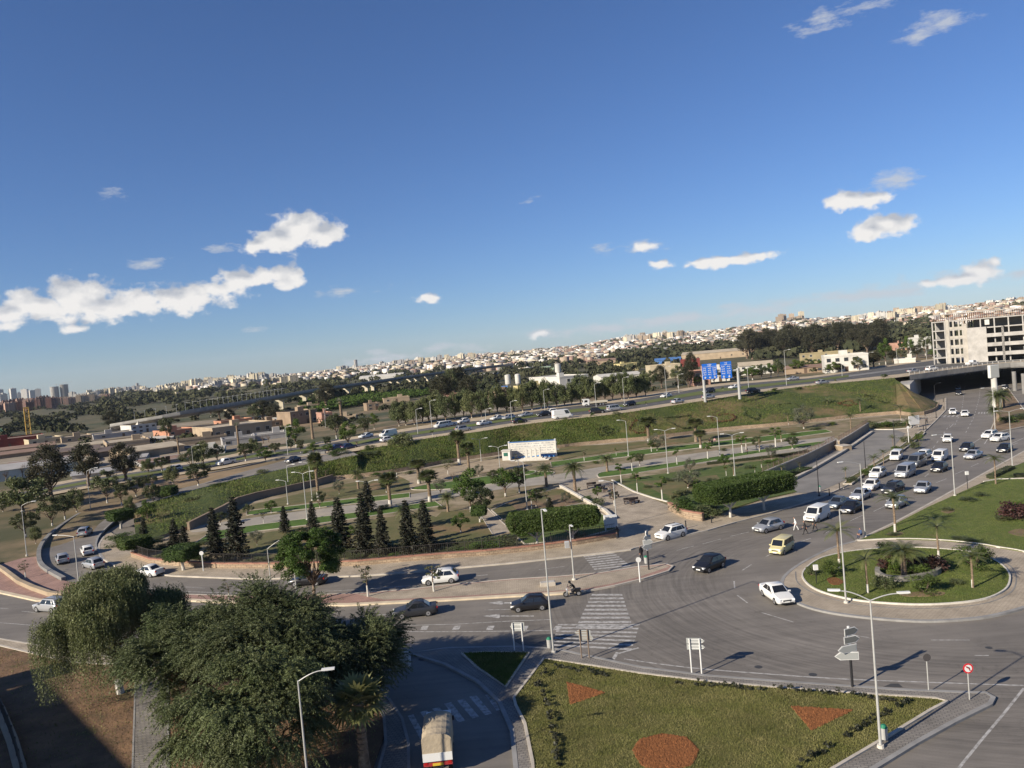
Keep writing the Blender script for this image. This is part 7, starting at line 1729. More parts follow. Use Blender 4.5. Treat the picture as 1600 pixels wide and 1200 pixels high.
hv('pickup','white',352,726,-1,'white pickup on the left part of the highway',cat='pickup',group=HG); hv('wagon','white',271,736,-1,'white estate car half behind roadside trees on the left highway',group=HG)
hv('sedan','silver',1239,594,-1,'white saloon on the far lanes left of the villa',group=HG); hv('sedan','ltgrey',1285,600,1,'light blue grey saloon on the near lanes below the villa',group=HG)
hv('sedan','ltgrey',1427,582,1,'grey saloon at the left on the bridge',group=BG); hv('suv','white',1456,579,1,'white hatchback suv on the near side of the bridge',group=BG)
hv('pickup','white',1520,570,1,'white pickup in the middle of the bridge',cat='pickup',group=BG); hv('sedan','black',1483,564,-1,'black saloon on the far lanes left of the parked white suv on the bridge',group=BG)
hv('suv','white',1537,557,-1,'white suv on the far lanes of the bridge',group=BG); hv('sedan','white',1556,554,-1,'white saloon right of the white suv on the far lanes of the bridge',group=BG)
hv('suv','blue',1562,561,1,'dark blue suv below the white saloon on the bridge',group=BG); hv('sedan','black',1573,549,-1,'black saloon at the right end of the far lanes on the bridge',group=BG); hv('hatch','silver',1594,558,1,'silver car at the right edge on the bridge',group=BG)
# ---------------------------------------------------------------- people
def person(u,v,z,face,label,top,bottom,pose='stand',hair=(.02,.015,.012),h=1.75,skin=None,seat=0.0,group=None):
    """face: heading angle in radians (x forward)"""
    B=W(u,v,z); root=empty('person',B,face,label,'person',group); s=h/1.75
    me=bpy.data.meshes.new('body'); bm=bmesh.new(); lay=None; V=[];E=[];Rr=[]
    def J(p,r): V.append(tuple(c*s for c in p)); Rr.append(r*s); return len(V)-1
    hip=.92; dx=0
    if pose=='sit': hip=.46
    if pose=='ride': hip=.80
    pel=J((0,0,hip),.13); lean=.05 if pose!='ride' else .22
    wst=J((lean*.4,0,hip+.2),.125); ch=J((lean*1.2,0,hip+.42),.15); nk=J((lean*1.8,0,hip+.56),.06); hd=J((lean*2.2+.02,0,hip+.66),.085); ht=J((lean*2.3+.02,0,hip+.76),.085)
    E+=[(pel,wst),(wst,ch),(ch,nk),(nk,hd),(hd,ht)]; NO=J((lean*2.2+.125,0,hip+.68),.018); E.append((hd,NO))
    legs=[]
    for k,sd_ in enumerate((1,-1)):
        st={'walk':.26,'stand':.03,'sit':0,'ride':0}[pose]*(1 if k==0 else -1)
        hp=J((0,.09*sd_,hip-.03),.1)
        if pose in('walk','stand'):
            kn=J((st*.55+.03,.10*sd_,.48),.068); an=J((st if st>0 else st*1.15,.10*sd_,.09 if st>=0 else .13),.045); to=J((st+.17,.11*sd_,.04 if st>=0 else .06),.04)
        elif pose=='sit':
            kn=J((.42,.12*sd_,.50),.072); an=J((.40,.12*sd_,.09),.045); to=J((.56,.13*sd_,.04),.04)
        else:
            kn=J((.38,.22*sd_,.62),.075); an=J((.12,.24*sd_,.28),.05); to=J((.28,.25*sd_,.24),.045)
        E+=[(pel,hp),(hp,kn),(kn,an),(an,to)]; legs.append((hp,kn,an,to))
    arms=[]
    for k,sd_ in enumerate((1,-1)):
        shd=J((lean*1.3,.19*sd_,hip+.47),.065)
        if pose=='ride': el=J((.42,.27*sd_,hip+.22),.048); wr=J((.66,.30*sd_,hip+.20),.034)
        elif pose=='sit': el=J((.16,.24*sd_,hip+.22),.048); wr=J((.38,.16*sd_,hip+.12),.034)
        else:
            sw=(-.18 if k==0 else .18)*(1 if pose=='walk' else .25); el=J((sw*.5,.25*sd_,hip+.20),.048); wr=J((sw+.08,.25*sd_,hip-.04),.034)
        d=(Vector(V[wr])-Vector(V[el])).normalized(); pm=Vector(V[wr])/s+d*.07; pa=J(tuple(pm),.036); E+=[(ch,shd),(shd,el),(el,wr),(wr,pa)]; arms.append((shd,el,wr,pa))
        side=Vector((d.z,0,-d.x)) if abs(d.y)<.9 else Vector((1,0,0)); side=side.normalized() if side.length>.01 else Vector((1,0,0))
        for f in range(4):
            o_=side*((f-1.5)*.019); L1=(.045,.052,.05,.04)[f]; a=J(tuple(pm+d*.03+o_),.0095); b=J(tuple(pm+d*(.03+L1)+o_*1.1+Vector((0,-.012*sd_,0))),.0085); E+=[(pa,a),(a,b)]
        t1=J(tuple(pm+side*.045-d*.01),.011); t2=J(tuple(pm+side*.06+d*.03),.009); E+=[(pa,t1),(t1,t2)]
    me.from_pydata(V,E,[]); o=bpy.data.objects.new('body',me); COL.objects.link(o)
    sk=o.modifiers.new('skin','SKIN'); sk.use_smooth_shade=True
    for i,sv in enumerate(me.skin_vertices[0].data): sv.radius=(Rr[i],Rr[i]*(1.28 if i in(wst,ch,pel) else 1)) if i not in(ch,wst,pel) else (Rr[i]*.85,Rr[i]*1.2)
    me.skin_vertices[0].data[0].use_root=True
    o.modifiers.new('sub','SUBSURF').levels=1; o.modifiers['sub'].render_levels=1
    me.materials.append(skin or SKIN)
    dg=bpy.context.evaluated_depsgraph_get(); ev=o.evaluated_get(dg); nm=bpy.data.meshes.new_from_object(ev); bpy.data.objects.remove(o)
    nm.materials.clear()
    tm,bmt,hm,sh=(mat('cloth_%d_%d_%d'%tuple(int(c*99) for c in top),top,.9),mat('cloth_%d_%d_%d'%tuple(int(c*99) for c in bottom),bottom,.9),mat('hair_dark',hair,.8),mat('shoe_dark',(.03,.03,.03),.7))
    for q in (skin or SKIN,tm,bmt,hm,sh): nm.materials.append(q)
    hz_=hip*s
    P3=[Vector(p) for p in V]
    for p in nm.polygons:
        c=p.center; mi=1
        zc=c.z
        dl=min((c-P3[j].lerp(P3[k_],t)).length for (hp,kn,an,to) in legs for j,k_ in((hp,kn),(kn,an)) for t in(0,.25,.5,.75,1))
        dt=min((c-P3[j]).length for j in (to for *_,to in legs)); dh=min((c-P3[a[3]]).length for a in arms)
        tor=min((c-P3[wst]).length,(c-P3[ch]).length)
        if dl<.13*s and dl<tor*.9: mi=2
        if dt<.12*s: mi=4
        if dh<.14*s: mi=0
        if zc>hz_+.59*s: mi=0
        if zc>hz_+.59*s and (zc>hz_+.77*s or c.x<P3[hd].x-.03*s): mi=3
        p.material_index=mi; p.use_smooth=True
    o=bpy.data.objects.new('body',nm); COL.objects.link(o); setp(o,root)
    hx=P3[hd].x
    for sd_ in(-1,1):
        MB().sphere((hx+.083*s,.032*s*sd_,hz_+.715*s),.012*s,6,4).build('eye',PLASTIC,root); MB().sphere((hx,.088*s*sd_,hz_+.69*s),.022*s,6,4,0,(.6,.4,1)).build('ear',skin or SKIN,root)
    MB().box((hx+.088*s,0,hz_+.635*s),(.012*s,.045*s,.01*s)).build('mouth',mat('lip',(.25,.09,.08),.6),root)
    return root
PG='pedestrians'
person(1244,829,0,2.7,'person in white clothes crossing the avenue, leftmost of the three',(.62,.62,.60),(.60,.60,.58),'walk',group=PG)
person(1259,835,0,2.9,'person in black walking in front of the white panel van, middle of the three',(.015,.015,.018),(.02,.02,.022),'walk',group=PG)
person(1274,830,0,2.6,'person in dark clothes crossing the avenue, rightmost of the three',(.02,.02,.024),(.03,.03,.035),'walk',group=PG)
person(1346,841,.15,3.4,'person in blue sitting on the kerb at the foot of the lamp post',(.05,.08,.16),(.03,.04,.08),'sit',group=PG)
person(1003,876,.15,2.0,'person in black standing beside the direction sign on the median tip',(.015,.015,.018),(.02,.02,.02),'stand',group=PG)
person(820,737,.2,2.2,'person with pale trousers standing on the promenade near the mural wall',(.03,.03,.035),(.5,.5,.48),'stand',group=PG)
for u,v,l in [(1109,693,'person in dark clothes sitting at the left of the seated park group'),(1113,695,'person sitting in the middle of the seated park group'),(1117,692,'person with light top sitting at the right of the seated park group')]: person(u,v,.2,4.5,l,(.5,.3,.3) if 'light' in l else (.02,.02,.02),(.03,.03,.03),'sit',group=PG)
person(1168,710,.2,3,'person in black standing at the promenade edge',(.02,.02,.02),(.02,.02,.02),'stand',group=PG)
person(1448,660,.15,2.4,'person standing on the pavement corner under the embankment',(.3,.28,.26),(.05,.05,.06),'stand',group=PG)
person(966,842,.2,2.4,'person in dark clothes by the park gate pillar',(.03,.03,.035),(.03,.03,.03),'stand',group=PG)
# motorcycle and rider
def motorcycle():
    B=W(895,932,0); Q_=W(885,933,0); rz=math.atan2((Q_-B).y,(Q_-B).x); root=empty('motorcycle',B,rz,'dark scooter with silver trim driving along the median kerb','motorcycle')
    for x in(.68,-.62):
        wh=MB(); n=16
        wh.cyl((x,-.055,.29),(x,.055,.29),.29,None,18); o=wh.build('wheel',RUBBER,root); MB().cyl((x,-.062,.29),(x,.062,.29),.17,None,12).build('rim',RIM,o)
    m=MB(); m.box((-.35,0,.60),(.95,.28,.26)); m.box((-.55,0,.78),(.6,.24,.10)); m.build('seat_body',paint('black'),root); m=MB(); m.box((.5,0,.72),(.12,.34,.62),0,0,Matrix.Rotation(-.35,3,'Y')); m.build('front_fairing',paint('silver'),root)
    MB().box((.05,0,.32),(.55,.3,.1)).build('footboard',paint('black'),root); m=MB(); m.cyl((.68,0,.3),(.42,0,1.0),.04,None,6); m.build('fork',RIM,root); MB().cyl((.40,-.33,1.0),(.40,.33,1.0),.02,None,6).build('handlebar',PLASTIC,root)
    MB().box((.60,0,.82),(.08,.18,.12)).build('headlight',CHROME,root); MB().box((-.86,0,.72),(.06,.16,.1)).build('taillight',REDL,root); MB().box((.47,0,1.15),(.02,.3,.32),0,0,Matrix.Rotation(-.4,3,'Y')).build('windshield',GLASS,root)
    r=person(895,932,0,rz,'person in black with a helmet riding the scooter',(.02,.02,.022),(.03,.03,.035),'ride'); r.location=B+Vector((math.cos(rz)*-.28,math.sin(rz)*-.28,.0))
    m=MB(); m.sphere((.50,0,1.52),.15,12,8); m.build('helmet',paint('black'),r)
motorcycle()
# ---------------------------------------------------------------- lamps, signs, street furniture
def lamp(u,v,ut,vt,arms,label,z=.15,kind='white',r=.085,base=True,group='street lamps',name='street_lamp',h=None):
    """base pixel, top pixel gives the height; arms: list of (pixel dx) or directions toward the view"""
    B=W(u,v,z); d=proj(B)[2]
    if h is None:
        # height that projects to the top pixel row
        lo,hi=2,20
        for _ in range(30):
            h=(lo+hi)/2
            if proj((B.x,B.y,B.z+h))[1]>vt: lo=h
            else: hi=h
    root=empty(name,B,0,label,'street lamp',group); mt=MAT['galvanised'] if kind!='black' else POSTB
    MB().cyl((0,0,-.1),(0,0,h),r,r*.55,10).build('pole',mt,root)
    if base: MB().cyl((0,0,-.1),(0,0,.18),r*2.6,r*2.2,10).build('base',KERBW if kind!='black' else POSTB,root)
    for (ax,ay,rise) in arms:
        L_=math.hypot(ax,ay); dx,dy=ax/L_,ay/L_; m=MB(); pts=[(0,0,h-.05)]
        for i in range(1,7):
            t=i/6; pts.append((ax*t,ay*t,h-.05+rise*math.sin(t*PI/2)))
        m.tube(pts,r*.42,6); a=m.build('arm',mt,root); a_=math.atan2(dy,dx)
        MB().box((ax+dx*.35,ay+dy*.35,h+rise),(.7,.2,.09),a_).build('lamp_head',WHITE if kind!='black' else mt,root)
        MB().box((ax+dx*.35,ay+dy*.35,h+rise-.062),(.5,.15,.02),a_).build('lens',CHROME,a)
    return root
L1=lamp(1376,1168,1356,937,[(-1.5,.5,.55),(1.5,-.2,.35)],'double armed white lamp post nearest the camera, at the tip of the south lawn')
lamp(1322,942,1308,796,[(-.25,-1.2,.2)],'white lamp post on the paved ring of the roundabout',.15)
lamp(1352,839,1345,724,[(-2.2,-.5,.45)],'single armed white lamp post with a person sitting at its foot')
lamp(1492,775,1484,680,[(-2.2,-.4,.3)],'single armed white lamp post between avenue and east lawn')
lamp(1582,729,1576,643,[(-1.9,-.2,.3),(2,.2,.3)],'double armed lamp post beside the verge lawn at the right edge')
lamp(1555,672,1549,607,[(-1.9,-.2,.3),(2.2,.2,.5)],'double armed lamp post among the median palms under the bridge')
lamp(865,1020,839,795,[(.2,-1.3,.2)],'tallest white lamp pole, beside the zebra crossing with a bin at its foot',.15,r=.09)
lamp(897,906,889,820,[(.1,-.6,.1)],'short white pole on the median carrying a grey box',.15,r=.1); 
b=W(897,906,.15); 
lamp(42,868,37,790,[(1.5,.2,.5)],'lamp post at the far left outside the ramp bend',None and 0 or .1,kind='galv',r=.075)
lamp(142,800,135,736,[(1.6,.1,.5)],'lamp post standing before the middle eucalyptus',.6,kind='galv',r=.075)
lamp(303,737,299,698,[(1.3,.1,.3)],'small lamp post on the left part of the highway verge',3.0,kind='galv',r=.075)
lamp(124,918,112,838,[(-2.2,.3,.3)],'lamp post of the ramp bend, its foot hidden by the weeping tree',.15,kind='galv',r=.09)
lamp(425,930,423,908,[(2.6,.3,1.1)],'lamp post with rising arm above the yard trees on the median',.15,kind='galv',r=.075,h=5.4)
lamp(466,952,461,893,[(.3,1,.2)],'slim pole on the median between the yard trees and the road',.15,kind='galv',r=.09,base=False)
lamp(489,1300,478,1060,[(1.3,.1,.45)],'grey lamp post in the yard with its arm pointing right',.1,kind='galv',r=.075,h=8.4)
PL=[(480,812,475,740,2),(488,782,484,724,2),(578,800,575,754,2),(752,721,750,687,2),(782,741,779,699,2),(982,712,976,658,1),(1044,740,1038,673,2),(1125,713,1119,652,1),(1149,749,1142,680,2),(824,797,817,722,1),(964,822,956,754,1),(450,788,447,752,1)]
for i,(u,v,ut,vt,n) in enumerate(sorted(PL)):
    lamp(u,v,ut,vt,[(-1.3,.2,.35),(1.3,-.2,.35)][:n],f'{ordw(i)} park lamp from the left, '+('with two arms' if n==2 else 'with one arm'),.2,kind='galv',r=.09,group='park lamps')
BL=[(1280,775,1273,717,1),(1353,737,1347,690,0),(1399,709,1395,656,0),(1447,671,1446,640,1),(1463,653,1460,602,1),(1251,770,1249,768,0)]
for i,(u,v,ut,vt,n) in enumerate(sorted(BL)[1:]):
    lamp(u,v,ut,vt,[(1.2,.2,.5)][:n],f'{ordw(i)} thin black lamp post from the left along the avenue kerb',.15,kind='black',r=.08,group='black lamp posts')
HL=[(653,678,652,640),(675,668,674,627),(729,652,728,628),(760,664,759,640),(800,660,799,628),(852,646,851,610),(932,640,931,600),(976,634,975,591),(1042,622,1041,574),(1061,614,1060,586),(1170,609,1169,575),(1229,602,1226,548),(1358,576,1356,552),(1402,568,1400,545),(1448,562,1447,530),(450,752,449,728),(450,687+24,448,650+18),(1316,588,1314,570),(1567,556,1565,520),(509,668,508,640)]
for i,(u,v,ut,vt) in enumerate(sorted(HL)):
    lamp(u,v,ut,vt,[(1.2,-.4,.3)],f'{ordw(i)} lamp post from the left along the highway',hz(u),kind='galv',r=.09,base=False,group='highway lamp posts')
# ---- signs
def arrow_poly(L_,H_,tip,left=True):
    p=[(0,-H_/2),(L_-tip,-H_/2),(L_,0),(L_-tip,H_/2),(0,H_/2)]
    return [(-x+L_/2,z) for x,z in p] if left else [(x-L_/2,z) for x,z in p]
def plate(mb,poly,y0,y1,cx,cz,rz=0,mi=0):
    n=len(poly); c,s=math.cos(rz),math.sin(rz); vs=[]
    for y in(y0,y1):
        for x,z in poly: vs.append((cx+x*c-y*s,x*s+y*c,cz+z))
    mb.add(vs,[tuple(range(n)),tuple(range(2*n-1,n-1,-1))]+[(i,n+i,n+(i+1)%n,(i+1)%n) for i in range(n)],mi)
def sign2(u,v,du,h,label,boards,posts=WHITE,rz=0,z=.15,pr=.055):
    """two-post sign; boards: (cx, cz, L, H, tip, left)"""
    B=W(u,v,z); B2=W(u+du,v+abs(du)*.02,z); d=(B2-B); ln=d.length; root=empty('direction_sign',B,math.atan2(d.y,d.x),label,'road sign')
    for x in(0,ln): MB().cyl((x,0,-.1),(x,0,h),pr,pr,8).build('post',posts,root)
    for cx,cz,L_,H_,tip,left in boards:
        m=MB(); plate(m,arrow_poly(L_,H_,tip,left),.07,.11,ln*cx,cz); b=m.build('sign_panel',mat('sign_back_mid',(.30,.31,.30),.5),root)
        m=MB(); m.box((ln*cx,.065,cz+H_*.22),(L_*.82,.02,.05)); m.box((ln*cx,.065,cz-H_*.22),(L_*.82,.02,.05)); m.build('back_rib',posts,b)
sign2(804,1016,14,2.35,'two posted white road sign seen from behind, beside the tallest lamp pole',[(.5,2.0,1.25,.75,.3,True)])
sign2(909,1028,12,2.35,'two posted sign with brownish posts and pointed grey back, by the zebra crossing',[(.35,2.05,1.3,.42,.3,True),(.75,1.62,1.15,.42,.1,False)],posts=mat('post_brown',(.17,.13,.10),.7))
sign2(1081,1051,15.5,2.6,'two posted white road sign with two arrow backs pointing right',[(.62,2.4,1.35,.42,.28,False),(.62,1.93,1.35,.42,.28,False)])
def stack_sign(u,v,h,label,boards,z=.15,post=None):
    B=W(u,v,z); root=empty('arrow_sign_stack',B,0,label,'road sign')
    MB().cyl((0,0,-.1),(0,0,h*.5),.09,None,9).build('post_foot',POSTB,root); MB().cyl((0,0,h*.5),(0,0,h),.09,None,9).build('post',WHITE,root)
    for cx,cz,L_,H_,tip,left,rz in boards:
        gm=mat('sign_back_shaded',(.13,.135,.13),.5) if cz>3.1 and h<4.28 else mat('sign_back_mid',(.30,.31,.30),.5)  # upper panels: shade of facing away from the sun put into the colour
        m=MB(); plate(m,arrow_poly(L_,H_,tip,left),-.1,-.16,0,0); 
        m.v=[(x*math.cos(rz)-y*math.sin(rz)+cx*math.cos(rz),x*math.sin(rz)+y*math.cos(rz)+cx*math.sin(rz),zz+cz) for x,y,zz in m.v]; b=m.build('sign_panel',gm,root)
        m=MB(); pl_=arrow_poly(L_+.1,H_+.1,tip,left); plate(m,pl_,-.115,-.145,0,0); m.v=[(x*math.cos(rz)-y*math.sin(rz)+cx*math.cos(rz),x*math.sin(rz)+y*math.cos(rz)+cx*math.sin(rz),zz+cz) for x,y,zz in m.v]; m.build('sign_rim',WHITE,b)
stack_sign(1332,1073,4.25,'tall stack of four grey backed arrow signs on a black and white post',[(.12,3.92,1.1,.42,.3,False,.35),(.12,3.35,1.15,.40,.3,False,.25),(-.3,2.75,1.4,.42,.35,True,.25),(-.28,2.22,1.5,.45,.35,True,-.12)])
stack_sign(1014,890,4.3,'stack of white arrow signs on a dark post at the median tip',[(-.05,4.1,.45,.5,.15,True,.9),(.0,3.6,.9,.40,.2,True,.5),(.1,3.1,1.05,.42,.3,False,.1),(-.12,2.6,1.1,.42,.3,True,.4)])
def disc_sign(u,v,h,label,r,face=None,z=.15,post=None,back=False):
    B=W(u,v,z); root=empty('round_sign',B,0,label,'road sign'); MB().cyl((0,0,-.1),(0,0,h),.04,None,8).build('post',post or MAT['galvanised'],root); n=24
    c=lambda q,y0,y1:MB().cyl((0,y0,h-r*.8),(0,y1,h-r*.8),q,None,n)
    if back: c(r,-.05,-.075).build('sign_disc',mat('sign_back_dark',(.06,.055,.055),.6),root); return root
    d=c(r,-.05,-.075).build('sign_disc',mat('sign_red',(.5,.02,.03),.4),root); c(r*.72,-.075,-.083).build('sign_field',WHITE,d)
    # bent arrow with a red bar
    m=MB(); zc=h-r*.8; f=r*.055
    pts=[(.22,-.42),(.22,.05),(.1,.22),(-.15,.25)]
    for (x0,z0),(x1,z1) in zip(pts,pts[1:]): m.cyl((x0*r,-.086,zc+z0*r),(x1*r,-.086,zc+z1*r),f*1.5,None,5)
    m.add([(-.12*r,-.088,zc+.45*r),(-.12*r,-.088,zc+.05*r),(-.45*r,-.088,zc+.25*r)],[(0,1,2)]); m.build('turn_arrow',PLASTIC,d)
    m=MB(); m.cyl((-.5*r,-.095,zc+.5*r),(.5*r,-.095,zc-.5*r),f*1.3,None,5); m.build('red_bar',MAT['sign_red'],d)
    return root
disc_sign(1515,1093,2.35,'no left turn sign, round with red rim, at the tip of the south pavement',.33)
disc_sign(1451,1078,2.45,'round sign seen from behind on a thin pole, left of the no left turn sign',.26,back=True)
# shadow-caster signs that stand on the roundabout verge etc.
def info_post(u,v,h,label,z=.24,name='lamp_box_post'):
    B=W(u,v,z); root=empty(name,B,0,label,'post'); MB().cyl((0,0,-.1),(0,0,h),.045,None,8).build('post',POSTB,root); MB().box((0,-.03,h+.22),(.42,.22,.5)).build('box',WHITE,root)
info_post(1276,912,1.4,'white box on a short black post at the left of the roundabout island'); info_post(1512,763,2.0,'white box on a black post on the avenue verge')
def small_sign(u,v,h,label,z=.15):
    B=W(u,v,z); root=empty('kerb_sign',B,0,label,'road sign'); MB().cyl((0,0,-.1),(0,0,h),.07,None,8).build('post',WHITE,root); MB().cyl((0,-.08,h),(0,-.11,h),.28,None,16).build('sign_disc',WHITE,root)
small_sign(1000,908,2.3,'white post with small white disc at the median tip'); small_sign(318,892,2.4,'white sign post on the pavement left of the park wall')
small_sign(1420,692,3.2,'white pole beside the car park strip')
# bins
def bin_(u,v,label,z=.15,col=None):
    B=W(u,v,z); root=empty('litter_bin',B,0,label,'bin','street litter bins'); MB().cyl((0,0,.15),(0,0,.85),.2,.22,12).build('bin_body',MAT['galvanised'],root); MB().cyl((0,0,.85),(0,0,1.02),.24,.1,12).build('lid',mat('bin_green',(.02,.16,.09),.5),root); MB().cyl((.0,.22,-.05),(.0,.22,.9),.03,None,6).build('bin_post',MAT['galvanised'],root)
bin_(1382,1158,'litter bin with green lid at the foot of the nearest lamp post'); bin_(859,1014,'litter bin with green lid at the foot of the tallest lamp pole'); bin_(1010,882,'litter bin with green lid beside the person on the median tip'); bin_(1281,769,'grey bin on the first black lamp post',.15)
# bollards
for i,(u,v,h) in enumerate(sorted([(1296,774,.9),(1312,765,.9),(1072,826,1.0),(1112,817,.9),(1449,661,1.2),(1443,672,.9),(1474,628,1.0),(1475,640,.8)])):
    B=W(u,v,.15); o=empty('bollard',B,0,f'{ordw(i)} black bollard from the left along the park kerb','bollard','black bollards'); MB().cyl((0,0,-.05),(0,0,h),.09,.07,8).build('post',POSTB,o); MB().sphere((0,0,h),.11,8,6).build('cap',POSTB,o)
# box on white pole, cabinet by the gate
o=empty('control_box',W(897,906,.15)+Vector((-.45,-.15,3.6)),0,'grey box fixed to the short white pole','box'); MB().box((0,0,.35),(.5,.35,.7)).build('housing',GREYM,o); MB().box((0,-.18,.35),(.42,.02,.6)).build('door',mat('box_door',(.3,.3,.3),.6),o)
o=empty('white_cabinet',W(955,828,.2),.1,'white cabinet beside the park gate pillar','cabinet'); MB().box((0,0,1.2),(1.7,.8,1.6)).build('housing',WHITE,o)
for x in(-.75,.75): MB().box((x,0,.2),(.12,.6,.5)).build('leg',WHITE,o)
o=empty('planter_block',W(856,915,.15),.05,'low stone block on the median beside the lamp pole','stone block'); MB().box((0,0,.2),(1.6,.7,.4)).build('block',KERB,o); MB().box((0,0,.42),(1.45,.55,.06)).build('top_slab',CONC,o)
# benches and rubbish on the plaza
for i,(u,v,a) in enumerate([(925,762,.2),(936,765,.7),(946,768,1.2),(960,778,.4),(984,787,.1),(992,787,.5)]):
    o=empty('metal_bench',W(u,v,.19),a,f'{ordw(i)} dark metal seat from the left on the plaza','bench','dark seats on the plaza'); BM_=mat('bench_metal',(.06,.045,.04),.6); MB().box((0,0,.45),(1.8,.45,.06)).build('seat',BM_,o); MB().box((0,.24,.75),(1.8,.05,.4)).build('backrest',BM_,o)
    for x in(-.8,.8):
        MB().box((x,0,.21),(.06,.45,.42)).build('leg',BM_,o)
# ---- blue gantry sign
def gantry():
    B=W(1156,622,7.0); root=empty('road_sign_gantry',B,0,'large blue highway direction sign of two panels with white writing on two grey posts','road sign'); d=proj(B)[2]; k=d/FPX
    BL_=mat('sign_blue',(.015,.13,.55),.45); A=W(1102,626.8,7.0)-B
    rz=math.atan2(A.y,A.x)+PI
    root.rotation_euler=(0,0,0)
    for x,y,h in((0,0,47*k),(A.x,A.y,50*k)): MB().cyl((x,y,-.3),(x,y,h),.42,.36,10).build('post',MAT['galvanised'],root)
    MB().cyl((A.x,A.y,44*k),(0,0,44*k),.3,None,8).build('cross_beam',MAT['galvanised'],root)
    n_=Vector((A.y,-A.x,0)).normalized(); 
    if n_.y>0: n_=-n_
    t=-A.normalized()
    def panel(c0,c1,z0,z1,cols,rows):
        P=lambda s,z,o:Vector((A.x,A.y,0))+t*s+n_*(.45+o)+Vector((0,0,z)); m=MB()
        m.add([P(c0,z0,0),P(c1,z0,0),P(c1,z1,0),P(c0,z1,0),P(c0,z0,.12),P(c1,z0,.12),P(c1,z1,.12),P(c0,z1,.12)],[(4,5,6,7),(3,2,1,0),(0,1,5,4),(1,2,6,5),(2,3,7,6),(3,0,4,7)]); pn=m.build('sign_panel',BL_,root)
        m=MB(); r=random.Random(int(c0*10)); W_=c1-c0; H_=z1-z0
        def stroke(s0,za,s1,zb,w_=.1):
            p=P(s0,za,.135);q=P(s1,zb,.135); m.cyl(p,q,w_*.5,None,4)
        def word(cx,cz,wd,hh):
            x=cx-wd/2; m_=cx+wd/2
            stroke(x,cz,m_,cz,.1)
            while x<m_: stroke(x,cz-hh*.3*r.random(),x+r.uniform(0,.1),cz+hh*r.uniform(.2,.6),.09); x+=r.uniform(.18,.34)
            for _ in range(3): q=r.uniform(cx-wd/2,m_); stroke(q,cz-hh*.55,q+.08,cz-hh*.55,.09)
        stroke(c0+.1,z1-H_*.2,c1-.1,z1-H_*.2,.08); word((c0+c1)/2,z1-H_*.07,W_*.25,.35); word((c0+c1)/2,z1-H_*.155,W_*.22,.3)
        for i in range(cols):
            cx=c0+W_*(i+.5)/cols
            for j in range(rows): word(cx,z1-H_*(.31+.135*j),W_/cols*.62,.42)
            stroke(cx,z0+H_*.18,cx,z0+H_*.07,.16); stroke(cx,z0+H_*.05,cx-.3,z0+H_*.12,.14); stroke(cx,z0+H_*.05,cx+.3,z0+H_*.12,.14)
        m.build('lettering',WHITE,pn)
    panel(-1.8*k,21*k,34*k,58*k,3,4); panel(27*k,44*k,33*k,59*k,2,4)
gantry()
# ---- mural wall with memorial
def mural():
    A=W(797,717,.2); B=W(869,713,.2); d=B-A; L_=d.length; rz=math.atan2(d.y,d.x); k=proj(A)[2]/FPX; h=25*k; root=empty('mural_wall',A,rz,'long white billboard wall with dark writing lines and a blue painted foot','billboard')
    m=MB(); m.bb(0,L_,0,.5,-.2,h); m.build('panel',W_WHITE,root); m=MB(); m.bb(-.15,L_+.15,-.12,.55,h,h+.14); m.build('coping',MAT['sheet_blue'] if 'sheet_blue' in MAT else BL_,root)
    m=MB(); n=12
    top_=[(L_*i/n,.35+.14*math.sin(i*.9)+.25*(i/n)) for i in range(n+1)]; m.add([(x,-.012,0) for x,z in top_]+[(x,-.012,z) for x,z in top_],[(i,i+1,n+2+i,n+1+i) for i in range(n)]); m.build('blue_painted_foot',mat('mural_blue',(.06,.24,.55),.7),root)
    r=random.Random(4); INK=mat('mural_ink',(.27,.28,.30),.8)
    for j in range(5):
        z=h*(.86-.145*j); x=L_*.05; m=MB()
        while x<L_*.94:
            w_=r.uniform(.5,1.6); m.bb(x,x+w_,-.02,-.008,z-.02,z+.06)
            for _ in range(int(w_*4)): q=x+r.uniform(0,w_); m.bb(q,q+.09,-.02,-.008,z,z+r.uniform(.1,.24))
            x+=w_+r.uniform(.2,.5)
        m.build('writing_line',INK,root)
    for x in(L_*.0,L_): MB().bb(x-.2,x+.2,-.1,.6,-.2,h+.35).build('end_post',W_WHITE,root)
    o=empty('memorial',W(834,718,.2),rz,'small white stepped memorial in front of the billboard wall','memorial')
    for i in range(3): MB().bb(-4+i*.9,4-i*.9,-2.2+i*.7,.8,.2*i,.2*i+.2).build('step',KERBW,o)
    for x in(-1.6,-.55,.55,1.6): MB().bb(x-.2,x+.2,-.3,.1,.6,2.6).build('pillar',W_WHITE,o)
    MB().bb(-1.9,1.9,-.35,.15,2.6,2.9).build('lintel',W_WHITE,o)
    o=empty('kiosk',W(793,719,.2),rz,'small white kiosk with a green window left of the billboard wall','kiosk'); MB().box((0,0,1.1),(2.0,1.8,2.4)).build('wall',W_WHITE,o); MB().box((0,0,2.4),(2.3,2.1,.2)).build('roof',R_WHITE,o); MB().box((-.1,-.93,1.5),(1.0,.06,.8)).build('window',mat('green_glass',(.03,.12,.09),.3),o); MB().box((.75,-.93,1.0),(.4,.05,1.9)).build('door',WHITE,o)
mural()
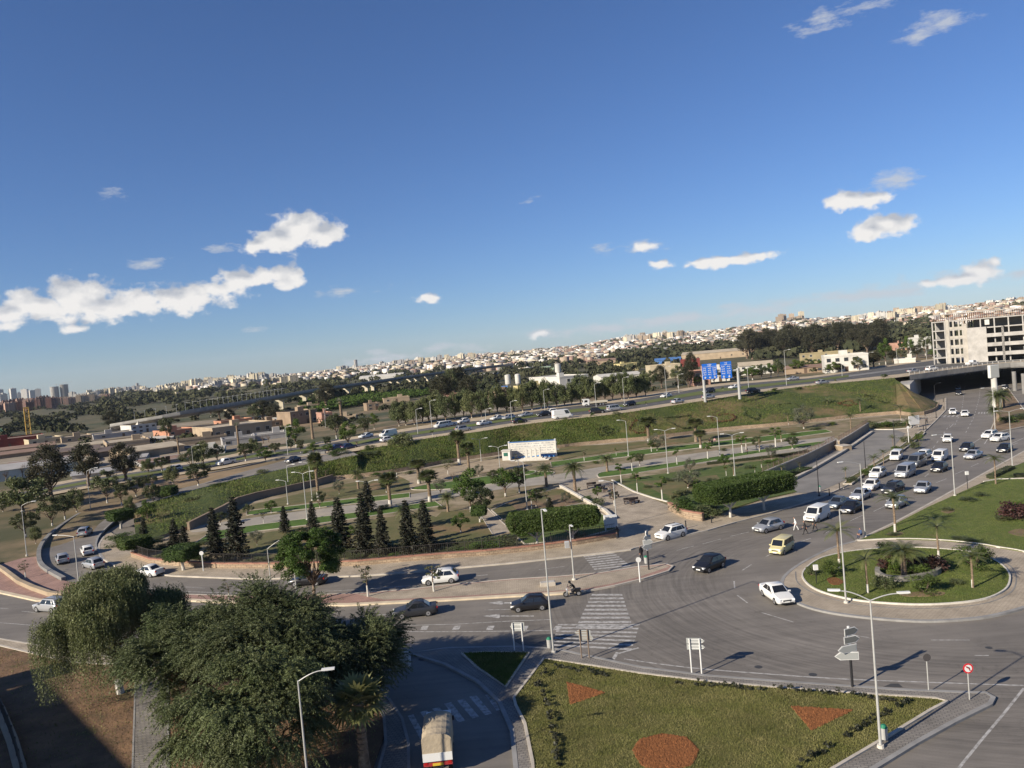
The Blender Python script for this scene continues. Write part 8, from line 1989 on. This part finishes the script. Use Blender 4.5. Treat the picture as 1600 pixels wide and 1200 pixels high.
# white notice boards by the hedge bed and panel on the pier
o=empty('notice_board',W(1429,668,.2),.3,'white notice board on the pavement corner below the embankment','notice board'); MB().box((0,0,1.9),(3.0,.12,1.7)).build('panel',WHITE,o); MB().box((0,-.08,.95),(2.7,.08,.5)).build('lower_panel',WHITE,o)
for x in(-1.2,1.2): MB().cyl((x,0,-.1),(x,0,2.6),.06,None,6).build('post',MAT['galvanised'],o)
def monument_pylon():
    B=W(1556,640,.2); k=proj(B)[2]/FPX; root=empty('sign_pylon',B,.1,'grey square panel on a white round column in front of the bridge','pylon'); MB().cyl((0,0,-.3),(0,0,50*k),4.5*k,4.2*k,16).build('column',W_WHITE,root); MB().box((-.1*k,0,60*k),(13.5*k,1.2,19*k)).build('panel',MAT['sign_back_mid'],root); MB().box((-.1*k,0,60*k),(14.3*k,.9,19.8*k)).build('panel_rim',WHITE,root)
monument_pylon()
# ---- walls and fences
def wall_line(name,px,z,h,w,mt,label,cap=None,fence=None,cat='wall',fz=1.4,sp=2.2,zs=None):
    P=[W(u,v,z) for u,v in px]; o=P[0]; root=empty(name,o,0,label,cat); m=MB(); c=MB()
    for a,b in zip(P,P[1:]):
        d=b-a; ang=math.atan2(d.y,d.x); m.box(((a.x+b.x)/2-o.x,(a.y+b.y)/2-o.y,h/2-.05),(d.length+.02,w,h+.1),ang); c.box(((a.x+b.x)/2-o.x,(a.y+b.y)/2-o.y,h+.06),(d.length+.05,w+.12,.13),ang)
    m.build('wall',mt,root); c.build('coping',cap or REDCAP,root)
    if fence:
        Q_=resamp(P,max(3,int(arclen(P)[-1]/sp)+1)); pk=MB(); 
        for i,(a,b) in enumerate(zip(Q_,Q_[1:])):
            MB().cyl((a.x-o.x,a.y-o.y,h),(a.x-o.x,a.y-o.y,h+fz),.05,None,5).build('fence_post',fence,root)
            n=9
            for j in range(1,n):
                p=a.lerp(b,j/n)-o; pk.cyl((p.x,p.y,h+.2),(p.x,p.y,h+fz-.05),.016,None,3,cap=False)
            for zz in(h+.22,h+fz-.12): pk.cyl((a.x-o.x,a.y-o.y,zz),(b.x-o.x,b.y-o.y,zz),.025,None,4)
        pk.build('railings',fence,root)
    return root
IRON=mat('iron_fence',(.05,.045,.04),.6); IRONP=mat('iron_pinkish',(.13,.095,.08),.6)
wall_line('park_wall',[(207,869),(235,879),(285,884),(345,887),(400,887),(480,886),(560,883),(640,876),(700,871),(760,867),(830,860),(900,851),(962,840)],.17,.55,.4,STONE,'low stone park wall with red coping and iron fence along the upper road',fence=IRON)
wall_line('plaza_wall',[(1046,796),(1060,804),(1070,809),(1085,812),(1099,814)],.19,1.0,.4,STONE,'low stone wall with red coping right of the plaza entrance')
wall_line('lawn_wall',[(876,762),(903,777),(925,790),(945,800),(958,812)],.19,.4,.35,KERB,'pale low wall between the left lawn and the plaza',cap=KERBW)
wall_line('sunken_wall',[(1193,752),(1225,738),(1262,722),(1306,699)],.18,1.5,.35,W_TAN,'long tan wall with railing along the sunken ramp beside the car park',cap=KERB,fence=IRONP,fz=1.1)
wall_line('sunken_wall',[(1311,701),(1335,686),(1357,671)],.18,1.5,.35,W_TAN,'short upper tan wall with railing at the top of the car park',cap=KERB,fence=IRONP,fz=1.1)
wall_line('car_park_kerb_wall',[(1226,757),(1268,736),(1316,708),(1336,695),(1363,676)],.18,.3,.5,KERB,'low pale kerb wall along the car park',cap=KERB)
wall_line('landing_block',[(1311,704),(1325,702)],.18,.9,2.2,W_TAN,'square tan block between the two railed walls',cap=KERB)
wall_line('left_retaining_wall',[(295,829),(322,815),(350,801),(372,788),(400,780),(450,769),(490,760),(520,751)],.17,1.3,.4,W_BROWN,'brown retaining wall below the left end of the embankment',cap=W_BROWN)
# kerb stones of the pink triangle, pale blocks
wall_line('low_block_wall',[(-20,880),(5,893),(30,912),(52,922),(78,931),(100,934)],.15,.45,.45,W_TAN,'tan rubble border curving through the pink paving at the far left',cap=W_TAN)
# yard corner fence at the bottom left with sunlit boards
wall_line('yard_wall',[(-20,1085),(0,1115),(20,1165),(34,1215),(44,1260)],.1,.35,.6,W_TAN,'yard wall with wire fence at the bottom left corner',cap=W_TAN,fence=IRON,fz=1.5)
o=empty('wooden_fence',W(8,1235,.1),0,'sunlit wooden fence in the bottom left corner','fence')
for i in range(9):
    p=W(-28+i*6,1185+i*13,.1)-Vector(o.location); MB().box((p.x,p.y,.9),(.22,.05,1.9),-.6).build('fence_board',mat('fence_wood',(.42,.28,.15),.8,.2,3),o)
# ---- the block whose shadow lies over the yard (left of and behind the camera's view)
def shade_block():
    tip=W(155,1168,.1); e2=W(60,1066,.1); t3=W(104,1034,.1); hb=17.0; off=SHD*(hb/math.tan(R(SUN_EL))); a=tip-off; b=e2-off
    d=(b-a).normalized(); root=empty('neighbour_block',(b.x,b.y,0),math.atan2(-d.y,-d.x),'apartment block beside the camera whose shadow falls on the yard','building')
    L_=26; m=MB(); m.bb(0,L_,-14,0,-.3,hb); m.build('wall',W_CREAM,root) 
    for f in range(5):
        for c in range(7): MB().bb(1.5+c*3.5,2.9+c*3.5,-.02,.06,1+f*3.3,2.5+f*3.3).build('window',WGLASS,root)
    MB().bb(-.3,L_+.3,-14.3,.3,hb,hb+.25).build('roof',CONC,root)
    # second, narrower block: makes the long spike of shade
    h2=16; o2=SHD*(h2/math.tan(R(SUN_EL))); p=t3-o2; r2=empty('neighbour_house',(p.x,p.y,0),math.atan2(SHD.y,SHD.x),'narrow house beside the camera whose shadow reaches the road verge','building'); m=MB(); m.bb(-9,0,-3.4,.2,-.3,h2); m.build('wall',W_WHITE,r2); MB().bb(-9.2,.2,-3.6,.4,h2,h2+.2).build('roof',CONC,r2); MB().bb(-.02,.05,-2.4,-1,9,10.5).build('window',WGLASS,r2)
shade_block()
# ---------------------------------------------------------------- real grass blades and soil clods on the near lawns
def in_poly(P,poly):
    x,y=P[:,0],P[:,1]; c=np.zeros(len(P),bool); n=len(poly); j=n-1
    for i in range(n):
        xi,yi=poly[i];xj,yj=poly[j]; m_=((yi>y)!=(yj>y))&(x<(xj-xi)*(y-yi)/((yj-yi)+1e-12)+xi); c^=m_; j=i
    return c
def blades(name,px,z,n,size,mat_,label,seed,holes=(),cat='grass',up=1.2,dens=None):
    poly=[tuple(W(u,v,z)[:2]) for u,v in px]; r=np.random.RandomState(seed); a=np.array(poly); lo,hi=a.min(0),np.minimum(a.max(0),[200,200]); lo=np.maximum(lo,[-200,38]); P=r.uniform(lo,hi,(n,2)); k=in_poly(P,poly)
    for h_ in holes: k&=~in_poly(P,[tuple(W(u,v,z)[:2]) for u,v in h_])
    P=P[k]; m_=len(P); d=r.normal(size=(m_,3)); d[:,2]=np.abs(d[:,2])+up; d/=np.linalg.norm(d,axis=1)[:,None]; s=size*r.uniform(.5,1.3,m_)[:,None]
    b=np.cross(d,r.normal(size=(m_,3))); b/=np.linalg.norm(b,axis=1)[:,None]; b*=s*.22; p=np.concatenate([P,np.full((m_,1),z-.01)],1)
    V=np.stack([p-b,p+b,p+d*s+b*.4,p+d*s-b*.4],1).reshape(-1,3); pt=(np.sin(P[:,0]*.8)*np.cos(P[:,1]*.7+P[:,0]*.3)+1)/2
    o=np_mesh(name,V,np.arange(4*m_).reshape(-1,4),mat_,tint=np.clip(pt*.35+r.uniform(0,.65,m_),0,1)); return tag(o,label,cat,kind='stuff')
BED1=[(885,1065),(946,1082),(891,1101)];BED2=[(1235,1103),(1334,1109),(1268,1141)];BED3=[(988,1172),(1000,1155),(1035,1146),(1073,1152),(1092,1172),(1080,1195),(1045,1205),(1003,1197)]
BLAD=leafmat('grass_blade',(.13,.138,.038),(.205,.19,.075),tint=.45,trans=.2,rand=0,rough=.7); BLADG=leafmat('grass_blade_green',(.09,.13,.026),(.14,.16,.045),tint=.4,trans=.2,rand=0,rough=.7)
blades('lawn_grass',LAWN,Z2,240000,.085,BLAD,'rough yellowish green grass of the south lawn',1,[BED1,BED2,BED3])
blades('lawn_grass',[(722,1021),(760,1019),(826,1020),(790,1073),(745,1042)],Z2,26000,.13,BLADG,'taller grass of the small corner lawn beside the path',2)
blades('lawn_grass',ISL,Z2+.05,60000,.08,BLADG,'mown grass of the roundabout island',3)
blades('lawn_grass',[(1344,843),(1390,823),(1450,792),(1537,753),(1560,749),(1600,748),(1640,748),(1640,876),(1600,862),(1560,855),(1530,850),(1470,844),(1400,842)],Z2+.02,110000,.08,BLADG,'mown grass of the east lawn',4)
def clods(px,z,n,seed,label):
    poly=[tuple(W(u,v,z)[:2]) for u,v in px]; r=np.random.RandomState(seed); a=np.array(poly); P=r.uniform(a.min(0),a.max(0),(n,2)); P=P[in_poly(P,poly)]; n=len(P); s=r.uniform(.03,.085,n)
    base=np.array([(1,0,0),(0,1,0),(-1,0,0),(0,-1,0),(0,0,1.0)]); V=base[None]*s[:,None,None]*r.uniform(.6,1.3,(n,5,1)); V[:,:,:2]+=P[:,None,:]; V[:,:,2]+=z-.01; F=np.array([(0,1,4),(1,2,4),(2,3,4),(3,0,4)])[None]+np.arange(n)[:,None,None]*5
    o=np_mesh('soil_clods',V.reshape(-1,3),F.reshape(-1,3),CLOD,tint=r.uniform(0,1,n*4)); tag(o,label,'soil',kind='stuff')
CLOD=mat('soil_clod',(.20,.080,.030),.95,.25,5,tint=.35)
clods(BED1,Z2+.04,3000,1,'crumbly red soil of the left triangular bed'); clods(BED2,Z2+.04,5000,2,'crumbly red soil of the right triangular bed'); clods(BED3,Z2+.04,9000,3,'crumbly red soil of the round bed at the bottom')
# rough weeds on the dry ground of the yard and on the embankment
blades('yard_weeds',[(-60,1000),(0,1008),(110,1034),(330,1046),(500,1040),(575,1040),(600,1075),(590,1180),(560,1300),(-300,1300)],.10,22000,.12,BLAD,'thin weeds on the brown soil of the yard',7)
def slope_tufts(n,seed):
    r=np.random.RandomState(seed); i=r.randint(0,len(bot)-1,n); t=r.uniform(0,1,n); f=r.uniform(0,1,n); B=np.array([list(b) for b in bot]); T_=np.array([list(b) for b in top]); B[:,2]+=.9
    b=B[i]*(1-f[:,None])+B[i+1]*f[:,None]; q=T_[i]*(1-f[:,None])+T_[i+1]*f[:,None]; p=b*(1-t[:,None])+q*t[:,None]; p[:,2]+=.42*np.sin(PI*t)
    k=(np.sin(p[:,0]*.13)+np.sin(p[:,0]*.31+p[:,1]*.2)+r.uniform(-1.4,1.4,n))>-.5; p=p[k]; C=np.concatenate([p,np.full((len(p),1),.15)],1)
    d=r.normal(size=(len(p),3)); d[:,2]=np.abs(d[:,2])+.7; d/=np.linalg.norm(d,axis=1)[:,None]; s=.34*r.uniform(.4,1.3,len(p))[:,None]; w_=np.cross(d,r.normal(size=d.shape)); w_/=np.linalg.norm(w_,axis=1)[:,None]; w_*=s*.13
    V=np.stack([p-w_,p+w_,p+d*s+w_*.5,p+d*s-w_*.5],1).reshape(-1,3); o=np_mesh('embankment_grass',V,np.arange(len(V)).reshape(-1,4),leafmat('slope_blade',(.085,.13,.022),(.135,.14,.045),tint=.45,trans=.15,rand=0,rough=.8),tint=r.uniform(0,1,len(p))); tag(o,'rough tufted grass over the embankment','grass',kind='stuff')
slope_tufts(80000,5)
# scrub between the highway, the works and the viaduct
P=[]
for _ in range(900):
    u=r_.uniform(120,1640); rr=r_.uniform(290,560); d=math.sin(u*.05+rr*.02)+math.sin(u*.021-rr*.03)
    if d<.15: continue
    x,y,z=azp(u,rr,600)
    if rr<float(np.interp(math.degrees(math.atan2(x,y)),fa,fr))+14: continue
    P.append((x,y,z,r_.uniform(1.2,3.2),r_.uniform(1.5,4)))
clumps('roadside_scrub',P,FARD,'low scrub scattered over the waste ground beyond the highway',11,'scrub')
# ---------------------------------------------------------------- thin air haze
m=MB(); m.bb(-9500,9500,-3500,9500,-300,300); hz_o=m.build('haze',None if False else mat('haze_dummy',(1,1,1))); hm=bpy.data.materials.new('haze_volume'); hm.use_nodes=True; nt=hm.node_tree; nt.nodes.clear()
pv=nt.nodes.new('ShaderNodeVolumePrincipled'); pv.inputs['Color'].default_value=(.80,.88,1,1); pv.inputs['Density'].default_value=3.2e-5; pv.inputs['Anisotropy'].default_value=0.0; out=nt.nodes.new('ShaderNodeOutputMaterial'); nt.links.new(pv.outputs[0],out.inputs['Volume'])
hz_o.data.materials.clear(); hz_o.data.materials.append(hm); hm.cycles.homogeneous_volume=True; tag(hz_o,'thin pale haze in the air over the valley and the far city','haze',kind='stuff')
# each member of a crowd of look-alikes is told apart by its place in its own row
_seen={}
for o in SC.objects:
    if o.parent is None and 'label' in o and 'group' in o and o.name.startswith(('apartment_block',)): _seen.setdefault(o['label'],[]).append(o)
for lab,os_ in _seen.items():
    os_.sort(key=lambda o:proj(o.location)[0])
    for i,o in enumerate(os_): o['label']=f'{lab}, {ordw(i)} from left'
bpy.context.view_layer.update()
SC.cycles.max_bounces=6; SC.cycles.diffuse_bounces=3; SC.cycles.glossy_bounces=2; SC.cycles.transmission_bounces=2; SC.cycles.transparent_max_bounces=6
SC.cycles.use_denoising=True
